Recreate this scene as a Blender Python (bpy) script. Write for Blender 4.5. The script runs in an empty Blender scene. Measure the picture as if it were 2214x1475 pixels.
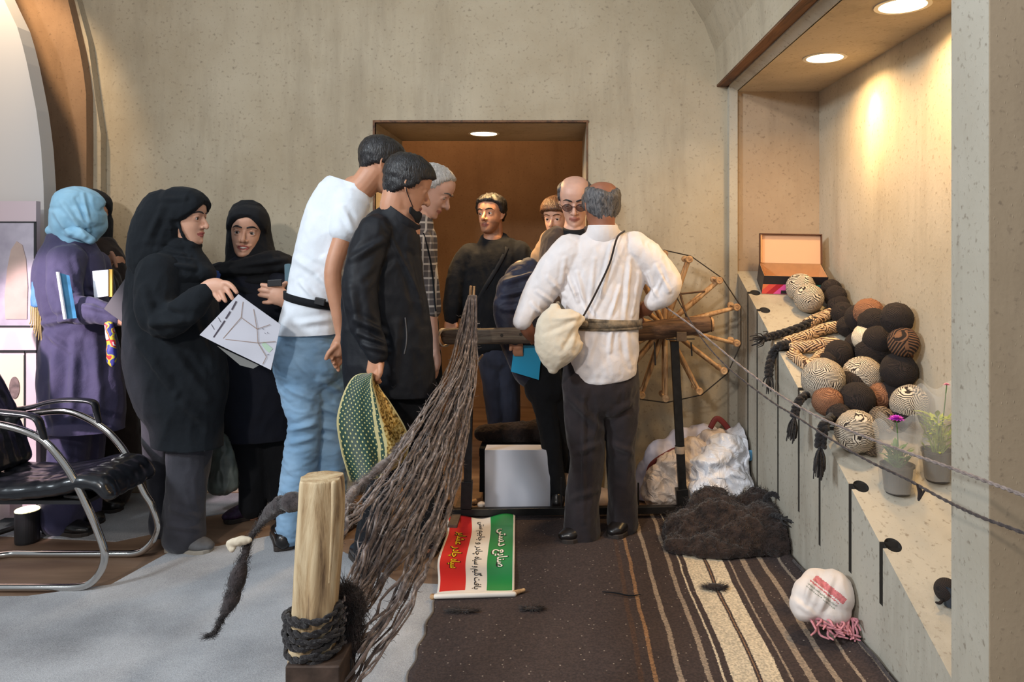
import bpy, bmesh, math, random
import numpy as np
from mathutils import Vector, Matrix
from math import sin, cos, pi, radians

SC = bpy.context.scene
COL = SC.collection
F = 1599.0            # focal length in photograph pixels (26 mm equivalent)
VX, VY, CH = 1208.0, 535.0, 1.35   # vanishing point of the depth axis and camera height

# ---------------------------------------------------------------- camera
cam = bpy.data.cameras.new('camera')
cam.sensor_width = 36.0
cam.lens = 36.0 * F / 2214.0
cam.shift_x = (1107.0 - VX) / 2214.0
cam.shift_y = (VY - 737.5) / 2214.0
cam.clip_start = 0.02
cam_o = bpy.data.objects.new('camera', cam)
cam_o.location = (0, 0, CH)
cam_o.rotation_euler = (pi / 2, 0, 0)
COL.objects.link(cam_o)
SC.camera = cam_o
SC.view_settings.view_transform = 'Standard'
SC.view_settings.look = 'None'
SC.view_settings.gamma = 1.0
SC.view_settings.exposure = 0.0
SC.view_settings.use_curve_mapping = False

# ---------------------------------------------------------------- world and large lights
w = bpy.data.worlds.new('hall_ambient'); SC.world = w; w.use_nodes = True
w.node_tree.nodes['Background'].inputs[0].default_value = (0.86, 0.93, 1.0, 1)
w.node_tree.nodes['Background'].inputs[1].default_value = 0.42

def aim(o, target):
    d = Vector(target) - o.location
    o.rotation_euler = d.to_track_quat('-Z', 'Y').to_euler()

def area(name, loc, target, size, power, col, shape='DISK', size_y=None):
    l = bpy.data.lights.new(name, 'AREA'); l.shape = shape; l.size = size
    if size_y: l.size_y = size_y
    l.energy = power; l.color = col
    o = bpy.data.objects.new(name, l); o.location = loc; COL.objects.link(o); aim(o, target); return o

def spot(name, loc, target, power, col, angle=60, blend=0.3, size=0.05):
    l = bpy.data.lights.new(name, 'SPOT'); l.energy = power; l.color = col
    l.spot_size = radians(angle); l.spot_blend = blend; l.shadow_soft_size = size
    o = bpy.data.objects.new(name, l); o.location = loc; COL.objects.link(o); aim(o, target); return o

area('hall_floodlight', (-2.0, -2.5, 3.5), (0.0, 4.0, 1.0), 0.35, 118, (1.0, 0.92, 0.84))
spot('hall_cool_light', (-4.2, -0.2, 3.4), (0.9, 2.3, 0.7), 820, (0.82, 0.92, 1.0), 84, 1.0, 0.35)
area('hall_ceiling_light', (-0.6, 1.0, 4.4), (-0.2, 2.6, 0.0), 1.6, 30, (0.86, 0.93, 1.0))
spot('stand_spotlight', (-3.15, 1.5, 1.75), (-2.25, 3.5, 0.68), 400, (1.0, 0.80, 0.86), 30, 0.25, 0.04)
spot('rear_room_fill', (-0.9, 5.3, 3.05), (-0.6, 6.2, 0.8), 60, (1.0, 0.6, 0.3), 140, 0.6, 0.1)  # unseen fill light added to brighten the rear room
spot('stand_warm_lamp', (-2.75, 3.35, 3.1), (-2.95, 3.95, 2.15), 80, (1.0, 0.72, 0.42), 66, 0.6, 0.05)
WARM = (1.0, 0.62, 0.26)

# ---------------------------------------------------------------- helpers
def P(px, py, Y):
    p = F / Y
    return np.array(((px - VX) / p, Y, CH - (py - VY) / p))
def G(px, py, z=0.0):
    p = (py - VY) / (CH - z)
    return np.array(((px - VX) / p, F / p, z))

def tag(o, label=None, cat=None, group=None, kind=None):
    if label: o['label'] = label
    if cat: o['category'] = cat
    if group: o['group'] = group
    if kind: o['kind'] = kind
    return o

def empty(name, loc=(0, 0, 0), label=None, cat=None, group=None):
    o = bpy.data.objects.new(name, None); o.location = loc; o.empty_display_size = 0.1
    COL.objects.link(o)
    return tag(o, label, cat, group)

def finish(name, me, mat=None, parent=None, smooth=True):
    if mat is not None:
        idx = np.zeros(len(me.polygons), np.int32); me.polygons.foreach_get('material_index', idx)
        me.materials.clear()
        for m in (mat if isinstance(mat, (list, tuple)) else [mat]): me.materials.append(m)
        me.polygons.foreach_set('material_index', idx)
    if smooth: me.polygons.foreach_set('use_smooth', [True] * len(me.polygons))
    me.update()
    o = bpy.data.objects.new(name, me)
    COL.objects.link(o)
    if parent is not None:
        o.parent = parent
        # parts are modelled in world coordinates: cancel the place of the thing's empty
        if parent.type == 'EMPTY':
            o.matrix_parent_inverse = (Matrix.Translation(parent.location) @ parent.rotation_euler.to_matrix().to_4x4()).inverted()
    return o

def catmull(pts, sub):
    pts = np.asarray(pts, float)
    if sub <= 1 or len(pts) < 2: return pts
    e = np.vstack([2 * pts[0] - pts[1], pts, 2 * pts[-1] - pts[-2]])
    out = []
    for i in range(1, len(e) - 2):
        p0, p1, p2, p3 = e[i - 1], e[i], e[i + 1], e[i + 2]
        for k in range(sub):
            t = k / sub
            out.append(0.5 * ((2 * p1) + (-p0 + p2) * t + (2 * p0 - 5 * p1 + 4 * p2 - p3) * t * t + (-p0 + 3 * p1 - 3 * p2 + p3) * t ** 3))
    out.append(pts[-1])
    return np.array(out)

class MB:
    def __init__(s): s.v = []; s.f = []; s.m = []
    def add(s, vs, fs, mi=0):
        b = len(s.v)
        s.v.extend([tuple(map(float, x)) for x in vs])
        s.f.extend([tuple(b + i for i in f) for f in fs]); s.m.extend([mi] * len(fs))
        return s
    def box(s, x0, x1, y0, y1, z0, z1, mi=0):
        vs = [(x, y, z) for x in (x0, x1) for y in (y0, y1) for z in (z0, z1)]
        return s.add(vs, [(0, 1, 3, 2), (4, 6, 7, 5), (0, 4, 5, 1), (2, 3, 7, 6), (0, 2, 6, 4), (1, 5, 7, 3)], mi)
    def obox(s, c, ax, ay, az, mi=0):
        c, ax, ay, az = map(lambda q: np.asarray(q, float), (c, ax, ay, az))
        vs = [c + i * ax + j * ay + k * az for i in (-1, 1) for j in (-1, 1) for k in (-1, 1)]
        return s.add(vs, [(0, 1, 3, 2), (4, 6, 7, 5), (0, 4, 5, 1), (2, 3, 7, 6), (0, 2, 6, 4), (1, 5, 7, 3)], mi)
    def loft(s, pts, rad, n=12, sub=1, b=None, caps=True, mi=0, power=2.0):
        """tube through pts; rad = radius or (ra, rb) per point; b = reference axis for rb"""
        pts = [np.asarray(p, float) for p in pts]
        rr = []
        for i in range(len(pts)):
            r = rad if np.isscalar(rad) else rad[i]
            rr.append((r, r) if np.isscalar(r) else tuple(r))
        A = catmull(np.hstack([np.array(pts), np.array(rr)]), sub)
        C, R = A[:, :3], np.maximum(A[:, 3:], 1e-4)
        m = len(C)
        T = np.gradient(C, axis=0); T /= np.linalg.norm(T, axis=1)[:, None] + 1e-12
        ref = np.array((0, 1, 0.)) if b is None else np.asarray(b, float)
        rings = []
        for i in range(m):
            t = T[i]
            bb = ref - ref.dot(t) * t
            if np.linalg.norm(bb) < 0.25: 
                r2 = np.array((0, 0, 1.)) if b is None else np.array((1, 0, 0.3)); bb = r2 - r2.dot(t) * t
            bb /= np.linalg.norm(bb); aa = np.cross(t, bb)
            if i and np.dot(aa, pa) < 0: aa = -aa
            if i and np.dot(bb, pb) < 0: bb = -bb
            pa, pb = aa, bb
            rings.append((C[i], aa, bb, R[i], t))
        if caps:
            c, aa, bb, r, t = rings[0]; k = min(r)
            pre = [(c - t * k * 0.92, aa, bb, r * 0.3, t), (c - t * k * 0.7, aa, bb, r * 0.68, t), (c - t * k * 0.35, aa, bb, r * 0.93, t)]
            c, aa, bb, r, t = rings[-1]; k = min(r)
            post = [(c + t * k * 0.35, aa, bb, r * 0.93, t), (c + t * k * 0.7, aa, bb, r * 0.68, t), (c + t * k * 0.92, aa, bb, r * 0.3, t)]
            rings = pre + rings + post
        vs = []
        for c, aa, bb, r, t in rings:
            for k in range(n):
                an = 2 * pi * k / n
                ca, sa = cos(an), sin(an)
                if power != 2.0:
                    ca = math.copysign(abs(ca) ** (2 / power), ca); sa = math.copysign(abs(sa) ** (2 / power), sa)
                vs.append(c + aa * ca * r[0] + bb * sa * r[1])
        fs = []
        flip = np.dot(np.cross(rings[0][1], rings[0][2]), rings[0][4]) < 0
        for i in range(len(rings) - 1):
            for k in range(n):
                q = (i * n + k, i * n + (k + 1) % n, (i + 1) * n + (k + 1) % n, (i + 1) * n + k)
                fs.append(q[::-1] if flip else q)
        a0 = tuple(range(n)); a1 = tuple((len(rings) - 1) * n + k for k in range(n))
        fs.append(a0 if flip else a0[::-1]); fs.append(a1[::-1] if flip else a1)
        return s.add(vs, fs, mi)
    def ball(s, c, r, nu=20, nv=12, rot=None, mi=0):
        r = (r, r, r) if np.isscalar(r) else r
        vs = [(0, 0, -1)]
        for i in range(1, nv):
            ph = -pi / 2 + pi * i / nv
            for k in range(nu): vs.append((cos(ph) * cos(2 * pi * k / nu), cos(ph) * sin(2 * pi * k / nu), sin(ph)))
        vs.append((0, 0, 1)); V = np.array(vs) * np.array(r)
        if rot is not None: V = V @ np.asarray(rot).T
        V = V + np.asarray(c, float)
        fs = [(0, 1 + (k + 1) % nu, 1 + k) for k in range(nu)]
        for i in range(nv - 2):
            for k in range(nu):
                a = 1 + i * nu; fs.append((a + k, a + (k + 1) % nu, a + nu + (k + 1) % nu, a + nu + k))
        a = 1 + (nv - 2) * nu; fs += [(a + k, a + (k + 1) % nu, len(vs) - 1) for k in range(nu)]
        return s.add(V, fs, mi)
    def prism(s, poly, y0, y1, mi=0):
        """polygon in XZ (list of (x,z)) extruded from y0 to y1"""
        n = len(poly)
        vs = [(x, y0, z) for x, z in poly] + [(x, y1, z) for x, z in poly]
        fs = [tuple(range(n)), tuple(range(2 * n - 1, n - 1, -1))] + [(i, i + n, (i + 1) % n + n, (i + 1) % n) for i in range(n)]
        return s.add(vs, fs, mi)
    def prism_z(s, poly, z0, z1, mi=0):
        n = len(poly)
        vs = [(x, y, z0) for x, y in poly] + [(x, y, z1) for x, y in poly]
        fs = [tuple(range(n - 1, -1, -1)), tuple(range(n, 2 * n))] + [(i, (i + 1) % n, (i + 1) % n + n, i + n) for i in range(n)]
        return s.add(vs, fs, mi)
    def lathe(s, c, prof, n=24, axis=None, mi=0, closed=False):
        """prof = list of (r, h) along axis"""
        ax = np.array((0, 0, 1.)) if axis is None else np.asarray(axis, float) / np.linalg.norm(axis)
        u = np.cross(ax, (0.3, 0.9, 0.2)); u /= np.linalg.norm(u); v = np.cross(ax, u)
        vs = [np.asarray(c) + ax * h + (u * cos(2 * pi * k / n) + v * sin(2 * pi * k / n)) * max(r, 1e-4) for r, h in prof for k in range(n)]
        fs = [(i * n + k, i * n + (k + 1) % n, (i + 1) * n + (k + 1) % n, (i + 1) * n + k) for i in range(len(prof) - 1) for k in range(n)]
        if closed: fs += [((len(prof) - 1) * n + k, (len(prof) - 1) * n + (k + 1) % n, (k + 1) % n, k) for k in range(n)]
        return s.add(vs, fs, mi)
    def mesh(s, name='m'):
        me = bpy.data.meshes.new(name); me.from_pydata(s.v, [], s.f)
        if any(s.m): me.polygons.foreach_set('material_index', s.m)
        me.update(); return me
    def build(s, name, mat, parent=None, smooth=False, fixn=True, bevel=0.0):
        me = s.mesh(name)
        if fixn or bevel:
            bm = bmesh.new(); bm.from_mesh(me)
            if fixn: bmesh.ops.recalc_face_normals(bm, faces=bm.faces)
            if bevel:
                ed = [e for e in bm.edges if len(e.link_faces) == 2 and e.calc_face_angle(0) > 0.6]
                bmesh.ops.bevel(bm, geom=ed, offset=bevel, segments=2, affect='EDGES', profile=0.5)
            bm.to_mesh(me); bm.free()
        return finish(name, me, mat, parent, smooth)

def fuse(mb, voxel=0.007, smooth=3, name='m'):
    """one continuous surface out of overlapping lofts"""
    me = mb.mesh(name)
    o = bpy.data.objects.new('tmp', me); COL.objects.link(o)
    r = o.modifiers.new('r', 'REMESH'); r.mode = 'VOXEL'; r.voxel_size = voxel; r.adaptivity = 0
    if smooth:
        q = o.modifiers.new('s', 'SMOOTH'); q.factor = 0.6; q.iterations = smooth
    out = bpy.data.meshes.new_from_object(o.evaluated_get(bpy.context.evaluated_depsgraph_get()))
    bpy.data.objects.remove(o); bpy.data.meshes.remove(me)
    out.name = name
    return out

def coords(me):
    a = np.empty(len(me.vertices) * 3); me.vertices.foreach_get('co', a); return a.reshape(-1, 3)
def normals(me):
    a = np.empty(len(me.vertices) * 3); me.vertices.foreach_get('normal', a); return a.reshape(-1, 3)
def setco(me, a): me.vertices.foreach_set('co', a.reshape(-1)); me.update()

def wave(p, seed, freq, aniso=(1, 1, 1), n=7):
    """smooth pseudo noise in -1..1 for an (N,3) array"""
    rs = np.random.RandomState(seed)
    q = p * np.array(aniso) * freq
    out = np.zeros(len(p))
    for i in range(n):
        k = rs.normal(size=3); k /= np.linalg.norm(k); k2 = rs.normal(size=3) * 0.6
        k *= rs.uniform(0.6, 1.5)
        out += np.sin(q @ k * 6.283 + rs.uniform(0, 6.28) + 1.3 * np.sin(q @ k2 * 6.283 + rs.uniform(0, 6.28)))
    return out / n * 1.8

def folds(me, seed, amp=0.006, freq=5, aniso=(1, 1, 0.4), segs=(), Y=None, fine=0.3):
    """cloth creases: soft ridged noise plus creases along given pixel segments"""
    c = coords(me); nn = normals(me)
    n1 = wave(c, seed, freq, aniso); n2 = wave(c, seed + 9, freq * 2.3, aniso)
    d = amp * ((1 - np.abs(n1)) * 1.2 - 0.6) + amp * fine * (1 - np.abs(n2) * 2)
    if len(segs):
        pp = F / c[:, 1]; px = VX + c[:, 0] * pp; py = VY + (CH - c[:, 2]) * pp
        for x0, y0, x1, y1, wd, a in segs:
            ax, ay = x1 - x0, y1 - y0; L2 = ax * ax + ay * ay + 1e-9
            t = np.clip(((px - x0) * ax + (py - y0) * ay) / L2, 0, 1)
            dist = np.hypot(px - x0 - t * ax, py - y0 - t * ay)
            tap = np.sin(np.clip(t, 0.08, 0.92) * pi) ** 0.5
            face = np.clip(-nn[:, 1] * 1.6, 0, 1)
            d += face * tap * a * (np.exp(-(dist / wd) ** 2) - 0.45 * np.exp(-((dist - 2.0 * wd) / wd) ** 2))
    setco(me, c + nn * d[:, None])

# ---------------------------------------------------------------- materials
def newmat(name):
    m = bpy.data.materials.new(name); m.use_nodes = True
    nt = m.node_tree; b = nt.nodes['Principled BSDF']
    return m, nt, b
def N(nt, t, **kw):
    n = nt.nodes.new(t)
    for k, v in kw.items():
        if k.startswith('i_'):
            n.inputs[int(k[2:]) if k[2:].isdigit() else k[2:].replace('_', ' ')].default_value = v
        else: setattr(n, k, v)
    return n
def L(nt, a, b): nt.links.new(a, b)
def rgb(c): return (c[0], c[1], c[2], 1)
def s2l(*c):
    return tuple(((x / 255) / 12.92 if x / 255 <= 0.04045 else ((x / 255 + 0.055) / 1.055) ** 2.4) for x in c)

def ramp(nt, fac, stops, interp='LINEAR'):
    r = nt.nodes.new('ShaderNodeValToRGB'); r.color_ramp.interpolation = interp
    e = r.color_ramp.elements
    e[0].position, e[0].color = stops[0][0], rgb(stops[0][1]); e[1].position, e[1].color = stops[-1][0], rgb(stops[-1][1])
    for p, c in stops[1:-1]:
        q = e.new(p); q.color = rgb(c)
    L(nt, fac, r.inputs[0]); return r.outputs[0]

def cloth(name, c, c2=None, rough=0.85, scale=9, bump=0.25, weave=350, sheen=0.15, metal=0.0):
    m, nt, b = newmat(name)
    tc = N(nt, 'ShaderNodeTexCoord')
    no = N(nt, 'ShaderNodeTexNoise', i_Scale=scale, i_Detail=6.0); L(nt, tc.outputs['Object'], no.inputs['Vector'])
    c2 = c2 or tuple(x * 0.82 for x in c)
    col = ramp(nt, no.outputs['Fac'], [(0.3, c2), (0.7, c)])
    L(nt, col, b.inputs['Base Color'])
    b.inputs['Roughness'].default_value = rough
    b.inputs['Metallic'].default_value = metal
    b.inputs['Sheen Weight'].default_value = sheen; b.inputs['Specular IOR Level'].default_value = 0.28
    n2 = N(nt, 'ShaderNodeTexNoise', i_Scale=float(weave), i_Detail=2.0); L(nt, tc.outputs['Object'], n2.inputs['Vector'])
    n3 = N(nt, 'ShaderNodeTexNoise', i_Scale=scale * 2.5, i_Detail=4.0); L(nt, tc.outputs['Object'], n3.inputs['Vector'])
    ad = N(nt, 'ShaderNodeMath', operation='MULTIPLY_ADD', i_1=0.15); L(nt, n2.outputs['Fac'], ad.inputs[0]); L(nt, n3.outputs['Fac'], ad.inputs[2])
    bp = N(nt, 'ShaderNodeBump', i_Strength=bump, i_Distance=0.02); L(nt, ad.outputs[0], bp.inputs['Height'])
    L(nt, bp.outputs[0], b.inputs['Normal'])
    return m

def plain(name, c, rough=0.5, metal=0.0, noise=0.0, bump=0.0, scale=30, emit=0, **kw):
    m, nt, b = newmat(name)
    b.inputs['Base Color'].default_value = rgb(c); b.inputs['Roughness'].default_value = rough; b.inputs['Metallic'].default_value = metal
    if noise or bump:
        tc = N(nt, 'ShaderNodeTexCoord'); no = N(nt, 'ShaderNodeTexNoise', i_Scale=float(scale), i_Detail=5.0); L(nt, tc.outputs['Object'], no.inputs['Vector'])
        if noise: L(nt, ramp(nt, no.outputs['Fac'], [(0.3, tuple(x * (1 - noise) for x in c)), (0.7, tuple(min(1, x * (1 + noise)) for x in c))]), b.inputs['Base Color'])
        if bump:
            no.inputs['Distortion'].default_value = 1.2 if bump >= 1 else 0.0
            bp = N(nt, 'ShaderNodeBump', i_Strength=bump, i_Distance=0.03 if bump >= 1 else 0.01); L(nt, no.outputs['Fac'], bp.inputs['Height']); L(nt, bp.outputs[0], b.inputs['Normal'])
    if emit:
        b.inputs['Emission Color'].default_value = rgb(kw.get('ecol', c)); b.inputs['Emission Strength'].default_value = emit
    if 'alpha' in kw: b.inputs['Alpha'].default_value = kw['alpha']
    if 'trans' in kw: b.inputs['Transmission Weight'].default_value = kw['trans']
    if 'coat' in kw: b.inputs['Coat Weight'].default_value = kw['coat']
    return m

def plaster(name, c, c2, dark):
    """straw-flecked mud plaster: mottling, stains with their own shape, flecks and fine relief"""
    m, nt, b = newmat(name)
    tc = N(nt, 'ShaderNodeTexCoord')
    v = tc.outputs['Object']
    n1 = N(nt, 'ShaderNodeTexNoise', i_Scale=1.4, i_Detail=7.0, i_Roughness=0.6); L(nt, v, n1.inputs['Vector'])
    col = ramp(nt, n1.outputs['Fac'], [(0.36, c2), (0.62, c)])
    mp = N(nt, 'ShaderNodeMapping'); mp.inputs['Scale'].default_value = (2.2, 2.2, 0.35); L(nt, v, mp.inputs['Vector'])
    n2 = N(nt, 'ShaderNodeTexNoise', i_Scale=1.6, i_Detail=8.0, i_Roughness=0.7); L(nt, mp.outputs[0], n2.inputs['Vector'])
    f2 = ramp(nt, n2.outputs['Fac'], [(0.5, (0, 0, 0)), (0.75, (0.55, 0.55, 0.55))])
    mx = N(nt, 'ShaderNodeMix', data_type='RGBA'); L(nt, f2, mx.inputs[0]); L(nt, col, mx.inputs[6]); mx.inputs[7].default_value = rgb(dark)
    n3 = N(nt, 'ShaderNodeTexNoise', i_Scale=60.0, i_Detail=3.0); L(nt, v, n3.inputs['Vector'])
    f3 = ramp(nt, n3.outputs['Fac'], [(0.60, (0, 0, 0)), (0.74, (0.7, 0.7, 0.7))])
    mx2 = N(nt, 'ShaderNodeMix', data_type='RGBA'); L(nt, f3, mx2.inputs[0]); L(nt, mx.outputs[2], mx2.inputs[6]); mx2.inputs[7].default_value = rgb(dark)
    wv = N(nt, 'ShaderNodeTexVoronoi', i_Scale=58.0); 
    mp2 = N(nt, 'ShaderNodeMapping'); mp2.inputs['Scale'].default_value = (1.6, 1.6, 0.55); L(nt, v, mp2.inputs['Vector']); L(nt, mp2.outputs[0], wv.inputs['Vector'])
    f4 = ramp(nt, wv.outputs['Distance'], [(0.05, (1, 1, 1)), (0.14, (0, 0, 0))])
    mx3 = N(nt, 'ShaderNodeMix', data_type='RGBA'); 
    ml = N(nt, 'ShaderNodeMath', operation='MULTIPLY', i_1=0.45); L(nt, f4, ml.inputs[0]); L(nt, ml.outputs[0], mx3.inputs[0])
    L(nt, mx2.outputs[2], mx3.inputs[6]); mx3.inputs[7].default_value = rgb(tuple(min(1, x * 1.25) for x in c))
    L(nt, mx3.outputs[2], b.inputs['Base Color']); b.inputs['Roughness'].default_value = 0.93
    ad = N(nt, 'ShaderNodeMath', operation='MULTIPLY_ADD', i_1=0.5); L(nt, n3.outputs['Fac'], ad.inputs[0]); L(nt, f4, ad.inputs[2])
    bp = N(nt, 'ShaderNodeBump', i_Strength=0.45, i_Distance=0.004); L(nt, ad.outputs[0], bp.inputs['Height']); L(nt, bp.outputs[0], b.inputs['Normal'])
    return m

def wood(name, c, c2, dark, scale=1.0, stretch=(18, 18, 1.2), rough=0.7, bump=0.5):
    m, nt, b = newmat(name); tc = N(nt, 'ShaderNodeTexCoord')
    mp = N(nt, 'ShaderNodeMapping'); mp.inputs['Scale'].default_value = tuple(s * scale for s in stretch); L(nt, tc.outputs['Object'], mp.inputs['Vector'])
    n1 = N(nt, 'ShaderNodeTexNoise', i_Scale=2.5, i_Detail=8.0, i_Roughness=0.65, i_Distortion=0.6); L(nt, mp.outputs[0], n1.inputs['Vector'])
    col = ramp(nt, n1.outputs['Fac'], [(0.36, dark), (0.47, c2), (0.60, c)])
    L(nt, col, b.inputs['Base Color']); b.inputs['Roughness'].default_value = rough
    bp = N(nt, 'ShaderNodeBump', i_Strength=bump, i_Distance=0.006); L(nt, n1.outputs['Fac'], bp.inputs['Height']); L(nt, bp.outputs[0], b.inputs['Normal'])
    return m

M = {}
M['plaster'] = plaster('mud_plaster', s2l(184, 172, 150), s2l(168, 154, 130), s2l(128, 116, 98))
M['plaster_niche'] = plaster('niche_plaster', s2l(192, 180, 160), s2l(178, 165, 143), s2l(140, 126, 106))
M['plaster_niche_shaded'] = plaster('niche_plaster_shaded', s2l(172, 154, 132), s2l(158, 138, 116), s2l(126, 108, 90))  # niche plaster darkened to paint in the shade of the end wall
M['plaster_brown_and_dim'] = plaster('brown_and_dimmed_plaster', s2l(150, 120, 92), s2l(132, 102, 76), s2l(104, 80, 60))  # brown of the arch; in the rear room it paints in low warm light
M['bench'] = plaster('bench_render', s2l(182, 176, 162), s2l(168, 160, 144), s2l(120, 108, 92))
M['white_panel'] = plain('white_panel', s2l(196, 194, 194), 0.6)
M['pillar_mud'] = plaster('pillar_mud_plaster', s2l(160, 142, 118), s2l(148, 130, 106), s2l(118, 102, 84))
M['dark_gap'] = plain('dark_gap', (0.03, 0.025, 0.02), 0.9)
M['brown_wood_and_shade'] = wood('board_and_groove_shade', s2l(120, 82, 52), s2l(98, 64, 40), s2l(62, 40, 26), stretch=(14, 1.0, 14))  # door trim wood; also the painted shade of the vault groove
M['black_metal'] = plain('black_painted_steel', (0.012, 0.011, 0.011), 0.45, 0.3, noise=0.4, bump=0.15)
M['chrome'] = plain('chrome_tube', (0.62, 0.60, 0.57), 0.12, 1.0)
M['leather'] = plain('black_leather', (0.008, 0.009, 0.012), 0.28, 0.0, bump=0.12, scale=14, coat=0.3)
M['black_plastic'] = plain('black_plastic', (0.014, 0.014, 0.016), 0.4)
M['lamp'] = plain('lamp_diffuser', (1, 0.9, 0.7), 0.5, emit=14, ecol=(1.0, 0.80, 0.50))
M['lamp_rim'] = plain('lamp_rim', (0.8, 0.74, 0.62), 0.4)
# ================================================================ the setting
BW = 4.08   # back wall
def S(o): o['kind'] = 'structure'; return o
# floor: brown boards under carpet pieces
floor_m, nt, b = newmat('brown_vinyl_floor'); tc = N(nt, 'ShaderNodeTexCoord')
mp = N(nt, 'ShaderNodeMapping'); mp.inputs['Scale'].default_value = (0.9, 5, 1); L(nt, tc.outputs['Object'], mp.inputs['Vector'])
n1 = N(nt, 'ShaderNodeTexNoise', i_Scale=2.0, i_Detail=8.0); L(nt, mp.outputs[0], n1.inputs['Vector'])
L(nt, ramp(nt, n1.outputs['Fac'], [(0.3, s2l(92, 68, 52)), (0.7, s2l(138, 112, 90))]), b.inputs['Base Color']); b.inputs['Roughness'].default_value = 0.6
S(MB().box(-6, 4, -1.5, 7, -0.1, 0).build('floor', floor_m))
carpet_m, nt, b = newmat('grey_carpet'); tc = N(nt, 'ShaderNodeTexCoord')
n1 = N(nt, 'ShaderNodeTexNoise', i_Scale=260.0, i_Detail=3.0); L(nt, tc.outputs['Object'], n1.inputs['Vector'])
n2 = N(nt, 'ShaderNodeTexNoise', i_Scale=2.2, i_Detail=6.0); L(nt, tc.outputs['Object'], n2.inputs['Vector'])
a1 = N(nt, 'ShaderNodeMath', operation='MULTIPLY_ADD', i_1=0.5); L(nt, n1.outputs['Fac'], a1.inputs[0]); L(nt, n2.outputs['Fac'], a1.inputs[2])
L(nt, ramp(nt, a1.outputs[0], [(0.5, s2l(118, 119, 122)), (1.0, s2l(186, 187, 190))]), b.inputs['Base Color']); b.inputs['Roughness'].default_value = 0.95
bp = N(nt, 'ShaderNodeBump', i_Strength=0.5, i_Distance=0.004); L(nt, n1.outputs['Fac'], bp.inputs['Height']); L(nt, bp.outputs[0], b.inputs['Normal'])
def floor_piece(pts, z, name, mat, **kw):
    poly = [tuple(G(x, y)[:2]) for x, y in pts][::-1]
    o = MB().prism_z(poly, 0.0, z).build(name, mat, fixn=True)
    return tag(o, **kw) if kw else o
floor_piece([(-900, 1300), (60, 1292), (240, 1267), (367, 1196), (470, 1184), (640, 1150), (720, 1185), (800, 1225), (860, 1262), (936, 1266), (1500, 1300), (2600, 1500), (2600, 2600), (-3500, 2600)], 0.006, 'carpet', carpet_m,
            label='light grey carpet covering the floor in front of the visitors', cat='carpet')
floor_piece([(-400, 1172), (0, 1160), (250, 1172), (355, 1150), (440, 1118), (600, 1092), (690, 1090), (760, 1068), (-500, 1068)], 0.005, 'carpet', carpet_m,
            label='narrow grey carpet strip along the foot of the back wall', cat='carpet')

# back wall with the doorway, thick reveals
DX0, DX1, DZ = -1.013, 0.153, 2.039
mb = MB()
mb.box(-4.2, DX0, BW, BW + 0.71, 0, 4.6); mb.box(DX1, 2.2, BW, BW + 0.71, 0, 4.6); mb.box(DX0, DX1, BW, BW + 0.71, DZ, 4.6)
S(mb.build('wall_back', M['plaster']))
# the room behind the doorway
mb = MB(); mb.box(-3.2, 2.2, 6.3, 6.4, 0, 3.1); mb.box(-3.3, -3.2, 4.79, 6.4, 0, 3.1); mb.box(2.2, 2.3, 4.79, 6.4, 0, 3.1)
S(mb.build('wall_rear_room', M['plaster_brown_and_dim']))  # same plaster as outside, browned for the dim warm light here
S(MB().box(-3.3, 2.3, 4.79, 6.4, 3.1, 3.2).build('ceiling', M['plaster_brown_and_dim']))
# wooden reveal board lining the doorway head and thin brown architrave
mb = MB(); mb.box(DX0 - 0.012, DX1 + 0.012, BW - 0.006, BW + 0.02, DZ, DZ + 0.012); mb.box(DX0 - 0.012, DX0, BW - 0.006, BW + 0.02, 0, DZ)
mb.box(DX1, DX1 + 0.006, BW - 0.006, BW + 0.02, 0, DZ)
S(mb.build('trim_1', M['brown_wood_and_shade']))

# right wall above the niche: a vault springing inwards
prof = [(0.87, 2.245), (0.872, 2.30), (0.862, 2.43), (0.80, 2.59), (0.72, 2.72), (0.60, 2.88), (0.45, 3.03), (0.28, 3.16), (0.3, 3.7), (1.5, 3.7), (1.5, 2.26), (0.926, 2.26), (0.926, 2.245)]
mb = MB(); mb.prism(prof, 1.94, BW)
S(mb.build('wall_right_vault', M['plaster']))
mb = MB(); mb.box(0.872, 0.93, 1.94, BW, 2.236, 2.246)  # brown strip paints the warm shade in the groove below the vault
S(mb.build('trim_groove_shade', M['brown_wood_and_shade']))
# niche frame edge, ceiling, back and end
NX = 1.43; NZ = 2.205
mb = MB(); mb.prism([(0.93, 2.23), (0.93, 2.246), (0.98, 2.246), (0.98, NZ), (0.972, NZ)], 1.94, BW); mb.box(0.93, 0.975, BW - 0.05, BW + 0.02, 0, 2.24)
S(mb.build('trim_3', M['bench']))
S(MB().box(0.975, NX + 0.1, 1.94, BW, NZ, NZ + 0.05).build('ceiling_niche', M['plaster_niche']))
S(MB().box(NX, NX + 0.1, 1.94, BW, 0, NZ).build('wall_niche', M['plaster_niche']))
S(MB().box(0.975, NX, BW - 0.02, BW + 0.01, 0, NZ).build('wall_niche_end', M['plaster_niche_shaded']))  # shade of the end wall is in its darker colour
# pillar at the near end
S(MB().box(1.03, 2.4, 1.772, 1.94, 0, 4.0).build('wall_pillar', M['bench']))
S(MB().box(1.031, 2.4, 1.767, 1.772, 0, 4.0).build('wall_pillar_front', M['pillar_mud']))

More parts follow.
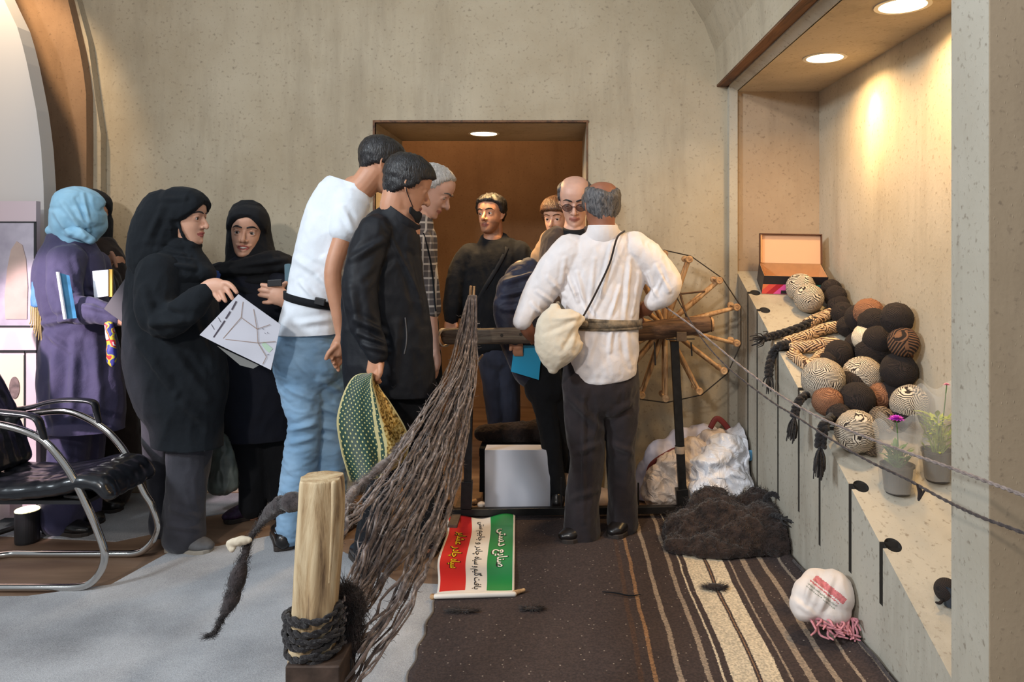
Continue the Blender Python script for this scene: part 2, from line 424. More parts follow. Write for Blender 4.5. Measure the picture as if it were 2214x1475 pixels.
# sloping plastered bench with round cable holes and slits
def benchX(Y): return 0.975 + (BW - Y) * 0.0298
def benchZ(Y): return 1.23 - 0.48 * (BW - Y)
y1 = 1.6
mb = MB()
vs = []
for Y in (BW - 0.022, 1.942):
    vs += [(benchX(Y), Y, 0), (benchX(Y), Y, max(benchZ(Y), 0.0)), (NX - 0.002, Y, max(benchZ(Y), 0.0)), (NX - 0.002, Y, 0)]
mb.add(vs, [(0, 1, 2, 3), (7, 6, 5, 4), (0, 4, 5, 1), (1, 5, 6, 2), (2, 6, 7, 3), (3, 7, 4, 0)])
me = mb.mesh('bench')
bench = finish('sloping_bench', me, [M['bench'], M['dark_gap']], None, False)
tag(bench, 'long sloping plastered bench with slits and round holes under the yarn balls', 'bench')
# cutters: slit pixel x, top y, bottom y, has hole
cut = MB()
slits = [(1617, 640, 1010, 1), (1637, 690, 1060, 1), (1682, 760, 1075, 0), (1727, 850, 1107, 0), (1772, 940, 1180, 0), (1838, 1052, 1238, 1), (1905, 1172, 1308, 1)]
for x, yt, yb, hole in slits:
    # depth where the face passes under this pixel column
    Y = 3.0
    for _ in range(20): Y = benchX(Y) * F / (x - VX)
    zt = benchZ(Y); zb = max(CH - (yb - VY) * Y / F, 0.02); X = benchX(Y)
    wd = 0.012 if x > 1800 else 0.010
    cut.box(X - 0.05, X + 0.06, Y - wd, Y + wd, zb, zt + 0.05)
    if hole:
        cut.lathe((X + 0.038, Y, zt - 0.12), [(0.0001, 0), (0.026, 0), (0.026, 0.3), (0.0001, 0.3)], 24)
bm = bmesh.new(); bm.from_mesh(cut.mesh('c')); bmesh.ops.remove_doubles(bm, verts=bm.verts, dist=1e-4); bmesh.ops.recalc_face_normals(bm, faces=bm.faces)
cm = bpy.data.meshes.new('c'); bm.to_mesh(cm); bm.free(); cm.materials.append(M['dark_gap'])
co = bpy.data.objects.new('c', cm); COL.objects.link(co)
bm = bmesh.new(); bm.from_mesh(bench.data); bmesh.ops.recalc_face_normals(bm, faces=bm.faces); bm.to_mesh(bench.data); bm.free()
md = bench.modifiers.new('b', 'BOOLEAN'); md.object = co; md.operation = 'DIFFERENCE'; md.solver = 'EXACT'; md.use_self = True
try: md.material_mode = 'TRANSFER'
except Exception: pass
nm = bpy.data.meshes.new_from_object(bench.evaluated_get(bpy.context.evaluated_depsgraph_get()))
bench.modifiers.clear(); bench.data = nm
bpy.data.objects.remove(co)
if len(nm.materials) < 2: nm.materials.append(M['dark_gap'])

# left side: arched stand wall in two layers, and a white arched panel in front
def slab(outline, p, th, name, mat, left=-3.6):
    Y = F / p
    pts = [(P(x, y, Y)[0], P(x, y, Y)[2]) for x, y in outline]
    poly = [(left, pts[0][1])] + pts + [(left, pts[-1][1])]
    return S(MB().prism(poly[::-1], Y, Y + th).build(name, mat))
slab([(60, -330), (105, -170), (147, 0), (160, 55), (173, 112), (181, 160), (186, 203), (187, 300), (186, 500), (186, 1088)], 403, 0.09, 'wall_left_arch', M['plaster_brown_and_dim'])
slab([(150, -60), (190, 88), (207, 217), (218, 290), (218, 1080)], 397, 0.05, 'wall_left_rib', M['plaster'])
slab([(-200, -330), (-60, -170), (0, -20), (14, 10), (37, 58), (48, 95), (58, 136), (68, 185), (78, 237), (84, 280), (89, 322), (94, 400), (96, 500), (97, 1100)], 440, 0.09, 'wall_left_panel', M['white_panel'])

# recessed downlights: two in the niche ceiling, one in the doorway head
def downlight(x, y, z, r, power, label, ang=150):
    t = empty('downlight', (x, y, z), label, 'light', 'recessed warm downlights')
    MB().lathe((x, y, z), [(r * 0.9, 0.0), (r * 0.9, -0.004), (r * 1.08, -0.004), (r * 1.08, 0.0)], 40).build('rim', M['lamp_rim'], t)
    MB().lathe((x, y, z), [(0.0001, -0.003), (r * 0.9, -0.003)], 40).build('diffuser', M['lamp'], t)
    l = bpy.data.lights.new('downlight_lamp', 'AREA'); l.shape = 'DISK'; l.size = r * 1.7; l.energy = power; l.color = WARM; l.spread = radians(ang)
    o = bpy.data.objects.new('downlight_lamp', l); o.location = (x, y, z - 0.012); COL.objects.link(o)
downlight(1.198, 3.33, NZ, 0.088, 9, 'farther round warm downlight in the ceiling of the yarn niche')
downlight(1.214, 2.61, NZ, 0.088, 9, 'nearer round warm downlight in the niche ceiling by the pillar')
spot('downlight_spill', (1.27, 3.33, 2.17), (1.43, 3.35, 1.93), 24, (1.0, 0.74, 0.30), 44, 0.9, 0.02)
spot('downlight_spill', (1.29, 2.45, 2.17), (1.43, 2.40, 1.93), 20, (1.0, 0.74, 0.30), 50, 0.9, 0.02)
downlight(-0.4525, 4.47, DZ, 0.088, 14, 'round warm downlight in the head of the brown doorway')
# ================================================================ people: shared modelling tools
def skinmat(name, c, lip):
    m, nt, b = newmat(name); tc = N(nt, 'ShaderNodeTexCoord')
    n1 = N(nt, 'ShaderNodeTexNoise', i_Scale=22.0, i_Detail=4.0); L(nt, tc.outputs['Object'], n1.inputs['Vector'])
    L(nt, ramp(nt, n1.outputs['Fac'], [(0.3, tuple(x * 0.86 for x in c)), (0.7, c)]), b.inputs['Base Color'])
    b.inputs['Roughness'].default_value = 0.5; b.inputs['Subsurface Weight'].default_value = 0.12; b.inputs['Subsurface Scale'].default_value = 0.01
    b.inputs['Subsurface Radius'].default_value = (1, 0.35, 0.2)
    l = plain(name + '_lips', lip, 0.4)
    st = plain(name + '_stubble', tuple(x * 0.62 for x in c), 0.6, noise=0.2, scale=200)
    return [m, l, st]
SKIN = {
 'fair': skinmat('skin_fair', s2l(214, 164, 138), s2l(170, 92, 84)),
 'mid': skinmat('skin_mid', s2l(196, 142, 112), s2l(150, 92, 80)),
 'pale': skinmat('skin_pale', s2l(216, 170, 150), s2l(170, 112, 100)),
 'tan': skinmat('skin_tan', s2l(150, 98, 74), s2l(116, 66, 54)),
}
def hairmat(name, c, c2, rough=0.5):
    m, nt, b = newmat(name); tc = N(nt, 'ShaderNodeTexCoord')
    mp = N(nt, 'ShaderNodeMapping'); mp.inputs['Scale'].default_value = (1, 1, 0.25); L(nt, tc.outputs['Object'], mp.inputs['Vector'])
    n1 = N(nt, 'ShaderNodeTexNoise', i_Scale=160.0, i_Detail=4.0, i_Distortion=0.8); L(nt, mp.outputs[0], n1.inputs['Vector'])
    L(nt, ramp(nt, n1.outputs['Fac'], [(0.35, c2), (0.65, c)]), b.inputs['Base Color']); b.inputs['Roughness'].default_value = rough
    bp = N(nt, 'ShaderNodeBump', i_Strength=0.8, i_Distance=0.006); L(nt, n1.outputs['Fac'], bp.inputs['Height']); L(nt, bp.outputs[0], b.inputs['Normal'])
    return m
HAIR = {
 'black': hairmat('hair_black', (0.022, 0.020, 0.022), (0.006, 0.006, 0.007), 0.4),
 'grey': hairmat('hair_grey', (0.16, 0.15, 0.15), (0.03, 0.03, 0.035)),
 'white': hairmat('hair_white', (0.66, 0.64, 0.62), (0.34, 0.33, 0.32)),
 'brown': hairmat('hair_brown', (0.16, 0.07, 0.03), (0.05, 0.02, 0.01)),
}
EYE = [plain('eye_white', (0.50, 0.47, 0.44), 0.3), plain('iris', (0.05, 0.022, 0.01), 0.2), plain('pupil', (0.004, 0.004, 0.004), 0.1)]

# horizontal slices of a head: z, half width, front y, back y
HS = np.array([
 (-0.118, 0.016, 0.066, 0.030), (-0.112, 0.030, 0.079, 0.010), (-0.100, 0.040, 0.084, -0.012), (-0.085, 0.048, 0.083, -0.034),
 (-0.062, 0.056, 0.081, -0.052), (-0.035, 0.064, 0.080, -0.068), (0.0, 0.070, 0.080, -0.084), (0.03, 0.074, 0.087, -0.094),
 (0.058, 0.073, 0.084, -0.096), (0.080, 0.066, 0.073, -0.089), (0.097, 0.052, 0.052, -0.072), (0.108, 0.032, 0.027, -0.046), (0.113, 0.010, 0.0, -0.016)])
def head_grid(nz=46, na=56):
    z = HS[0, 0] + (HS[-1, 0] - HS[0, 0]) * (0.5 - 0.5 * np.cos(np.linspace(0, 1, nz) * pi))
    A = []
    for zz in z:
        w_, yf, yb = (np.interp(zz, HS[:, 0], HS[:, k]) for k in (1, 2, 3))
        yc = (yf + yb) / 2 - 0.006; hf, hb = yf - yc, yc - yb
        for k in range(na):
            a = 2 * pi * k / na; c, s = cos(a), sin(a)          # a = 0: front
            e = 2.25
            cx = math.copysign(abs(s) ** (2 / e), s) * w_; cy = math.copysign(abs(c) ** (2 / e), c) * (hf if c > 0 else hb)
            A.append((cx, yc + cy, zz))
    A = np.array(A)
    fs = [(i * na + k, i * na + (k + 1) % na, (i + 1) * na + (k + 1) % na, (i + 1) * na + k) for i in range(nz - 1) for k in range(na)]
    fs += [tuple(range(na - 1, -1, -1)), tuple((nz - 1) * na + k for k in range(na))]
    return A, fs
HG, HF = head_grid()
HN = None
def grid_normals():
    me = bpy.data.meshes.new('n'); me.from_pydata(HG.tolist(), [], HF); 
    bm = bmesh.new(); bm.from_mesh(me); bmesh.ops.recalc_face_normals(bm, faces=bm.faces); bm.to_mesh(me); bm.free()
    n = normals(me); bpy.data.meshes.remove(me); return n
HN = grid_normals()
def ss(x, a, b):
    t = np.clip((x - a) / (b - a), 0, 1); return t * t * (3 - 2 * t)
FACE = HG.copy()
for sx in (-1, 1):
    d2 = ((FACE[:, 0] - sx * 0.031) ** 2) / 0.017 ** 2 + ((FACE[:, 2] - 0.002) ** 2) / 0.012 ** 2
    FACE[:, 1] -= 0.010 * np.exp(-d2) * (FACE[:, 1] > 0)
    d2 = ((FACE[:, 0] - sx * 0.040) ** 2) / 0.018 ** 2 + ((FACE[:, 2] + 0.034) ** 2) / 0.02 ** 2
    FACE[:, 1] += 0.004 * np.exp(-d2) * (FACE[:, 1] > 0)

class Head:
    def __init__(s, px, py, Y, yaw=0, pitch=0, roll=0, k=1.0):
        s.o = P(px, py, Y); s.k = k
        Rz = Matrix.Rotation(pi + radians(yaw), 3, 'Z'); Rx = Matrix.Rotation(-radians(pitch), 3, 'X'); Ry = Matrix.Rotation(radians(roll), 3, 'Y')
        s.R = np.array(Rz @ Rx @ Ry)
    def w(s, p): return np.asarray(p, float) * s.k @ s.R.T + s.o
    def loc(s, c): return (c - s.o) @ s.R / s.k
    def dirw(s, d): return np.asarray(d, float) @ s.R.T
    def skull(s, mb, ears=True, smile=0, nose=1.0):
        k = s.k
        mb.add(s.w(FACE), HF)
        mb.loft([s.w(q) for q in ((0, 0.074, 0.014), (0, 0.088, -0.008), (0, 0.1 + 0.004 * nose, -0.030), (0, 0.100 + 0.004 * nose, -0.038))], [0.007 * k, 0.008 * k, 0.0105 * k, 0.0095 * k], n=10, sub=3)
        for sx in (-1, 1):
            mb.ball(s.w((sx * 0.012, 0.088, -0.038)), 0.0085 * k, 10, 8)
            mb.loft([s.w(q) for q in ((sx * 0.010, 0.080, 0.019), (sx * 0.028, 0.078, 0.024), (sx * 0.050, 0.062, 0.016))], [0.006 * k, 0.0065 * k, 0.005 * k], n=8, sub=3)
            mb.loft([s.w(q) for q in ((sx * 0.017, 0.074, 0.0035), (sx * 0.031, 0.0785, 0.0085), (sx * 0.046, 0.068, 0.002))], 0.0035 * k, n=8, sub=3)
            mb.loft([s.w(q) for q in ((sx * 0.017, 0.073, -0.006), (sx * 0.031, 0.075, -0.0105), (sx * 0.046, 0.067, -0.006))], 0.003 * k, n=8, sub=3)
            if ears:
                E_ = [(sx * 0.070, 0.004, 0.014), (sx * 0.078, -0.014, 0.022), (sx * 0.082, -0.024, 0.006), (sx * 0.077, -0.016, -0.018), (sx * 0.070, -0.002, -0.030)]
                mb.loft([s.w(q) for q in E_], [0.004 * k, 0.005 * k, 0.005 * k, 0.005 * k, 0.006 * k], n=8, sub=4)
                mb.ball(s.w((sx * 0.073, -0.010, -0.004)), (0.005 * k, 0.012 * k, 0.02 * k), 10, 8, rot=s.R)
        m_ = 0.004 * smile
        mb.loft([s.w(q) for q in ((-0.024 - m_, 0.074, -0.066 + m_), (-0.008, 0.086, -0.062), (0, 0.0865, -0.0635), (0.008, 0.086, -0.062), (0.024 + m_, 0.074, -0.066 + m_))], [0.003 * k, 0.0048 * k, 0.0042 * k, 0.0048 * k, 0.003 * k], n=8, sub=3)
        mb.loft([s.w(q) for q in ((-0.020 - m_, 0.074, -0.071 + m_), (0, 0.084, -0.0755 - m_), (0.020 + m_, 0.074, -0.071 + m_))], [0.003 * k, 0.0055 * k, 0.003 * k], n=8, sub=4)
        mb.ball(s.w((0, 0.074, -0.100)), 0.015 * k, 12, 8)
    def paint(s, me, stubble=False):
        c = s.loc(coords(me)); fc = np.empty(len(me.polygons) * 3); me.polygons.foreach_get('center', fc); f = s.loc(fc.reshape(-1, 3))
        mi = np.zeros(len(f), int)
        if stubble: mi[(f[:, 1] > 0.0) & (f[:, 2] < -0.052) & (f[:, 2] > -0.13) & (np.abs(f[:, 0]) < 0.075) & (np.hypot(f[:, 1], f[:, 0]) > 0.04)] = 2
        lip = (f[:, 1] > 0.0745) & (((f[:, 0] / 0.027) ** 2 + ((f[:, 2] + 0.069) / 0.0115) ** 2) < 1)
        mi[lip] = 1
        me.polygons.foreach_set('material_index', mi.astype(np.int32))
    def details(s, root, brow='black', gaze=(0, 1, -0.1), teeth=False, brow_w=1.0, eyes=True):
        k = s.k
        for sx in (-1, 1):
            if eyes:
                g = np.array(gaze, float); g /= np.linalg.norm(g)
                mb = MB(); c = s.w((sx * 0.0315, 0.0645, -0.001)); mb.ball(c, 0.0125 * k, 20, 16)
                me = mb.mesh('eye'); gw = s.dirw(g)
                fc = np.empty(len(me.polygons) * 3); me.polygons.foreach_get('center', fc); d = fc.reshape(-1, 3) - c; d /= np.linalg.norm(d, axis=1)[:, None]
                dt = d @ gw; me.polygons.foreach_set('material_index', np.where(dt > 0.965, 2, np.where(dt > 0.86, 1, 0)).astype(np.int32))
                finish('eye', me, EYE, root)
            mb = MB(); mb.loft([s.w(q) for q in ((sx * 0.012, 0.0875, 0.0225), (sx * 0.026, 0.0865, 0.0275), (sx * 0.040, 0.0780, 0.0280), (sx * 0.053, 0.0645, 0.0200))], [(0.0028 * k * brow_w, 0.0028 * k), (0.0036 * k * brow_w, 0.003 * k), (0.003 * k * brow_w, 0.003 * k), (0.0012 * k, 0.002 * k)], n=8, sub=3, b=s.dirw((0, 1, 0)))
            finish('eyebrow', mb.mesh(), HAIR[brow], root)
        if teeth:
            mb = MB(); mb.loft([s.w(q) for q in ((-0.020, 0.0775, -0.0655), (0, 0.0885, -0.0695), (0.020, 0.0775, -0.0655))], [(0.0015 * k, 0.0015), (0.0036 * k, 0.003), (0.0015 * k, 0.0015)], n=8, sub=4, b=s.dirw((0, 1, 0)))
            finish('teeth', mb.mesh(), TEETH, root)
    def shell(s, off, name=None, grain=0.0, seed=1):
        """surface offset from the skull by off(local pts, azimuth); negative sinks below the skin"""
        az = np.abs(np.arctan2(HG[:, 0], HG[:, 1] + 0.01))
        d = off(HG, az)
        if grain: d = d + grain * wave(HG, seed, 45, (1, 1, 0.6)) * (d > 0)
        return HG + HN * d[:, None]
TEETH = plain('teeth', (0.75, 0.72, 0.66), 0.3)

def hair_off(front=0.060, side=-0.008, back=-0.066, th=0.012, top=None, temple=None, soft=0.010):
    def off(g, az):
        line = np.interp(az, [0, 0.55, 0.95, 1.25, 1.62, 2.0, 2.5, pi], [front, front - 0.004, (front + side) / 2 + 0.012, side, side - 0.012, back + 0.030, back + 0.008, back])
        m = ss(g[:, 2] - line, -soft * 0.3, soft)
        if top is not None:   # bald crown: hair only below a line
            m = m * (1 - ss(g[:, 2] - np.interp(az, [0, 1.0, 1.6, 2.3, pi], top), -0.026, 0.014))
        return -0.012 + (th + 0.012) * m
    return off

def hair(h, root, mat, off, grain=0.003, seed=3, extra=None, label=None):
    mb = MB(); mb.add(h.w(h.shell(off, grain=grain, seed=seed)), HF)
    if extra: extra(mb)
    me = fuse(mb, 0.0035, 1, 'hair') if extra else mb.mesh('hair')
    return tag(finish('hair', me, HAIR[mat], root), label)

def ch(Y, pts, k=1.0):
    """chain given in photograph pixels: (px, py, depth offset in metres, lateral radius px, depth radius px)"""
    A, R = [], []
    for q in pts:
        px, py, dy, ra = q[:4]; rb = q[4] if len(q) > 4 else ra
        y = Y + dy; A.append(P(px, py, y)); s_ = y / F * k; R.append((ra * s_, rb * s_))
    return A, R
def addch(mb, Y, pts, k=1.0, n=20, sub=4, power=2.0, b=None):
    A, R = ch(Y, pts, k); mb.loft(A, R, n=n, sub=sub, power=power, b=b)

from mathutils.bvhtree import BVHTree
def onto(o, pts, off=0.003):
    """points on the visible surface of a garment under the given photograph pixels"""
    bv = BVHTree.FromPolygons([tuple(v.co) for v in o.data.vertices], [tuple(p.vertices) for p in o.data.polygons])
    out = []
    for px, py in pts:
        d = Vector(P(px, py, 1.0)) - Vector((0, 0, CH)); d.normalize()
        h_ = bv.ray_cast(Vector((0, 0, CH)), d)
        if h_[0] is not None: out.append(np.array(h_[0] - d * off))
    return out
def hem(me, Y, px, py, slope=0.0, dslope=0.0, up=-1):
    """cut the cloth off cleanly along a hem and close it"""
    bm = bmesh.new(); bm.from_mesh(me)
    n = Vector((slope, dslope, up)).normalized()
    g = bmesh.ops.bisect_plane(bm, geom=bm.verts[:] + bm.edges[:] + bm.faces[:], plane_co=Vector(P(px, py, Y)), plane_no=n, clear_outer=True)
    ed = [e for e in bm.edges if len(e.link_faces) == 1]
    bmesh.ops.holes_fill(bm, edges=ed, sides=0)
    bm.to_mesh(me); bm.free()
def garment(name, Y, chains, mat, root, seed=1, amp=0.006, freq=5, aniso=(1, 1, 0.4), segs=(), voxel=0.008, smooth=3, label=None, extra=None, fine=0.3, cut=None, top=None):
    mb = MB()
    for c in chains: addch(mb, Y, c, n=28)
    if extra: extra(mb)
    me = fuse(mb, voxel, smooth, name)
    sg = [(a, b, c, d, w_, h * Y / F) for a, b, c, d, w_, h in segs]
    folds(me, seed, amp, freq, aniso, sg, Y, fine)
    if cut: hem(me, Y, *cut)
    if top: hem(me, Y, *top, up=1)
    return tag(finish(name, me, mat, root), label)

def body(root, head, Y, chains, skin, voxel=0.005, extra=None, stubble=False, ears=True, smile=0, nose=1.0):
    """the whole person as one continuous surface: head, neck, trunk, arms, hands, legs"""
    mb = MB(); head.skull(mb, ears, smile, nose)
    for c in chains: addch(mb, Y, c)
    if extra: extra(mb)
    me = fuse(mb, voxel, 1, 'body')
    head.paint(me, stubble)
    return finish('body', me, SKIN[skin], root)

def neck(mb, head, to, r=0.052):
    mb.loft([head.w((0, -0.022, -0.045)), (head.w((0, -0.03, -0.09)) * 0.6 + np.asarray(to) * 0.4), to], [r * 1.02, r, r * 1.12], n=18, sub=4)

def shoe(root, heel, toe, mat, sole, w_=0.046, h=0.075, label=None):
    heel = np.asarray(heel, float); toe = np.asarray(toe, float)
    d = toe - heel; Ln = np.linalg.norm(d[:2]); f = d / np.linalg.norm(d)
    up = np.array((0, 0, 1.)); sd = np.cross(up, f)
    def q(t, z): return heel + d * t + up * z
    mb = MB(); mb.loft([q(0.02, 0.046), q(0.25, 0.048), q(0.55, 0.040), q(0.82, 0.034), q(0.98, 0.030)], [(w_ * 0.72, 0.040), (w_ * 0.80, 0.042), (w_ * 0.95, 0.034), (w_ * 0.95, 0.026), (w_ * 0.6, 0.018)], n=18, sub=3, b=up)
    mb.loft([q(0.16, 0.03), q(0.20, h)], [(0.036, 0.046), (0.036, 0.046)], n=16, sub=2, b=f)
    me = fuse(mb, 0.006, 2, 'shoe'); c = coords(me); c[:, 2] = np.maximum(c[:, 2], heel[2] + 0.012); setco(me, c)
    s_ = finish('shoe', me, mat, root); tag(s_, label)
    poly = []
    for t, ww in ((-0.02, 0.5), (0.0, 0.78), (0.25, 0.78), (0.5, 0.86), (0.78, 1.04), (0.95, 0.8), (1.03, 0.35)): poly.append((t, ww))
    pts = [heel + d * t + sd * w_ * ww for t, ww in poly] + [heel + d * t - sd * w_ * ww for t, ww in poly[::-1]]
    pl = [(p[0], p[1]) for p in pts]
    if np.cross(np.array(pl[1]) - pl[0], np.array(pl[2]) - pl[1]) < 0: pl = pl[::-1]
    MB().prism_z(pl, heel[2] + 0.001, heel[2] + 0.022).build('sole', sole, s_, bevel=0.003)
    return s_

def hijab_off(w_=0.064, zt=0.062, zb=-0.118, th=0.022, back=0.0):
    zc, hz = (zt + zb) / 2, (zt - zb) / 2
    def off(g, az):
        e = (g[:, 0] / w_) ** 2 + ((g[:, 2] - zc) / hz) ** 2
        m = np.where(g[:, 1] > -0.005, ss(e, 0.94, 1.10), 1.0)
        bk = back * ss(az, 1.2, 2.4) * ss(-g[:, 2], -0.09, 0.0)
        return -0.014 + (th + 0.014 + bk) * m
    return off
def hijab(head, root, Y, mat, chains, off, segs=(), seed=2, label=None, amp=0.003, rim=True, w_=0.064, zt=0.062, zb=-0.118, extra=None):
    mb = MB(); mb.add(head.w(head.shell(off)), HF)
    for c in chains: addch(mb, Y, c, n=26)
    if rim:   # rolled edge of the cloth around the face
        zc, hz = (zt + zb) / 2, (zt - zb) / 2
        pts = []
        for i in range(33):
            a = -2.55 + 5.1 * i / 32
            x = w_ * 1.06 * sin(a); z = zc + hz * 1.05 * cos(a)
            ww, yf, yb = (np.interp(z, HS[:, 0], HS[:, k]) for k in (1, 2, 3)); yc = (yf + yb) / 2 - 0.006
            t = min(abs(x) / max(ww, 0.02), 0.995)
            y = yc + (yf - yc) * (1 - t ** 2.25) ** (1 / 2.25)
            pts.append(head.w((x, y + 0.004, z)))
        mb.loft(pts, 0.0065 * head.k, n=10)
    if extra: extra(mb)
    me = fuse(mb, 0.0048, 2, 'headscarf')
    sg = [(a, b, c, d, w2, h * Y / F) for a, b, c, d, w2, h in segs]
    folds(me, seed, amp, 7, (1, 1, 0.6), sg, Y)
    return tag(finish('headscarf', me, mat, root), label)
# ================================================================ materials for clothes
CL = {
 'black': cloth('black_cloth', (0.008, 0.009, 0.012), (0.005, 0.006, 0.008), 0.9, sheen=0.03),
 'chador': cloth('black_green_cloth', (0.007, 0.010, 0.014), (0.004, 0.006, 0.009), 0.9, sheen=0.03),
 'jacket': cloth('black_shell_fabric', (0.008, 0.009, 0.013), (0.006, 0.007, 0.010), 0.6, bump=0.12, sheen=0.0),
 'navy': cloth('navy_cloth', s2l(74, 70, 100), s2l(62, 60, 90), 0.8),
 'navy_dark': cloth('dark_navy_cloth', (0.016, 0.019, 0.042), (0.010, 0.012, 0.026), 0.6),
 'navy_coat': cloth('navy_coat_cloth', (0.007, 0.009, 0.018), (0.005, 0.006, 0.012), 0.85, sheen=0.03),
 'white': cloth('white_jersey', s2l(226, 232, 240), s2l(214, 220, 228), 0.9, bump=0.15),
 'shirt': cloth('white_shirt_cotton', s2l(232, 226, 226), s2l(218, 210, 208), 0.85, bump=0.2),
 'denim': cloth('light_denim', s2l(140, 172, 200), s2l(100, 136, 168), 0.9, scale=5, weave=500),
 'charcoal': cloth('charcoal_cloth', s2l(62, 62, 70), s2l(46, 46, 52), 0.9),
 'brown_black': cloth('brown_black_trousers', s2l(44, 36, 38), s2l(32, 27, 30), 0.85),
 'slate': cloth('slate_denim', s2l(58, 62, 78), s2l(42, 45, 58), 0.9),
 'brown': cloth('dark_brown_cloth', s2l(48, 38, 34), s2l(34, 26, 24), 0.9),
 'cardigan': cloth('brown_cardigan', s2l(86, 70, 60), s2l(62, 50, 44), 0.85),
 'sky': cloth('light_blue_scarf', s2l(158, 204, 230), s2l(140, 190, 220), 0.7, bump=0.15),
 'leather': plain('shoe_leather', (0.012, 0.010, 0.010), 0.3, noise=0.3),
 'sole': plain('shoe_sole', (0.03, 0.022, 0.018), 0.7),
 'sneaker': plain('grey_sneaker', s2l(92, 92, 94), 0.7, noise=0.2),
 'sole_pale': plain('pale_sole', s2l(150, 142, 130), 0.8),
 'purple': plain('purple_black_sneaker', s2l(52, 30, 62), 0.6, noise=0.6, scale=60),
}
def plaid(name, a, b_, c):
    m, nt, bs = newmat(name); tc = N(nt, 'ShaderNodeTexCoord'); mp = N(nt, 'ShaderNodeMapping'); mp.inputs['Scale'].default_value = (17, 17, 15); L(nt, tc.outputs['Object'], mp.inputs['Vector'])
    sp = N(nt, 'ShaderNodeSeparateXYZ'); L(nt, mp.outputs[0], sp.inputs[0])
    def band(o, w1, w2):
        f = N(nt, 'ShaderNodeMath', operation='FRACT'); L(nt, o, f.inputs[0])
        return ramp(nt, f.outputs[0], [(0.0, (1, 1, 1)), (w1, (0, 0, 0)), (w2, (0.5, 0.5, 0.5)), (w2 + 0.12, (0, 0, 0))], 'CONSTANT')
    bx, bz = band(sp.outputs[0], 0.14, 0.5), band(sp.outputs[2], 0.14, 0.5)
    ad = N(nt, 'ShaderNodeMix', data_type='RGBA', blend_type='ADD'); ad.inputs[0].default_value = 1; L(nt, bx, ad.inputs[6]); L(nt, bz, ad.inputs[7])
    L(nt, ramp(nt, ad.outputs[2], [(0.0, a), (0.5, b_), (1.0, c)]), bs.inputs['Base Color']); bs.inputs['Roughness'].default_value = 0.9
    return m
CL['plaid'] = plaid('grey_plaid_cotton', s2l(84, 78, 78), s2l(128, 120, 116), s2l(186, 178, 170))

def person(Y, px, label, **kw):
    x = (px - VX) * Y / F
    return empty('person', (x, Y, 0), label, 'person')

def ringband(mb, Y, px, py, ra, rb, h, tilt=0.0, grow=3, n=40):
    """flat belt around an elliptical waist, in pixels"""
    c = P(px, py, Y); s_ = Y / F
    vs, fs = [], []
    for k in range(n):
        a = 2 * pi * k / n
        for r_, z in ((grow, -h), (grow, h), (grow - 5, h), (grow - 5, -h)):
            x = cos(a) * (ra + r_) * s_; vs.append((c[0] + x, c[1] + sin(a) * (rb + r_) * s_, c[2] + z * s_ + tilt * x))
    for k in range(n):
        for j in range(4): fs.append((4 * k + j, 4 * k + (j + 1) % 4, 4 * ((k + 1) % n) + (j + 1) % 4, 4 * ((k + 1) % n) + j))
    mb.add(vs, fs)

# ---------------------------------------------------------------- old craftsman in the white shirt (seen from behind)
Y = 3.42
r = person(Y, 1295, 'person seen from behind in loose white shirt and dark trousers, working at the spinning wheel')
h = Head(1300, 450, Y - 0.02, yaw=-163, pitch=14, k=1.03)
segM9 = [(1248, 590, 1272, 690, 4, 5), (1285, 560, 1276, 660, 4, 3), (1322, 530, 1300, 640, 4, 4), (1340, 620, 1318, 690, 3.5, 4), (1362, 560, 1350, 690, 4, 5), (1382, 590, 1366, 680, 4, 4),
         (1225, 590, 1250, 650, 4, 5), (1250, 640, 1290, 690, 4, -4), (1290, 715, 1268, 790, 5, 3), (1322, 712, 1318, 760, 4, 4), (1352, 715, 1362, 790, 5, 3), (1185, 600, 1222, 640, 4, 4), (1160, 630, 1205, 660, 3.5, 4), (1150, 655, 1180, 690, 3.5, 4),
         (1418, 575, 1446, 630, 3.5, 4), (1402, 590, 1420, 640, 3.5, 4), (1432, 600, 1412, 645, 3, 3), (1222, 560, 1212, 620, 4, 4)]
def arms(mb):
    to = P(1302, 512, Y); neck(mb, h, to, 0.050)
    addch(mb, Y, [(1132, 690, -0.05, 15, 15), (1140, 712, -0.03, 15, 13), (1152, 728, 0.02, 14, 10)])
    for dx, dz in ((0, 0), (7, -1), (13, -4)): addch(mb, Y, [(1148 + dx, 722, 0.02, 5), (1156 + dx, 736 + dz, 0.06, 5), (1150 + dx, 742 + dz, 0.09, 4)])
    addch(mb, Y, [(1412, 655, 0.0, 14, 14), (1400, 664, 0.03, 16, 12), (1392, 672, 0.06, 15, 10)])
    for dx, dz in ((0, 0), (-6, -6), (-11, -13), (6, 6)): addch(mb, Y, [(1395 + dx * .4, 668 + dz, 0.05, 5), (1384 + dx * .4, 678 + dz, 0.09, 5), (1388 + dx * .4, 690 + dz, 0.11, 4)])
    addch(mb, Y, [(1405, 652, 0.03, 5), (1408, 668, 0.07, 5), (1404, 680, 0.10, 4)])
body(r, h, Y, [[(1305, 560, 0, 58, 34), (1300, 640, 0, 60, 38), (1300, 790, 0, 60, 42)], [(1215, 565, 0, 26), (1160, 640, 0, 24), (1130, 690, -0.03, 15)],
    [(1392, 560, 0, 26), (1440, 620, 0, 24), (1412, 655, 0.0, 15)], [(1258, 790, 0, 34), (1265, 960, 0, 26), (1262, 1110, 0, 16)], [(1340, 790, 0.05, 34), (1342, 950, 0.05, 26), (1342, 1095, 0.08, 16)]], 'tan', extra=arms)
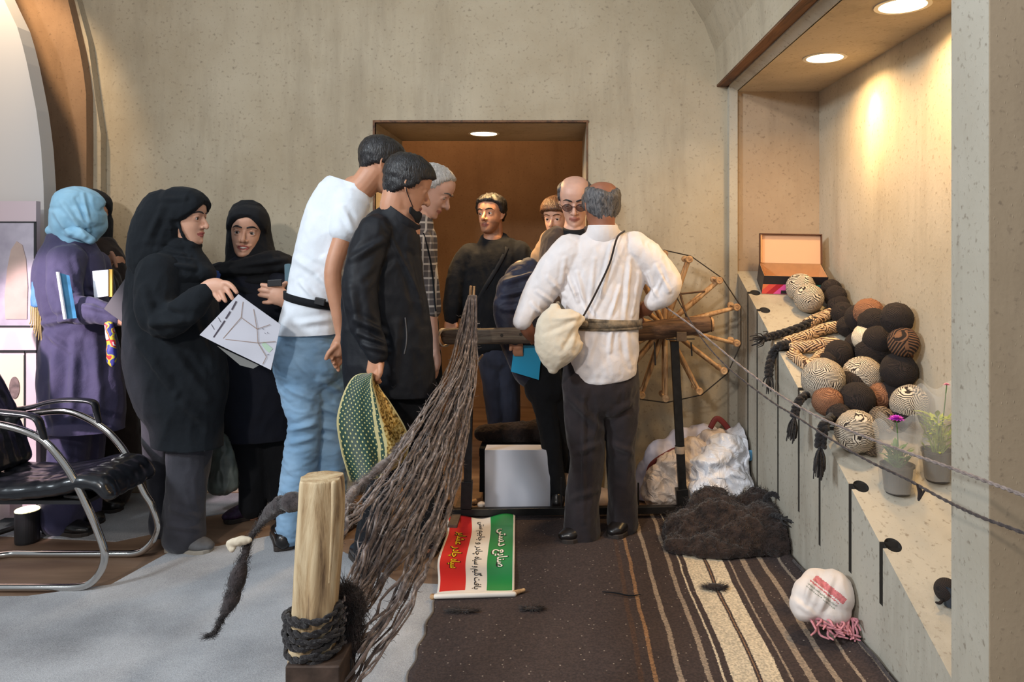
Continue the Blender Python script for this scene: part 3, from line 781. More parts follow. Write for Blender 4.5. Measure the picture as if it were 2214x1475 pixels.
hair(h, r, 'grey', hair_off(front=0.0, side=-0.008, back=-0.080, th=0.0105, top=[0.0, 0.075, 0.104, 0.085, 0.052]), grain=0.004, label='curly grey fringe of hair around a bald crown')
garment('trousers', Y, [[(1298, 790, 0.02, 80, 52), (1298, 830, 0.02, 82, 54), (1298, 855, 0.02, 78, 50)], [(1258, 830, 0, 44, 46), (1262, 910, 0, 42, 42), (1270, 990, 0, 37, 38), (1262, 1070, 0, 38, 38), (1258, 1150, 0, 40, 40)],
    [(1337, 830, 0.05, 44, 46), (1342, 910, 0.05, 38, 40), (1342, 990, 0.06, 31, 34), (1345, 1070, 0.07, 31, 34), (1347, 1128, 0.08, 33, 36)]], CL['brown_black'], r, seed=11, amp=0.007, freq=4, aniso=(1, 1, 0.5),
    segs=[(1230, 860, 1300, 930, 7, 6), (1240, 980, 1295, 960, 6, 5), (1235, 1080, 1290, 1060, 6, 4), (1320, 900, 1365, 870, 6, 5), (1322, 960, 1368, 980, 6, 4), (1262, 860, 1262, 1130, 4, 4)])
garment('shirt', Y, [[(1303, 500, 0, 34, 32), (1304, 518, 0, 62, 40), (1304, 545, 0, 94, 48), (1302, 600, 0, 92, 52), (1298, 650, 0, 86, 52), (1300, 700, 0, 82, 52), (1302, 750, 0, 80, 56), (1303, 800, 0, 74, 54)],
    [(1235, 545, 0, 40, 42), (1205, 580, 0, 40, 40), (1168, 632, 0, 35, 36), (1140, 675, -0.03, 24, 26), (1130, 695, -0.05, 20, 20)],
    [(1370, 540, 0, 40, 42), (1405, 565, 0, 37, 38), (1437, 608, -0.01, 36, 36), (1432, 635, -0.01, 30, 30), (1412, 652, 0.0, 20, 22)]], CL['shirt'], r, seed=5, amp=0.0056, freq=5.2, aniso=(1, 1, 0.7), segs=segM9, voxel=0.0065, cut=(1300, 812, 0.10, 0.25))
mb = MB(); addch(mb, Y, [(1302, 484, -0.034, 31, 33), (1303, 497, -0.030, 35, 36), (1303, 510, -0.022, 40, 36)]); me = fuse(mb, 0.005, 2); hem(me, Y, 1302, 488, 0, 0, up=1); finish('collar', me, CL['shirt'], r)
sash = cloth('striped_sash', s2l(150, 132, 108), s2l(34, 34, 34), 0.9, scale=26)
mb = MB(); ringband(mb, Y, 1302, 699, 82, 52, 7, 0.03, 5); ringband(mb, Y, 1302, 690, 82, 52, 4, -0.05, 4); ringband(mb, Y, 1302, 707, 82, 52, 3, 0.0, 5)
addch(mb, Y, [(1205, 655, -0.09, 5, 3), (1235, 690, -0.13, 6, 4), (1268, 700, -0.13, 6, 4)]); finish('sash', mb.mesh(), sash, r)
for (a, b_) in (((1232, 1168, 0.0), (1222, 1150, -0.2)), ((1345, 1150, 0), (1352, 1132, 0.2))): pass
shoe(r, (P(1282, 0, 3.42)[0], 3.42, 0.012), (P(1214, 0, 3.38)[0], 3.35, 0.012), CL['leather'], CL['sole'])
shoe(r, (P(1362, 0, 3.50)[0], 3.50, 0.012), (P(1318, 0, 3.5)[0], 3.40, 0.012), CL['leather'], CL['sole'])
# the cotton bag on a cord hangs from the shoulder: a thing of its own
bagm = cloth('cream_calico', s2l(222, 210, 190), s2l(204, 190, 168), 0.9, bump=0.2)
mb = MB(); addch(mb, Y - 0.17, [(1258, 690, 0.02, 8, 8), (1236, 695, 0, 30, 22), (1215, 715, 0, 52, 30), (1204, 750, 0, 52, 34), (1198, 780, 0, 32, 26), (1196, 798, 0, 12, 12)], n=30)
addch(mb, Y - 0.17, [(1200, 665, 0.02, 12, 10), (1196, 700, 0, 38, 26), (1206, 740, 0, 50, 30)], n=24)
me = fuse(mb, 0.006, 3); folds(me, 21, 0.003, 7, (1, 1, 1), [(1258, 690, 1215, 760, 5, -0.006), (1255, 688, 1180, 720, 5, -0.006), (1256, 694, 1245, 760, 5, -0.006), (1250, 686, 1200, 690, 4, 0.006)], Y)
bag = tag(finish('cloth_bag', me, bagm), 'cream cotton shoulder bag tied on a thin brown cord over a white shirt', 'bag')
mb = MB(); mb.loft([P(1350, 500, Y - 0.02), P(1334, 515, Y - 0.115), P(1318, 570, Y - 0.130), P(1290, 630, Y - 0.135), P(1268, 672, Y - 0.14), P(1256, 692, Y - 0.16)], 0.0045, n=8, sub=6)
finish('cord', mb.mesh(), CL['brown'], bag)

# ---------------------------------------------------------------- man in white T-shirt and light jeans
Y = 3.32
r = person(Y, 668, 'person leaning forward in white T-shirt, black waist belt and light blue jeans')
h = Head(824, 357, Y, yaw=118, pitch=16, k=1.03)
def ex(mb):
    neck(mb, h, P(770, 412, Y), 0.062)
    addch(mb, Y, [(738, 728, -0.1, 12, 14), (732, 745, -0.1, 15, 11), (726, 762, -0.1, 16, 10)])
    for i, (x, y) in enumerate(((716, 762), (720, 772), (724, 780), (730, 787))): addch(mb, Y, [(x + 10, y - 8, -0.10 + .012 * i, 5.5), (x, y + 4, -0.11 + .012 * i, 5), (x - 4 + 6, y + 14, -0.12 + .012 * i, 4.2)])
    addch(mb, Y, [(726, 748, -0.12, 6), (712, 762, -0.13, 5.5), (705, 776, -0.13, 4.5)])
body(r, h, Y, [[(745, 440, 0, 55, 36), (712, 540, 0, 58, 40), (668, 700, 0, 50, 40)], [(760, 445, -0.05, 26), (744, 505, -0.09, 21, 22), (719, 590, -0.12, 18, 19), (730, 670, -0.11, 15, 16), (738, 728, -0.1, 11, 13)],
    [(648, 800, 0, 32), (660, 900, 0, 22), (650, 1000, 0, 22), (632, 1120, 0, 15)], [(708, 800, 0.1, 32), (716, 900, 0.1, 24), (716, 1000, 0.1, 26), (722, 1110, 0.12, 15)]], 'mid', extra=ex)
hair(h, r, 'black', hair_off(front=0.062, side=0.0, back=-0.045, th=0.014), grain=0.003)
garment('jeans', Y, [[(666, 715, 0.02, 66, 50), (664, 760, 0.02, 70, 54), (664, 800, 0.02, 70, 54)], [(642, 790, 0, 46, 48), (652, 860, 0, 42, 44), (660, 910, 0, 34, 38), (654, 960, 0, 36, 38), (646, 1030, 0, 36, 38), (634, 1090, 0, 32, 36), (630, 1150, 0, 31, 35)],
    [(702, 800, 0.08, 46, 48), (714, 880, 0.1, 36, 40), (714, 950, 0.1, 32, 36), (716, 1040, 0.1, 32, 36), (722, 1140, 0.12, 30, 32)]], CL['denim'], r, seed=3, amp=0.0065, freq=6, aniso=(0.7, 0.7, 1.6), voxel=0.007,
    segs=[(620, 840, 690, 870, 6, 6), (625, 930, 690, 915, 5, 6), (622, 960, 688, 945, 5, 5), (690, 880, 745, 900, 5, 6), (690, 920, 740, 930, 5, 5), (692, 945, 735, 955, 5, 4), (640, 780, 690, 830, 6, 5), (612, 1060, 660, 1080, 5, 4), (690, 820, 740, 850, 6, 5), (655, 735, 735, 742, 1.6, 2), (610, 740, 640, 750, 1.6, 2)])
garment('t_shirt', Y, [[(768, 412, 0, 42, 38), (748, 430, 0, 66, 46), (732, 475, 0, 74, 50), (712, 540, 0, 73, 50), (690, 605, 0, 64, 48), (676, 655, 0, 58, 48), (668, 712, 0, 66, 50), (666, 760, 0, 68, 52)], [(758, 440, -0.04, 42, 40), (746, 498, -0.09, 33, 32)]], CL['white'], r, seed=8, amp=0.0035, freq=4.5, aniso=(1, 1, 0.7), voxel=0.0065, cut=(668, 722, 0.02), top=(728, 384, 0.32, 0),
    segs=[(700, 560, 745, 600, 6, 5), (690, 600, 730, 635, 6, 6), (650, 610, 680, 645, 5, 5), (640, 560, 700, 600, 7, 4), (740, 450, 765, 500, 6, 4), (640, 700, 720, 690, 6, 4)])
mb = MB(); ringband(mb, Y, 677, 650, 58, 48, 8, -0.22, 4); o = finish('waist_belt', mb.mesh(), CL['black'], r)
MB().obox(P(692, 652, Y - 0.11), (0.022, 0, -0.005), (0, 0.008, 0), (0.003, 0, 0.015)).build('buckle', M['black_plastic'], o, bevel=0.003)
shoe(r, (P(622, 0, 3.32)[0], 3.27, 0.008), (P(600, 0, 3.45)[0], 3.50, 0.008), CL['leather'], CL['sole'], w_=0.052, h=0.1)
shoe(r, (P(722, 0, 3.44)[0], 3.42, 0.008), (P(750, 0, 3.5)[0], 3.66, 0.008), CL['leather'], CL['sole'], w_=0.05, h=0.1)

# ---------------------------------------------------------------- man in black jacket with a mask on his chin
Y = 3.06
r = person(Y, 840, 'person in black zip jacket and lowered black face mask, holding a green patterned cloth')
h = Head(880, 402, Y, yaw=112, pitch=22, k=1.04)
def ex(mb):
    neck(mb, h, P(862, 465, Y), 0.060)
    addch(mb, Y, [(814, 765, -0.19, 16, 16), (813, 785, -0.19, 18, 14), (810, 803, -0.19, 18, 14)])
    for i in range(4): addch(mb, Y, [(806 + 5 * i, 800, -0.17 - .012 * i, 6.5), (800 + 5 * i, 816, -0.18 - .012 * i, 6), (806 + 5 * i, 826, -0.16 - .012 * i, 5)])
    addch(mb, Y, [(822, 790, -0.22, 6.5), (822, 806, -0.23, 6), (816, 820, -0.225, 5)])
body(r, h, Y, [[(855, 490, 0, 55, 38), (835, 600, 0, 60, 42), (845, 820, 0, 60, 42)], [(805, 520, -0.1, 26), (780, 620, -0.14, 24), (800, 720, -0.17, 20), (814, 765, -0.19, 15)],
    [(850, 850, 0, 34), (840, 1000, 0, 26), (800, 1150, 0, 16)], [(905, 850, 0.12, 34), (912, 1000, 0.14, 26), (925, 1180, 0.16, 17)]], 'mid', extra=ex)
hair(h, r, 'black', hair_off(front=0.055, side=-0.014, back=-0.078, th=0.016), grain=0.004, seed=6)
mb = MB(); mb.loft([h.w(q) for q in ((-0.050, 0.040, -0.085), (-0.03, 0.078, -0.100), (0, 0.096, -0.104), (0.03, 0.078, -0.100), (0.050, 0.040, -0.085))], [(0.026, 0.006)] * 5, n=16, sub=5, b=h.dirw((0, 1, 0)))
mb.loft([h.w(q) for q in ((0.050, 0.045, -0.075), (0.072, 0.01, -0.045), (0.078, -0.01, -0.02), (0.074, -0.014, 0.018))], 0.0018, n=8, sub=4)
mb.loft([h.w(q) for q in ((-0.050, 0.045, -0.075), (-0.072, 0.01, -0.045), (-0.078, -0.01, -0.02), (-0.074, -0.014, 0.018))], 0.0018, n=8, sub=4)
finish('face_mask', mb.mesh(), CL['black'], r)
garment('trousers', Y, [[(872, 830, 0.05, 62, 46), (878, 880, 0.05, 60, 44)], [(850, 870, 0, 42, 42), (842, 1000, 0, 34, 36), (815, 1100, 0, 32, 34), (796, 1190, 0, 32, 34)], [(905, 870, 0.12, 36, 40), (912, 1000, 0.14, 30, 34), (925, 1160, 0.16, 28, 30)]], CL['black'], r, seed=12, amp=0.006)
jk = garment('jacket', Y, [[(862, 470, 0, 46, 42), (848, 500, 0, 66, 48), (832, 550, 0, 80, 54), (830, 620, 0, 88, 58), (834, 700, 0, 96, 60), (840, 780, 0, 98, 62), (843, 835, 0, 97, 60), (845, 900, 0, 97, 60)],
    [(812, 500, -0.08, 38, 38), (786, 570, -0.14, 38, 38), (778, 640, -0.17, 37, 36), (790, 705, -0.18, 33, 32), (812, 752, -0.19, 26, 26), (816, 768, -0.19, 22, 22)]], CL['jacket'], r, seed=15, amp=0.005, freq=4.5, aniso=(1, 1, 0.6), voxel=0.0065, cut=(840, 850, -0.06), top=(828, 432, 0.85, 0),
    segs=[(760, 560, 830, 520, 7, 6), (790, 610, 850, 560, 7, -4), (770, 690, 830, 720, 6, 7), (775, 720, 835, 745, 5, 7), (785, 745, 840, 760, 5, 6), (830, 480, 905, 640, 4, 3), (880, 560, 920, 690, 8, 5), (860, 700, 850, 820, 9, 5), (760, 620, 775, 720, 8, 5), (905, 560, 935, 700, 5, 5)])
mb = MB(); addch(mb, Y, [(868, 440, 0, 43, 40), (862, 480, 0, 50, 44)]); me = fuse(mb, 0.006, 2); hem(me, Y, 828, 428, 0.75, 0, up=1); finish('collar', me, CL['jacket'], r)
mb = MB(); mb.loft(onto(jk, [(876, 688), (879, 720), (878, 745), (874, 765)]), 0.0028, n=6, sub=5); finish('pocket_zip', mb.mesh(), plain('zip_grey', (0.12, 0.12, 0.13), 0.4), r)
shoe(r, (P(802, 0, 3.1)[0], 3.05, 0.008), (P(778, 0, 3.3)[0], 3.26, 0.008), CL['leather'], CL['sole'])
shoe(r, (P(925, 0, 3.24)[0], 3.22, 0), (P(950, 0, 3.44)[0], 3.44, 0), CL['leather'], CL['sole'])

# ---------------------------------------------------------------- white-haired man in plaid shirt
Y = 3.64
r = person(Y, 905, 'person with white hair and plaid shirt bending his head, partly hidden behind the black jacket')
h = Head(937, 411, Y, yaw=86, pitch=34, k=1.04)
def ex(mb):
    neck(mb, h, P(905, 478, Y), 0.056)
    addch(mb, Y, [(941, 760, -0.1, 10, 12), (942, 780, -0.1, 12, 10), (940, 796, -0.1, 11, 9)])
    for i in range(4): addch(mb, Y, [(936 + 3 * i, 792, -0.12 + .02 * i, 4.5), (935 + 3 * i, 806, -0.12 + .02 * i, 4.5), (932 + 3 * i, 816, -0.12 + .02 * i, 4)])
    addch(mb, Y, [(934, 772, -0.12, 5), (930, 786, -0.13, 4.5), (930, 796, -0.13, 4)])
body(r, h, Y, [[(895, 510, 0, 40, 34), (898, 700, 0, 40, 36)], [(915, 540, -0.08, 20), (925, 640, -0.1, 17), (941, 760, -0.1, 10)], [(890, 740, 0, 30), (895, 950, 0, 22), (900, 1110, 0, 15)], [(925, 740, 0.05, 30), (930, 950, 0.05, 22), (935, 1110, 0.05, 15)]], 'pale', extra=ex)
h.details(r, 'grey', gaze=(0, 1, -0.5))
hair(h, r, 'white', hair_off(front=0.086, side=0.004, back=-0.06, th=0.010), grain=0.003, seed=9)
garment('trousers', Y, [[(903, 700, 0, 44, 40), (905, 760, 0, 44, 40)], [(890, 760, 0, 34), (895, 950, 0, 28), (900, 1100, 0, 26)], [(922, 760, 0.05, 32), (930, 950, 0.05, 27), (935, 1100, 0.05, 25)]], CL['black'], r, seed=14)
sh6 = garment('shirt', Y, [[(905, 482, 0, 32, 30), (900, 505, 0, 44, 36), (897, 560, 0, 48, 40), (900, 640, 0, 46, 40), (902, 705, 0, 44, 40)], [(908, 520, -0.07, 26, 28), (920, 590, -0.09, 26, 26), (930, 650, -0.1, 22, 22), (935, 672, -0.1, 18, 18)]], CL['plaid'], r, seed=16, amp=0.004)
mb = MB(); mb.loft(onto(sh6, [(916, 505), (928, 550), (936, 600), (940, 650), (942, 672)]), 0.004, n=6, sub=5); finish('strap', mb.mesh(), CL['black'], r)
shoe(r, (P(900, 0, 3.6)[0], 3.58, 0), (P(940, 0, 3.6)[0], 3.74, 0), CL['leather'], CL['sole'])
shoe(r, (P(935, 0, 3.65)[0], 3.63, 0), (P(962, 0, 3.7)[0], 3.82, 0), CL['leather'], CL['sole'])

# ---------------------------------------------------------------- woman in black chador, profile
Y = 3.3
r = person(Y, 390, 'person in black headscarf and long black coat in profile, holding a white map')
h = Head(399, 470, Y, yaw=89, pitch=4, k=1.02)
def ex(mb):
    neck(mb, h, P(385, 560, Y), 0.05)
    addch(mb, Y, [(440, 630, -0.2, 17, 13), (455, 622, -0.2, 19, 11), (470, 620, -0.2, 19, 10), (481, 621, -0.2, 15, 9)])
    for c in ([(478, 611, -0.2, 6), (492, 613, -0.205, 5.8), (503, 621, -0.21, 5.2), (512, 633, -0.21, 4.2)], [(480, 618, -0.2, 6), (490, 626, -0.205, 5.6), (497, 636, -0.21, 5), (503, 647, -0.21, 4)],
              [(474, 626, -0.205, 6), (480, 636, -0.21, 5.4), (484, 645, -0.215, 4.8), (488, 652, -0.215, 4)], [(462, 632, -0.205, 6), (468, 641, -0.21, 5), (474, 650, -0.215, 4)],
              [(468, 614, -0.18, 7), (482, 622, -0.165, 6), (496, 634, -0.165, 4.8)]): addch(mb, Y, c)
body(r, h, Y, [[(360, 575, 0, 50, 40), (375, 700, 0, 60, 50), (390, 850, 0, 60, 50)], [(350, 600, -0.1, 28), (345, 680, -0.15, 26), (400, 660, -0.2, 20), (440, 630, -0.2, 14)],
    [(410, 900, 0, 34), (402, 1050, 0, 26), (395, 1165, 0, 18)], [(345, 900, 0.1, 30), (345, 1050, 0.1, 22), (350, 1150, 0.1, 16)]], 'fair', extra=ex, voxel=0.0042, ears=False, nose=0.0)
h.details(r, 'black', gaze=(0.1, 1, -0.02))
garment('trousers', Y, [[(412, 900, 0, 50, 46), (410, 980, 0, 45, 44), (404, 1060, 0, 42, 42), (398, 1120, 0, 43, 42), (396, 1158, 0, 44, 44)], [(345, 900, 0.1, 36), (342, 1000, 0.1, 27), (350, 1080, 0.1, 24), (352, 1140, 0.1, 26)]], CL['charcoal'], r, seed=31, amp=0.006, segs=[(370, 1100, 430, 1120, 6, 5), (365, 1135, 430, 1145, 5, 5)])
garment('coat', Y, [[(370, 560, 0, 55, 48), (358, 590, 0, 76, 56), (366, 640, 0, 92, 66), (374, 710, 0, 102, 74), (380, 780, 0, 105, 76), (394, 860, 0, 95, 72), (404, 920, 0, 74, 62), (408, 1000, 0, 70, 60)],
    [(345, 590, -0.10, 45, 44), (338, 650, -0.15, 42, 42), (352, 692, -0.18, 40, 38), (400, 672, -0.2, 34, 32), (436, 640, -0.2, 25, 22), (446, 632, -0.2, 20, 18)]], CL['chador'], r, seed=33, amp=0.008, freq=3.6, aniso=(1, 1, 0.5), voxel=0.008, cut=(405, 962, -0.05),
    segs=[(330, 700, 420, 690, 8, 8), (340, 660, 400, 690, 7, -6), (300, 740, 380, 850, 9, 8), (360, 740, 450, 860, 9, 7), (420, 700, 470, 800, 9, 6), (310, 620, 330, 700, 8, 6), (380, 860, 460, 930, 8, 6)])
hijab(h, r, Y, CL['chador'], [[(366, 460, 0, 60, 48), (346, 495, 0, 58, 52), (336, 535, 0, 56, 54), (340, 565, 0, 60, 56)], [(392, 538, 0, 30, 40), (388, 560, 0, 55, 50), (382, 590, -0.02, 66, 54)], [(404, 532, 0, 22, 30), (424, 565, 0, 22, 30), (444, 592, -0.02, 20, 28)]],
      hijab_off(0.066, 0.064, -0.114, 0.02, 0.02), segs=[(340, 540, 410, 555, 5, 5), (330, 565, 420, 580, 5, 5), (350, 450, 320, 520, 7, 5), (400, 430, 350, 430, 5, 3)], seed=34)
shoe(r, (P(372, 0, 3.32)[0], 3.30, 0), (P(462, 0, 3.3)[0], 3.27, 0), CL['sneaker'], CL['sole_pale'], w_=0.05)
shoe(r, (P(338, 0, 3.44)[0], 3.44, 0), (P(392, 0, 3.5)[0], 3.48, 0), CL['sneaker'], CL['sole_pale'])

# ---------------------------------------------------------------- smiling woman facing the camera
Y = 3.68
r = person(Y, 545, 'smiling person in black headscarf facing the room, one hand laid on the chest')
h = Head(535, 502, Y, yaw=13, pitch=3, roll=-4, k=1.06)
def ex(mb):
    neck(mb, h, P(536, 580, Y), 0.05)
    addch(mb, Y, [(640, 668, -0.14, 16, 13), (618, 650, -0.17, 18, 12), (603, 641, -0.185, 21, 10), (590, 637, -0.19, 20, 9)])
    for c in ([(594, 626, -0.19, 6), (580, 619, -0.2, 5.4), (566, 616, -0.2, 4.3)], [(590, 632, -0.19, 6), (576, 629, -0.2, 5.4), (561, 627, -0.2, 4.3)], [(588, 641, -0.19, 6), (575, 640, -0.2, 5.2), (561, 638, -0.2, 4.2)],
              [(593, 651, -0.19, 6), (582, 654, -0.195, 5), (570, 654, -0.2, 4)], [(606, 628, -0.17, 6.5), (612, 618, -0.165, 6), (618, 612, -0.16, 4.8)]): addch(mb, Y, c)
body(r, h, Y, [[(545, 600, 0, 60, 36), (545, 720, 0, 55, 40), (550, 860, 0, 60, 42)], [(605, 600, 0, 24), (650, 680, -0.08, 22), (640, 668, -0.14, 14)], [(480, 610, 0, 24), (465, 700, -0.02, 20), (480, 790, -0.05, 14)],
    [(535, 900, 0, 32), (545, 1000, 0, 25), (547, 1110, 0, 16)], [(600, 900, 0.03, 32), (605, 1000, 0.03, 25), (612, 1120, 0.03, 16)]], 'fair', extra=ex, voxel=0.0042, ears=False, smile=2.2)
h.details(r, 'black', gaze=(0.0, 1, 0.0), teeth=True, brow_w=1.15)
garment('trousers', Y, [[(536, 880, 0, 48, 44), (537, 975, 0, 42, 40), (546, 1040, 0, 29, 32), (546, 1095, 0, 26, 30)], [(600, 880, 0.03, 46, 42), (606, 980, 0.03, 34, 34), (612, 1100, 0.03, 28, 28)]], CL['black'], r, seed=41)
garment('coat', Y, [[(545, 585, 0, 64, 44), (545, 620, 0, 84, 52), (542, 700, 0, 84, 58), (545, 790, 0, 96, 64), (552, 860, 0, 100, 66), (556, 925, 0, 92, 62), (556, 990, 0, 90, 60)], [(600, 600, 0, 36, 38), (642, 660, -0.05, 34, 34), (655, 695, -0.1, 30, 30), (638, 672, -0.14, 22, 20)], [(480, 600, 0, 34, 36), (464, 690, -0.02, 30, 30), (480, 775, -0.05, 24, 24)]], CL['navy_coat'], r, seed=42, amp=0.006, cut=(550, 945, 0.03))
hijab(h, r, Y, CL['black'], [[(536, 470, 0.03, 40, 42), (540, 530, 0.04, 50, 40), (545, 575, 0.02, 58, 46), (545, 605, 0, 86, 54)], [(480, 592, -0.03, 24, 34), (530, 580, -0.08, 22, 26), (590, 565, -0.05, 24, 34), (628, 575, -0.01, 20, 34)], [(520, 605, -0.04, 42, 36), (530, 650, -0.06, 52, 30), (540, 690, -0.07, 44, 22)]],
      hijab_off(0.069, 0.072, -0.116, 0.021, 0.01), w_=0.069, zt=0.072, zb=-0.116, segs=[(470, 590, 600, 585, 6, 6), (500, 580, 620, 560, 5, 5), (480, 610, 560, 640, 6, 4)], seed=44)
shoe(r, (P(548, 0, 3.68)[0], 3.70, 0), (P(482, 0, 3.6)[0], 3.62, 0), CL['purple'], CL['sole'])
shoe(r, (P(612, 0, 3.7)[0], 3.74, 0), (P(630, 0, 3.6)[0], 3.52, 0), CL['purple'], CL['sole'])
mb = MB(); mb.loft([P(622, 572, Y - 0.13), P(622, 620, Y - 0.15), P(612, 660, Y - 0.15)], [(0.016, 0.004)] * 3, n=10, sub=4); tag(finish('strap', mb.mesh(), cloth('teal_webbing', s2l(90, 116, 128)), r), 'teal bag strap')
mb = MB(); mb.loft([P(470, 588, Y - 0.12), P(464, 610, Y - 0.13)], [(0.02, 0.006)] * 2, n=10, sub=4); tag(finish('strap', mb.mesh(), cloth('blue_webbing', s2l(50, 74, 130)), r), 'blue bag strap')

# ---------------------------------------------------------------- woman in navy coat and light blue scarf
Y = 3.5
r = person(Y, 170, 'person from behind in light blue headscarf and long navy coat beside the poster stand')
h = Head(172, 465, Y, yaw=122, pitch=6, k=1.02)
def ex(mb):
    neck(mb, h, P(160, 540, Y), 0.048)
    addch(mb, Y, [(258, 690, -0.2, 15, 12), (272, 692, -0.2, 15, 9), (284, 694, -0.2, 13, 8)])
    for i in range(4): addch(mb, Y, [(284, 684 + 6 * i, -0.2, 5), (294, 686 + 6 * i, -0.21, 5), (300, 692 + 6 * i, -0.2, 4)])
    addch(mb, Y, [(270, 684, -0.22, 5.5), (282, 680, -0.23, 5), (290, 682, -0.23, 4)])
body(r, h, Y, [[(150, 560, 0, 50, 36), (165, 700, 0, 46, 38), (178, 880, 0, 55, 44)], [(140, 570, -0.1, 24), (150, 660, -0.16, 22), (200, 675, -0.19, 18), (258, 690, -0.2, 13)], [(150, 900, 0, 30), (142, 1000, 0, 24), (136, 1130, 0, 16)], [(190, 900, 0.12, 30), (186, 1000, 0.12, 24), (180, 1120, 0.12, 16)]], 'fair', extra=ex, ears=False)
garment('trousers', Y, [[(152, 890, 0, 40, 42), (148, 990, 0, 38, 40), (138, 1060, 0, 42, 42), (132, 1118, 0, 44, 42)], [(190, 890, 0.12, 36), (186, 1000, 0.12, 32), (182, 1100, 0.12, 34)]], CL['navy'], r, seed=51)
garment('coat', Y, [[(152, 525, 0, 48, 40), (150, 555, 0, 66, 48), (150, 600, 0, 74, 54), (156, 650, 0, 70, 52), (168, 700, 0, 68, 52), (172, 760, 0, 82, 60), (176, 840, 0, 88, 64), (178, 912, 0, 86, 62), (178, 980, 0, 84, 60)],
    [(145, 560, -0.1, 36, 36), (140, 620, -0.15, 34, 34), (156, 668, -0.18, 32, 30), (205, 672, -0.2, 27, 24), (250, 686, -0.2, 20, 18)], [(205, 570, 0.08, 28, 30), (222, 640, 0.1, 24, 26), (230, 690, 0.1, 20, 20)]], CL['navy'], r, seed=52, amp=0.007, freq=4, voxel=0.0075, cut=(178, 928, 0.0),
    segs=[(120, 590, 160, 680, 6, 7), (165, 560, 190, 640, 6, 6), (150, 640, 240, 640, 5, 7), (170, 625, 230, 655, 5, 6), (95, 700, 150, 690, 6, 7), (100, 720, 150, 760, 6, 6), (160, 740, 158, 900, 9, 9), (120, 760, 115, 900, 8, 5), (205, 740, 215, 900, 10, 6), (180, 660, 240, 675, 4, 5)])
hijab(h, r, Y, CL['sky'], [[(168, 468, 0, 54, 52), (162, 492, 0, 47, 46), (165, 512, 0, 38, 38)], [(196, 470, 0.02, 26, 44), (205, 492, 0.02, 18, 34), (200, 515, 0.02, 10, 16)], [(135, 500, 0, 16, 34), (170, 505, -0.08, 12, 14), (196, 520, -0.06, 9, 10)]],
      hijab_off(0.060, 0.058, -0.118, 0.018, 0.006), segs=[(135, 440, 185, 510, 5, 5), (120, 460, 150, 505, 5, 5), (180, 420, 195, 500, 4, 4), (165, 430, 205, 510, 4, -4)], seed=53, rim=False)
mb = MB(); addch(mb, Y, [(152, 520, 0, 43, 36), (152, 528, 0, 47, 39)]); tag(finish('collar', fuse(mb, 0.006, 2), cloth('mauve_collar', s2l(150, 120, 140)), r), 'mauve coat collar')
shoe(r, (P(104, 0, 3.5)[0], 3.50, 0), (P(205, 0, 3.5)[0], 3.46, 0), CL['leather'], CL['sole'])
shoe(r, (P(170, 0, 3.6)[0], 3.62, 0), (P(218, 0, 3.6)[0], 3.60, 0), CL['leather'], CL['sole'])

# ---------------------------------------------------------------- person in dark brown between them
Y = 3.86
r = person(Y, 245, 'person in dark brown clothes almost hidden behind the navy coat, raising one hand')
h = Head(198, 462, Y, yaw=60, pitch=5, k=1.0)
def ex(mb):
    neck(mb, h, P(205, 540, Y), 0.048)
    addch(mb, Y, [(226, 585, -0.15, 9, 10), (232, 570, -0.15, 11, 9), (238, 562, -0.15, 10, 7)])
    for i, (x, y) in enumerate(((252, 572), (250, 562), (247, 555), (240, 549))): addch(mb, Y, [(238, 564 - 3 * i, -0.15, 4), (246 - i, 560 - 4 * i, -0.16, 4), (x, y + 6 - 3 * i, -0.16, 3.4)])
body(r, h, Y, [[(225, 570, 0, 44, 34), (240, 760, 0, 40, 38)], [(232, 600, -0.08, 18), (250, 660, -0.12, 17), (226, 585, -0.15, 9)], [(235, 800, 0, 30), (232, 1090, 0, 16)], [(270, 800, 0.05, 28), (262, 1080, 0.05, 15)]], 'mid', extra=ex, ears=False)
garment('coat', Y, [[(210, 540, 0, 40, 36), (225, 580, 0, 46, 42), (236, 680, 0, 42, 44), (240, 780, 0, 42, 46), (238, 860, 0, 46, 46), (252, 950, 0, 48, 46), (250, 1020, 0, 46, 44), (240, 1070, 0, 36, 38)], [(236, 600, -0.08, 22), (250, 655, -0.12, 21), (228, 594, -0.15, 14)]], CL['brown'], r, seed=61)
hijab(h, r, Y, CL['black'], [[(198, 475, 0.02, 40, 40), (202, 530, 0, 36, 36)]], hijab_off(0.053, 0.052, -0.118, 0.016), rim=False, seed=62)
shoe(r, (P(205, 0, 3.78)[0], 3.78, 0), (P(262, 0, 3.78)[0], 3.78, 0), CL['leather'], CL['sole'])

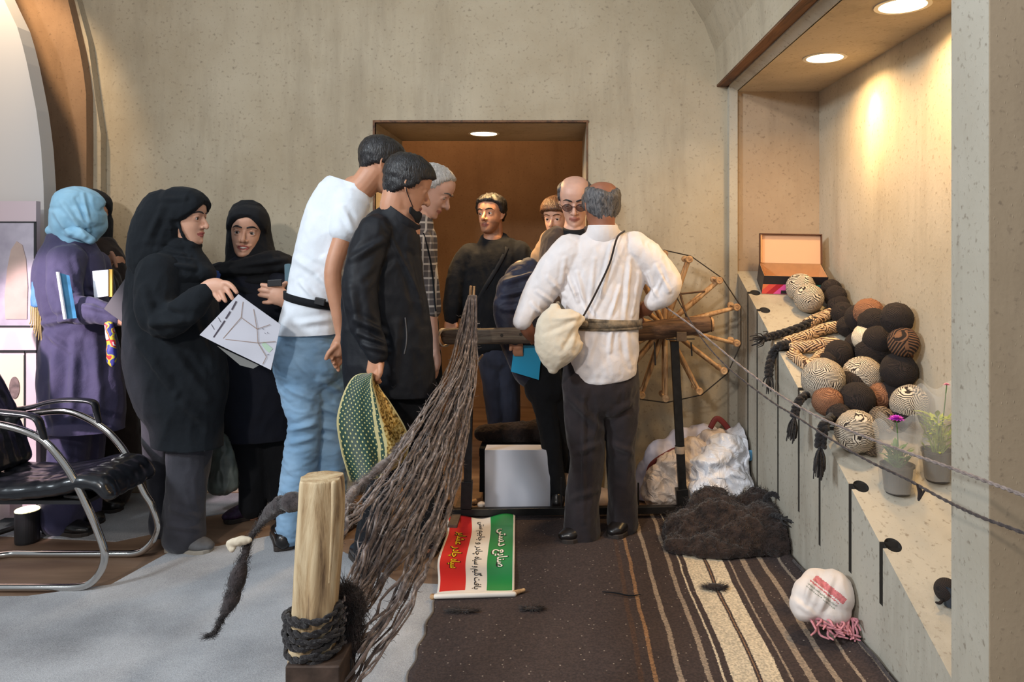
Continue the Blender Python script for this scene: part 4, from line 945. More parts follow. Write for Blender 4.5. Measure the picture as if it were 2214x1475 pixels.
# ---------------------------------------------------------------- man in black sweater in the doorway
Y = 4.6
r = person(Y, 1068, 'person in black sweater with a cross strap standing in the brown doorway')
h = Head(1061, 464, Y, yaw=-22, pitch=-3, roll=3, k=1.03)
def ex(mb):
    neck(mb, h, P(1066, 520, Y), 0.06)
    addch(mb, Y, [(977, 690, -0.05, 10, 11), (974, 700, -0.06, 13, 9), (972, 708, -0.06, 12, 9)])
    for i in range(4): addch(mb, Y, [(966 + 4 * i, 706, -0.07, 4), (964 + 4 * i, 715, -0.08, 4), (967 + 4 * i, 722, -0.06, 3.4)])
    addch(mb, Y, [(984, 696, -0.07, 4.5), (987, 706, -0.08, 4), (984, 714, -0.08, 3.6)])
body(r, h, Y, [[(1068, 570, 0, 46, 28), (1064, 640, 0, 48, 34), (1070, 740, 0, 42, 34)], [(1010, 570, 0, 16), (985, 630, -0.02, 15), (977, 690, -0.05, 10)], [(1136, 575, 0, 16), (1152, 640, 0, 17), (1140, 710, -0.02, 11)], [(1055, 760, 0, 24), (1066, 870, 0, 18), (1078, 990, 0, 12)], [(1098, 760, 0, 24), (1104, 870, 0, 18), (1108, 990, 0, 12)]], 'mid', extra=ex, stubble=True)
h.details(r, 'black', gaze=(0.2, 1, -0.05), brow_w=1.3)
hair(h, r, 'black', hair_off(front=0.068, side=0.006, back=-0.055, th=0.017), grain=0.006, seed=22)
garment('trousers', Y, [[(1075, 725, 0, 44, 36), (1076, 770, 0, 44, 38)], [(1060, 770, 0, 28, 30), (1070, 860, 0, 22, 24), (1080, 970, 0, 19, 20)], [(1095, 770, 0, 27, 30), (1102, 860, 0, 22, 24), (1106, 970, 0, 19, 20)]], CL['slate'], r, seed=71)
sw7 = garment('sweater', Y, [[(1067, 524, 0, 34, 28), (1070, 536, 0, 54, 34), (1071, 556, 0, 72, 40), (1066, 610, 0, 72, 44), (1064, 680, 0, 68, 44), (1068, 735, 0, 62, 42)], [(1018, 552, 0, 28, 30), (996, 590, -0.01, 27, 28), (980, 660, -0.04, 22, 22), (977, 688, -0.05, 17, 17)], [(1120, 548, 0, 28, 30), (1144, 590, 0, 26, 28), (1146, 700, -0.02, 20, 20)]], CL['black'], r, seed=72, top=(1067, 508, 0, -0.5))
mb = MB(); q_ = onto(sw7, [(1096, 535), (1085, 560), (1068, 590), (1050, 620), (1034, 650), (1020, 680)], 0.001); mb.loft(q_, [(0.014, 0.002)] * len(q_), n=8, sub=3, b=(0, 1, 0)); finish('strap', mb.mesh(), CL['jacket'], r)
shoe(r, (P(1080, 0, 4.6)[0], 4.64, 0), (P(1070, 0, 4.6)[0], 4.40, 0), CL['leather'], CL['sole']); shoe(r, (P(1106, 0, 4.6)[0], 4.64, 0), (P(1112, 0, 4.6)[0], 4.40, 0), CL['leather'], CL['sole'])

# ---------------------------------------------------------------- balding man with tinted glasses
Y = 3.95
r = person(Y, 1238, 'balding person with tinted glasses and brown cardigan looking down behind the wheel frame')
h = Head(1243, 433, Y, yaw=-4, pitch=22, k=1.1)
def ex(mb): neck(mb, h, P(1242, 500, Y + 0.02), 0.056)
body(r, h, Y, [[(1242, 560, 0, 40, 28), (1240, 640, 0, 46, 36), (1236, 780, 0, 42, 36)], [(1192, 535, 0, 20), (1186, 640, -0.02, 18), (1205, 720, -0.08, 12)], [(1270, 535, 0, 20), (1272, 640, -0.02, 16), (1266, 720, -0.04, 12)], [(1232, 800, 0, 24), (1236, 1060, 0, 14)], [(1262, 800, 0, 24), (1270, 1060, 0, 14)]], 'pale', extra=ex)
h.details(r, 'black', gaze=(0, 1, -0.5), brow_w=1.2)
hair(h, r, 'grey', hair_off(front=0.2, side=-0.002, back=-0.06, th=0.012, top=[0.0, 0.078, 0.086, 0.088, 0.088]), grain=0.002, seed=24)
gl = plain('tinted_lens', (0.05, 0.02, 0.018), 0.1, alpha=0.75); gf = plain('dark_red_frame', (0.05, 0.012, 0.01), 0.3)
mb = MB()
for sx in (-1, 1):
    pts = [h.w((sx * 0.032 + 0.023 * cos(a), 0.099 - 0.006 * abs(cos(a)), -0.006 + 0.018 * sin(a))) for a in np.linspace(0, 2 * pi, 25)]
    mb.loft(pts, 0.0016, n=6, caps=False); mb.loft([h.w((sx * 0.055, 0.094, 0)), h.w((sx * 0.076, 0.05, 0.002)), h.w((sx * 0.08, -0.008, 0.006))], 0.002, n=6, sub=3)
mb.loft([h.w((-0.010, 0.098, -0.002)), h.w((0, 0.101, 0.001)), h.w((0.010, 0.098, -0.002))], 0.0018, n=6, sub=3)
g = finish('glasses', mb.mesh(), gf, r)
for sx in (-1, 1):
    mb = MB(); n_ = 24; mb.add([h.w((sx * 0.032 + 0.023 * cos(2 * pi * i / n_), 0.0985 - 0.006 * abs(cos(2 * pi * i / n_)), -0.006 + 0.018 * sin(2 * pi * i / n_))) for i in range(n_)] + [h.w((sx * 0.032, 0.100, -0.006))], [(i, (i + 1) % n_, n_) for i in range(n_)]); finish('lens', mb.mesh(), gl, g)
garment('trousers', Y, [[(1237, 760, 0, 48, 38), (1237, 820, 0, 50, 40)], [(1228, 830, 0, 28, 30), (1236, 1040, 0, 20, 22)], [(1262, 830, 0, 26, 30), (1272, 1040, 0, 19, 22)]], CL['black'], r, seed=81)
garment('shirt', Y, [[(1242, 503, 0, 28, 26), (1243, 518, 0, 42, 32), (1243, 560, 0, 46, 40), (1240, 650, 0, 52, 44), (1238, 770, 0, 52, 44)]], CL['black'], r, seed=82, amp=0.003, top=(1242, 492, 0, -0.35))
garment('cardigan', Y, [[(1206, 508, 0.02, 20, 30), (1197, 540, 0, 30, 44), (1196, 620, 0, 34, 48), (1196, 760, 0, 36, 48)], [(1272, 508, 0.02, 18, 28), (1270, 540, 0, 26, 38), (1264, 620, 0, 28, 40), (1258, 760, 0, 30, 40)], [(1196, 520, 0.02, 27, 28), (1184, 600, 0, 24, 24), (1186, 680, -0.05, 20, 20)], [(1268, 525, 0.02, 20, 24), (1274, 600, 0, 18, 22), (1270, 680, -0.03, 16, 20)]], CL['cardigan'], r, seed=83, segs=[(1200, 530, 1190, 640, 5, 5)])
shoe(r, (P(1236, 0, 4.0)[0], 3.98, 0), (P(1236, 0, 4.0)[0], 3.78, 0), CL['leather'], CL['sole']); shoe(r, (P(1272, 0, 4.0)[0], 3.98, 0), (P(1276, 0, 4.0)[0], 3.78, 0), CL['leather'], CL['sole'])

# ---------------------------------------------------------------- person behind him
Y = 4.45
r = person(Y, 1205, 'person with brown hair and pale collar peeping from behind the balding man')
h = Head(1203, 470, Y, yaw=-20, pitch=10, k=1.0)
def ex(mb): neck(mb, h, P(1203, 525, Y), 0.05)
body(r, h, Y, [[(1203, 550, 0, 42, 28), (1203, 760, 0, 36, 30)], [(1170, 560, 0, 16), (1172, 690, 0, 12)], [(1240, 560, 0, 16), (1240, 690, 0, 12)], [(1190, 760, 0, 20), (1190, 990, 0, 11)], [(1222, 760, 0, 20), (1222, 990, 0, 11)]], 'fair', extra=ex)
h.details(r, 'brown')
hair(h, r, 'brown', hair_off(front=0.045, side=-0.02, back=-0.08, th=0.02), seed=26)
garment('coat', Y, [[(1203, 520, 0, 36, 28), (1203, 545, 0, 46, 34), (1203, 640, 0, 44, 36), (1203, 760, 0, 42, 36), (1203, 860, 0, 44, 36)], [(1168, 555, 0, 20), (1170, 680, 0, 17)], [(1240, 555, 0, 20), (1240, 680, 0, 17)]], cloth('cream_coat', s2l(150, 124, 98)), r, seed=92)
garment('trousers', Y, [[(1190, 850, 0, 20), (1190, 985, 0, 16)], [(1222, 850, 0, 20), (1222, 985, 0, 16)]], CL['brown'], r, seed=93)
shoe(r, (P(1190, 0, Y)[0], Y + 0.02, 0), (P(1188, 0, Y)[0], Y - 0.2, 0), CL['leather'], CL['sole']); shoe(r, (P(1222, 0, Y)[0], Y + 0.02, 0), (P(1224, 0, Y)[0], Y - 0.2, 0), CL['leather'], CL['sole'])

# ---------------------------------------------------------------- bending person in hooded navy jacket
Y = 3.80
r = person(Y, 1150, 'person bending down in navy hooded jacket behind the wooden beam, carrying a blue folder')
h = Head(1128, 612, Y + 0.06, yaw=150, pitch=48, k=1.0)
def ex(mb):
    neck(mb, h, P(1140, 640, Y + 0.02), 0.05)
    addch(mb, Y, [(1118, 735, -0.1, 10, 10), (1120, 750, -0.1, 12, 9)])
    for i in range(4): addch(mb, Y, [(1112 + 5 * i, 748, -0.1, 4.2), (1112 + 5 * i, 760, -0.1, 4.2), (1114 + 5 * i, 768, -0.09, 3.5)])
    addch(mb, Y, [(1106, 744, -0.11, 4.6), (1104, 756, -0.12, 4)])
body(r, h, Y, [[(1136, 625, 0, 30, 30), (1125, 700, 0.02, 34, 34), (1165, 800, 0.04, 34, 34)], [(1100, 640, -0.04, 18), (1092, 690, -0.08, 16), (1118, 735, -0.1, 10)], [(1166, 840, 0, 22), (1188, 950, 0, 16), (1202, 1070, 0, 10)], [(1196, 840, 0.05, 22), (1206, 950, 0.08, 16), (1206, 1060, 0.14, 10)]], 'mid', extra=ex)
garment('trousers', Y, [[(1165, 790, 0.02, 44, 38), (1180, 840, 0.02, 46, 38)], [(1170, 850, 0, 27), (1190, 950, 0, 22), (1205, 1060, 0, 19)], [(1198, 850, 0.05, 27), (1208, 950, 0.09, 22), (1208, 1050, 0.14, 19)]], CL['black'], r, seed=101)
garment('jacket', Y, [[(1146, 588, 0.04, 26, 28), (1134, 605, 0.02, 42, 38), (1125, 650, 0, 50, 42), (1120, 705, 0, 48, 42), (1140, 770, 0.02, 44, 40), (1152, 800, 0.03, 42, 40)], [(1108, 620, -0.02, 32, 32), (1092, 670, -0.06, 26, 26), (1100, 712, -0.09, 20, 20), (1114, 732, -0.1, 16, 16)]], CL['navy_dark'], r, seed=102, amp=0.005, freq=5, aniso=(1, 1, 1), segs=[(1090, 610, 1160, 590, 5, 7), (1085, 640, 1150, 625, 5, 7), (1090, 670, 1150, 665, 5, 6)])
mb = MB(); addch(mb, Y, [(1145, 578, 0.04, 22, 24), (1132, 598, 0.03, 38, 34), (1120, 630, 0.04, 36, 34)]); me = fuse(mb, 0.007, 2); folds(me, 103, 0.004, 6); finish('hood', me, CL['navy_dark'], r)
shoe(r, (P(1204, 0, Y)[0], Y - 0.04, 0), (P(1206, 0, Y)[0], Y + 0.10, 0), CL['leather'], CL['sole']); shoe(r, (P(1208, 0, Y)[0], Y + 0.12, 0), (P(1208, 0, Y)[0], Y + 0.32, 0), CL['leather'], CL['sole'])
# ================================================================ things held by people
def quad_sheet(name, corners, mats, parent=None, nu=16, nv=16, th=0.002, warp=0.0, seed=1, matf=None, label=None, cat=None, bulge=0.0):
    """thin sheet spanned by 4 world corners (tl, tr, br, bl), gently warped, with real thickness"""
    a, b_, c, d = [np.asarray(q, float) for q in corners]
    vs, fs, mi = [], [], []
    nrm = np.cross(b_ - a, d - a); nrm /= np.linalg.norm(nrm)
    pts = []
    for j in range(nv + 1):
        for i in range(nu + 1):
            u, v = i / nu, j / nv
            pts.append((a * (1 - u) + b_ * u) * (1 - v) + (d * (1 - u) + c * u) * v + nrm * bulge * sin(u * pi) )
    pts = np.array(pts)
    if warp: pts = pts + nrm * (warp * wave(pts, seed, 4))[:, None]
    top = pts; bot = pts - nrm * th
    nn = len(pts); vs = np.vstack([top, bot])
    w1 = nu + 1
    for j in range(nv):
        for i in range(nu):
            k = j * w1 + i
            q = (k, k + 1, k + w1 + 1, k + w1); m_ = matf((i + .5) / nu, (j + .5) / nv) if matf else 0
            fs.append(q); mi.append(m_); fs.append(tuple(nn + x for x in q[::-1])); mi.append(0 if matf is None else m_)
    def side(idx):
        for p, q in zip(idx[:-1], idx[1:]): fs.append((p, p + nn, q + nn, q)); mi.append(0)
    side([i for i in range(w1)]); side([nv * w1 + i for i in range(w1)]); side([j * w1 for j in range(nv + 1)]); side([j * w1 + nu for j in range(nv + 1)])
    mb = MB(); mb.v = [tuple(x) for x in vs]; mb.f = fs; mb.m = mi
    o = mb.build(name, mats, parent, smooth=False)
    if label: tag(o, label, cat)
    return o
def strips(mb, corners, lines, wd, off=0.0045, mi=0):
    """flat printed lines on a sheet: lines in uv"""
    a, b_, c, d = [np.asarray(q, float) for q in corners]
    nrm = np.cross(b_ - a, d - a); nrm /= np.linalg.norm(nrm)
    if nrm[1] > 0: nrm = -nrm
    f = lambda u, v: (a * (1 - u) + b_ * u) * (1 - v) + (d * (1 - u) + c * u) * v + nrm * off
    for u0, v0, u1, v1 in lines:
        p, q = f(u0, v0), f(u1, v1); t = q - p; s_ = np.cross(t, nrm); s_ /= np.linalg.norm(s_) + 1e-9
        mb.add([p - s_ * wd, p + s_ * wd, q + s_ * wd, q - s_ * wd], [(0, 1, 2, 3)], mi)

paper = plain('map_paper', s2l(196, 196, 206), 0.6, noise=0.03, scale=8); ink_b = plain('map_brown_ink', s2l(150, 126, 112), 0.6); ink_d = plain('map_dark_ink', s2l(74, 66, 78), 0.6)
# map held by the profile woman
C4 = [P(516, 636, 3.06), P(607, 702, 3.09), P(586, 800, 3.10), P(432, 724, 3.08)]
mp_ = quad_sheet('map', C4, [paper], th=0.002, warp=0.002, label='folded white site map held out over the light blue jeans', cat='map')
mb = MB()
strips(mb, C4, [(0.30, 0.33, 0.27, 0.85), (0.30, 0.33, 0.62, 0.36), (0.62, 0.36, 0.80, 0.13), (0.62, 0.36, 0.40, 0.06), (0.62, 0.36, 0.72, 0.60), (0.30, 0.85, 0.72, 0.60), (0.72, 0.60, 0.98, 0.38), (0.72, 0.60, 0.90, 0.78), (0.90, 0.78, 0.88, 0.96), (0.30, 0.33, 0.16, 0.06)], 0.0013)
mb.build('printed_path', ink_b, mp_)
for q_ in ((0.06, 0.12, 0.10, 0.30), (0.10, 0.34, 0.12, 0.50), (0.13, 0.54, 0.16, 0.92)):
    mb = MB(); strips(mb, C4, [q_], 0.003); mb.build('printed_bar', ink_d, mp_)
mb = MB(); strips(mb, C4, [(0.02, 0.55, 0.10, 0.60), (0.015, 0.72, 0.10, 0.78), (0.70, 0.28, 0.72, 0.30), (0.76, 0.34, 0.78, 0.35), (0.80, 0.30, 0.82, 0.32), (0.9, 0.74, 0.93, 0.70)], 0.001)
mb.build('printed_marks', ink_d, mp_)
g_ = plain('map_green_ink', s2l(176, 200, 178), 0.6); mb = MB(); strips(mb, C4, [(0.78, 0.58, 0.94, 0.62)], 0.012, off=0.0008); mb.build('printed_area', g_, mp_)
quad_sheet('map', [P(470, 748, 3.10), P(560, 790, 3.11), P(548, 797, 3.11), P(520, 790, 3.11)], [plain('map_back', s2l(120, 120, 118), 0.7)], label='grey folded flap showing below the white site map', cat='map')
# booklets and folder held by the woman in the navy coat
quad_sheet('booklet', [P(128, 590, 3.22), P(150, 596, 3.24), P(166, 688, 3.24), P(142, 690, 3.22)], [plain('booklet_blue', s2l(70, 136, 180), 0.35, noise=0.25, scale=20)], label='blue and white booklet clamped under the navy sleeve', cat='booklet')
quad_sheet('booklet', [P(124, 588, 3.22), P(129, 588, 3.21), P(145, 690, 3.21), P(140, 690, 3.22)], [plain('booklet_white', s2l(216, 222, 232), 0.5)], th=0.006, label='white spine of the booklet clamped under the navy sleeve', cat='booklet')
bk = quad_sheet('book', [P(202, 586, 3.34), P(236, 583, 3.34), P(236, 640, 3.34), P(206, 644, 3.34)], [plain('book_page', s2l(206, 214, 226), 0.6, noise=0.05, scale=40)], th=0.008, label='white book with yellow edge held up beside the raised hand', cat='book')
MB().obox(P(240, 612, 3.343), (0.008, 0, 0), (0, 0.004, 0), (0, 0, 0.062)).build('edge_band', plain('book_yellow', s2l(216, 170, 60), 0.5), bk)
quad_sheet('folder', [P(283, 586, 3.27), P(288, 640, 3.27), P(278, 706, 3.25), P(226, 668, 3.25)], [plain('folder_black', s2l(40, 40, 48), 0.35)], th=0.006, label='dark folder between the navy coat and the black chador', cat='folder')
mulm, nt, b = newmat('many_coloured_cloth'); tc = N(nt, 'ShaderNodeTexCoord'); vn = N(nt, 'ShaderNodeTexNoise', i_Scale=26.0, i_Detail=1.0); L(nt, tc.outputs['Object'], vn.inputs['Vector'])
L(nt, ramp(nt, vn.outputs['Fac'], [(0.35, s2l(60, 60, 140)), (0.45, s2l(190, 180, 60)), (0.52, s2l(190, 50, 60)), (0.62, s2l(210, 210, 215))], 'CONSTANT'), b.inputs['Base Color'])
mb = MB(); addch(mb, 3.26, [(236, 700, 0, 9, 6), (240, 740, 0, 9, 7), (241, 775, 0, 10, 7), (243, 790, 0, 6, 5)]); me = fuse(mb, 0.006, 2); folds(me, 4, 0.004, 12); tag(finish('scarf', me, mulm), 'small many-coloured cloth hanging from the navy sleeve', 'scarf')
mb = MB(); addch(mb, 3.42, [(86, 560, 0, 5, 4), (78, 610, 0, 8, 5), (76, 660, 0, 10, 5)]); me = fuse(mb, 0.005, 1); folds(me, 5, 0.003, 12)
sc_ = tag(finish('scarf', me, cloth('blue_silk', s2l(110, 160, 205), s2l(70, 120, 180), 0.5)), 'blue scarf with golden fringe hanging left of the navy coat', 'scarf')
mb = MB(); random.seed(4)
for i in range(7):
    x = 66 + i * 3.6; mb.loft([P(x, 662, 3.42), P(x + 1, 690 + i * 4, 3.42), P(x + random.uniform(-3, 3), 700 + i * 7, 3.42)], 0.0028, n=6, sub=3)
finish('fringe', mb.mesh(), plain('gold_fringe', s2l(200, 176, 120), 0.4, 0.4), sc_)
# carrier bags behind the women's legs
mb = MB(); addch(mb, 3.52, [(350, 935, 0, 14, 10), (350, 990, 0, 15, 14), (350, 1020, 0, 15, 14)], power=3); me = fuse(mb, 0.006, 2); folds(me, 8, 0.004, 8)
bg = tag(finish('paper_bag', me, plain('green_bag', s2l(58, 92, 62), 0.6, noise=0.2)), 'green paper bag with white foot behind the grey trouser leg', 'bag')
mb = MB(); addch(mb, 3.52, [(350, 1022, 0, 16, 15), (350, 1034, 0, 16, 15)], power=3); finish('white_base', fuse(mb, 0.005, 1), M['white_panel'], bg)
mb = MB(); addch(mb, 3.5, [(470, 930, 0, 10, 8), (474, 970, 0, 26, 16), (478, 1020, 0, 36, 20), (482, 1050, 0, 34, 20)]); me = fuse(mb, 0.007, 2); folds(me, 9, 0.008, 8)
tag(finish('carrier_bag', me, plain('printed_plastic', s2l(84, 90, 84), 0.3, noise=0.5, scale=14, alpha=0.9)), 'grey-green printed carrier bag hanging between the two black coats', 'bag')
# blue folder of the bending person
quad_sheet('folder', [P(1112, 746, 3.72), P(1172, 748, 3.72), P(1165, 821, 3.72), P(1105, 803, 3.72)], [plain('cyan_folder', s2l(20, 150, 196), 0.4)], th=0.008, label='bright blue folder below the wooden beam', cat='folder')
# telephone
MB().obox(P(594, 612, 3.47), (0.034, 0, 0.002), (0, 0.005, 0), (0, 0, 0.016)).build('telephone', M['black_plastic'], None, bevel=0.003)
tag(bpy.data.objects['telephone'], 'black telephone under the hand laid on the chest', 'phone')

# ---- green dotted cloth with golden border
gm, nt, b = newmat('green_dotted_silk'); uvn = N(nt, 'ShaderNodeAttribute', attribute_name='cloth_uv')
mpn = N(nt, 'ShaderNodeMapping'); mpn.inputs['Rotation'].default_value = (0, 0, 0.785); mpn.inputs['Scale'].default_value = (30, 30, 1); L(nt, uvn.outputs['Vector'], mpn.inputs['Vector'])
fr = N(nt, 'ShaderNodeVectorMath', operation='FRACTION'); L(nt, mpn.outputs[0], fr.inputs[0])
sb = N(nt, 'ShaderNodeVectorMath', operation='DISTANCE'); sb.inputs[1].default_value = (0.5, 0.5, 0); L(nt, fr.outputs[0], sb.inputs[0])
col = ramp(nt, sb.outputs['Value'], [(0.0, s2l(198, 188, 120)), (0.2, s2l(16, 58, 46))], 'CONSTANT')
L(nt, col, b.inputs['Base Color']); b.inputs['Roughness'].default_value = 0.5; b.inputs['Sheen Weight'].default_value = 0.4
gold = newmat('gold_brocade'); nt = gold[1]; b = gold[2]; gold = gold[0]; tc = N(nt, 'ShaderNodeTexCoord'); vn = N(nt, 'ShaderNodeTexNoise', i_Scale=90.0, i_Detail=3.0); L(nt, tc.outputs['Object'], vn.inputs['Vector'])
L(nt, ramp(nt, vn.outputs['Fac'], [(0.38, s2l(84, 60, 24)), (0.5, s2l(176, 142, 70)), (0.66, s2l(230, 206, 140))]), b.inputs['Base Color']); b.inputs['Metallic'].default_value = 0.4; b.inputs['Roughness'].default_value = 0.4
cream = plain('cream_braid', s2l(190, 178, 128), 0.6)
left = catmull([(800, 806), (768, 812), (748, 838), (733, 880), (728, 918), (737, 974), (747, 1010), (757, 1042)], 6)
right = catmull([(806, 808), (822, 840), (842, 868), (862, 900), (876, 925), (884, 950), (880, 985), (862, 1008)], 6)
nv = len(left); nu = 64
pts, uvs = [], []
for j in range(nv):
    for i in range(nu + 1):
        u = i / nu; v = j / (nv - 1)
        x, y = left[j] * (1 - u) + right[j] * u
        fold = sin(u * 15 + 0.8 * sin(v * 5)) * 0.020 * (0.25 + v) + 0.012 * sin(u * 6.5 + 1)
        pts.append(P(x, y + 12 * sin(u * pi) * v, 2.86 + fold - 0.05 * sin(u * pi))); uvs.append((u * 0.62, v, 0))
pts = np.array(pts); n_ = len(pts); back = pts + np.array((0, 0.006, 0))
fs, mi = [], []
w1 = nu + 1
def gmat(u, v):
    b0 = 0.60 - 0.10 * v
    if u < 0.025: return 2
    if u < b0: return 0
    if u < b0 + 0.05: return 2
    if u < b0 + 0.10: return 0
    if u < b0 + 0.14: return 2
    if u > 0.97: return 2
    return 1
for j in range(nv - 1):
    for i in range(nu):
        k = j * w1 + i; m_ = gmat(i / nu, j / nv)
        fs.append((k, k + w1, k + w1 + 1, k + 1)); mi.append(m_); fs.append((n_ + k, n_ + k + 1, n_ + k + w1 + 1, n_ + k + w1)); mi.append(m_)
def rim(idx):
    for p, q in zip(idx[:-1], idx[1:]): fs.append((p, q, q + n_, p + n_)); mi.append(2)
rim(list(range(w1))); rim([(nv - 1) * w1 + i for i in range(w1)]); rim([j * w1 for j in range(nv)]); rim([j * w1 + nu for j in range(nv)])
mb = MB(); mb.v = [tuple(q) for q in np.vstack([pts, back])]; mb.f = fs; mb.m = mi
me = mb.mesh(); bm = bmesh.new(); bm.from_mesh(me); bmesh.ops.recalc_face_normals(bm, faces=bm.faces); bm.to_mesh(me); bm.free()
at = me.attributes.new('cloth_uv', 'FLOAT_VECTOR', 'POINT'); at.data.foreach_set('vector', np.array(uvs + uvs, float).reshape(-1))
tag(finish('headcloth', me, [gm, gold, cream]), 'green dotted cloth with golden border hanging from the fist', 'cloth')
mb = MB(); mb.loft([P(838, 798, 2.95), P(852, 806, 2.95), P(858, 824, 2.95), P(850, 838, 2.95), P(840, 822, 2.95)], 0.004, n=8, sub=4)
tag(finish('sunglasses', mb.mesh(), M['black_plastic']), 'dark sunglasses dangling behind the hand with the green cloth', 'glasses')

# ================================================================ chair at the left
Yn, Yf = 2.90, 3.22
ch_ = empty('armchair', (P(60, 0, 3.06)[0], 3.06, 0), 'black leather cantilever armchair with chrome tube runners at the left edge', 'chair')
def fl(px, py, Y):
    q = P(px, py, Y); q[2] = max(q[2], 0.014); return q
near = [(-210, 905), (-100, 905), (-20, 915), (49, 931), (99, 957), (141, 1006), (168, 1052), (190, 1098), (212, 1150), (226, 1196), (219, 1232), (197, 1260), (165, 1270), (100, 1271), (0, 1271), (-120, 1271)]
far = [(-60, 905), (30, 900), (80, 893), (141, 889), (183, 902), (226, 928), (254, 956), (274, 985), (292, 1024), (312, 1066), (328, 1092), (342, 1133), (336, 1160), (320, 1182), (295, 1196), (240, 1198), (70, 1198), (20, 1199)]
A = [fl(x, y, Yn) for x, y in near]; B = [fl(x, y, Yf) for x, y in far]
mid = [B[-1] + np.array((-0.10, -0.05, 0)), (B[-1] + A[-1]) / 2 + np.array((-0.30, 0, 0)), A[-1] + np.array((-0.1, 0.03, 0))]
mb = MB(); mb.loft(A + mid[::-1] + B[::-1], 0.0145, n=14, sub=4); finish('tube_frame', mb.mesh(), M['chrome'], ch_)
for side, Y, pp in (('near', Yn, [(-180, 880), (-60, 886), (20, 893), (62, 898), (82, 908), (90, 930), (96, 950)]), ('far', Yf, [(20, 888), (70, 880), (110, 869), (150, 865), (190, 867), (205, 874), (209, 892), (214, 912)])):
    mb = MB(); mb.loft([P(x, y, Y) for x, y in pp], [(0.011, 0.022)] * (len(pp) - 2) + [(0.012, 0.018), (0.012, 0.012)], n=14, sub=4, b=(0, 1, 0)); finish('armrest', mb.mesh(), M['leather'], ch_)
# seat and back cushions
xs = -1.79
mb = MB()
def cush(xa, xb, ya, yb, za, zb, za2=None, zb2=None): pass
sec = [(-2.50, 0.40), (-2.2, 0.385), (-2.0, 0.40), (-1.88, 0.425), (-1.81, 0.415), (-1.775, 0.375)]
for yy in np.linspace(Yn + 0.03, Yf - 0.03, 5): mb.loft([(x, yy, z) for x, z in sec], [(0.035, 0.05)] * 4 + [(0.034, 0.05), (0.028, 0.05)], n=16, sub=3, b=(0, 1, 0))
me = fuse(mb, 0.009, 6); folds(me, 3, 0.004, 5, (1, 1, 1)); finish('seat', me, M['leather'], ch_)
mb = MB()
b0 = P(78, 985, Yf); b1 = P(-14, 770, Yf)
for yy in np.linspace(Yn + 0.03, Yf - 0.03, 5):
    mb.loft([(b0[0] - 0.04, yy, b0[2]), ((b0[0] + b1[0]) / 2 - 0.02, yy, (b0[2] + b1[2]) / 2), (b1[0] - 0.04, yy, b1[2]), (b1[0] - 0.10, yy, b1[2] + 0.18)], [(0.03, 0.05)] * 4, n=16, sub=4, b=(0, 1, 0))
me = fuse(mb, 0.009, 6); folds(me, 4, 0.003, 5, (1, 1, 1)); finish('backrest', me, M['leather'], ch_)
mb = MB(); mb.box(-2.3, -1.86, Yn + 0.02, Yf - 0.02, 0.335, 0.35); mb.build('seat_pan', M['black_plastic'], ch_)
for Y, x, y in ((Yn, 186, 1078), (Yf, 296, 1030)): mb = MB(); q = P(x, y, Y); mb.loft([q, (q[0] - 0.10, q[1] + (0.03 if Y == Yn else -0.03), q[2] + 0.0)], 0.008, n=8); finish('bracket', mb.mesh(), M['black_metal'], ch_)

# ---- small black floor light and poster stand at the far left
t = empty('floor_lamp', tuple(G(59, 1172)), 'small black cylindrical floor light glowing on top, left of the navy trousers', 'light')
c = G(59, 1172)
MB().lathe(c, [(0.0001, 0.001), (0.047, 0.001), (0.049, 0.01), (0.049, 0.148), (0.046, 0.150), (0.043, 0.135), (0.0001, 0.130)], 32).build('housing', M['black_plastic'], t, smooth=False)
MB().lathe(c + np.array((0, 0, 0)), [(0.0001, 0.152), (0.047, 0.152), (0.049, 0.149), (0.049, 0.145)], 32).build('diffuser', plain('yellow_glow', (1, 0.9, 0.5), 0.5, emit=3.0, ecol=(1, 0.86, 0.45)), t)
Y = 3.5
def rc(x0, y0, x1, y1, Y, th, name, mat, parent=None, **kw):
    a, b_ = P(x0, y0, Y), P(x1, y1, Y)
    o = MB().box(a[0], b_[0], Y, Y + th, b_[2], a[2]).build(name, mat, parent); return tag(o, **kw) if kw else o
st = empty('poster_stand', (P(0, 0, Y)[0], Y, 0), 'pale poster stand with a picture of a mud wall at the left edge', 'stand')
pinkw = plain('poster_pale_pink', s2l(206, 186, 192), 0.5); picm, nt, b = newmat('poster_picture'); tc = N(nt, 'ShaderNodeTexCoord'); vn = N(nt, 'ShaderNodeTexNoise', i_Scale=7.0, i_Detail=8.0); L(nt, tc.outputs['Object'], vn.inputs['Vector'])
L(nt, ramp(nt, vn.outputs['Fac'], [(0.3, s2l(150, 142, 158)), (0.7, s2l(200, 192, 204))]), b.inputs['Base Color']); b.inputs['Roughness'].default_value = 0.4
rc(-140, 435, 78, 1120, Y, 0.03, 'board', pinkw, st)
rc(-140, 481, 74, 706, Y - 0.003, 0.004, 'picture', picm, st)
for q in ((-140, 479, 78, 482), (-140, 704, 78, 708), (-140, 757, 78, 763), (52, 760, 54, 1000)): rc(*q, Y - 0.005, 0.003, 'black_line', M['black_plastic'], st)
rc(73, 481, 78, 560, Y - 0.005, 0.003, 'black_line', M['black_plastic'], st)
ov = [(P(x, y, Y)[0], P(x, y, Y)[2]) for x, y in [(14, 690), (12, 640), (18, 580), (26, 540), (38, 522), (50, 530), (58, 560), (62, 620), (60, 690)]]
MB().prism(ov[::-1], Y - 0.007, Y - 0.003).build('pictured_arch', plain('pictured_arch', s2l(184, 160, 150), 0.6, noise=0.1, scale=12), st)
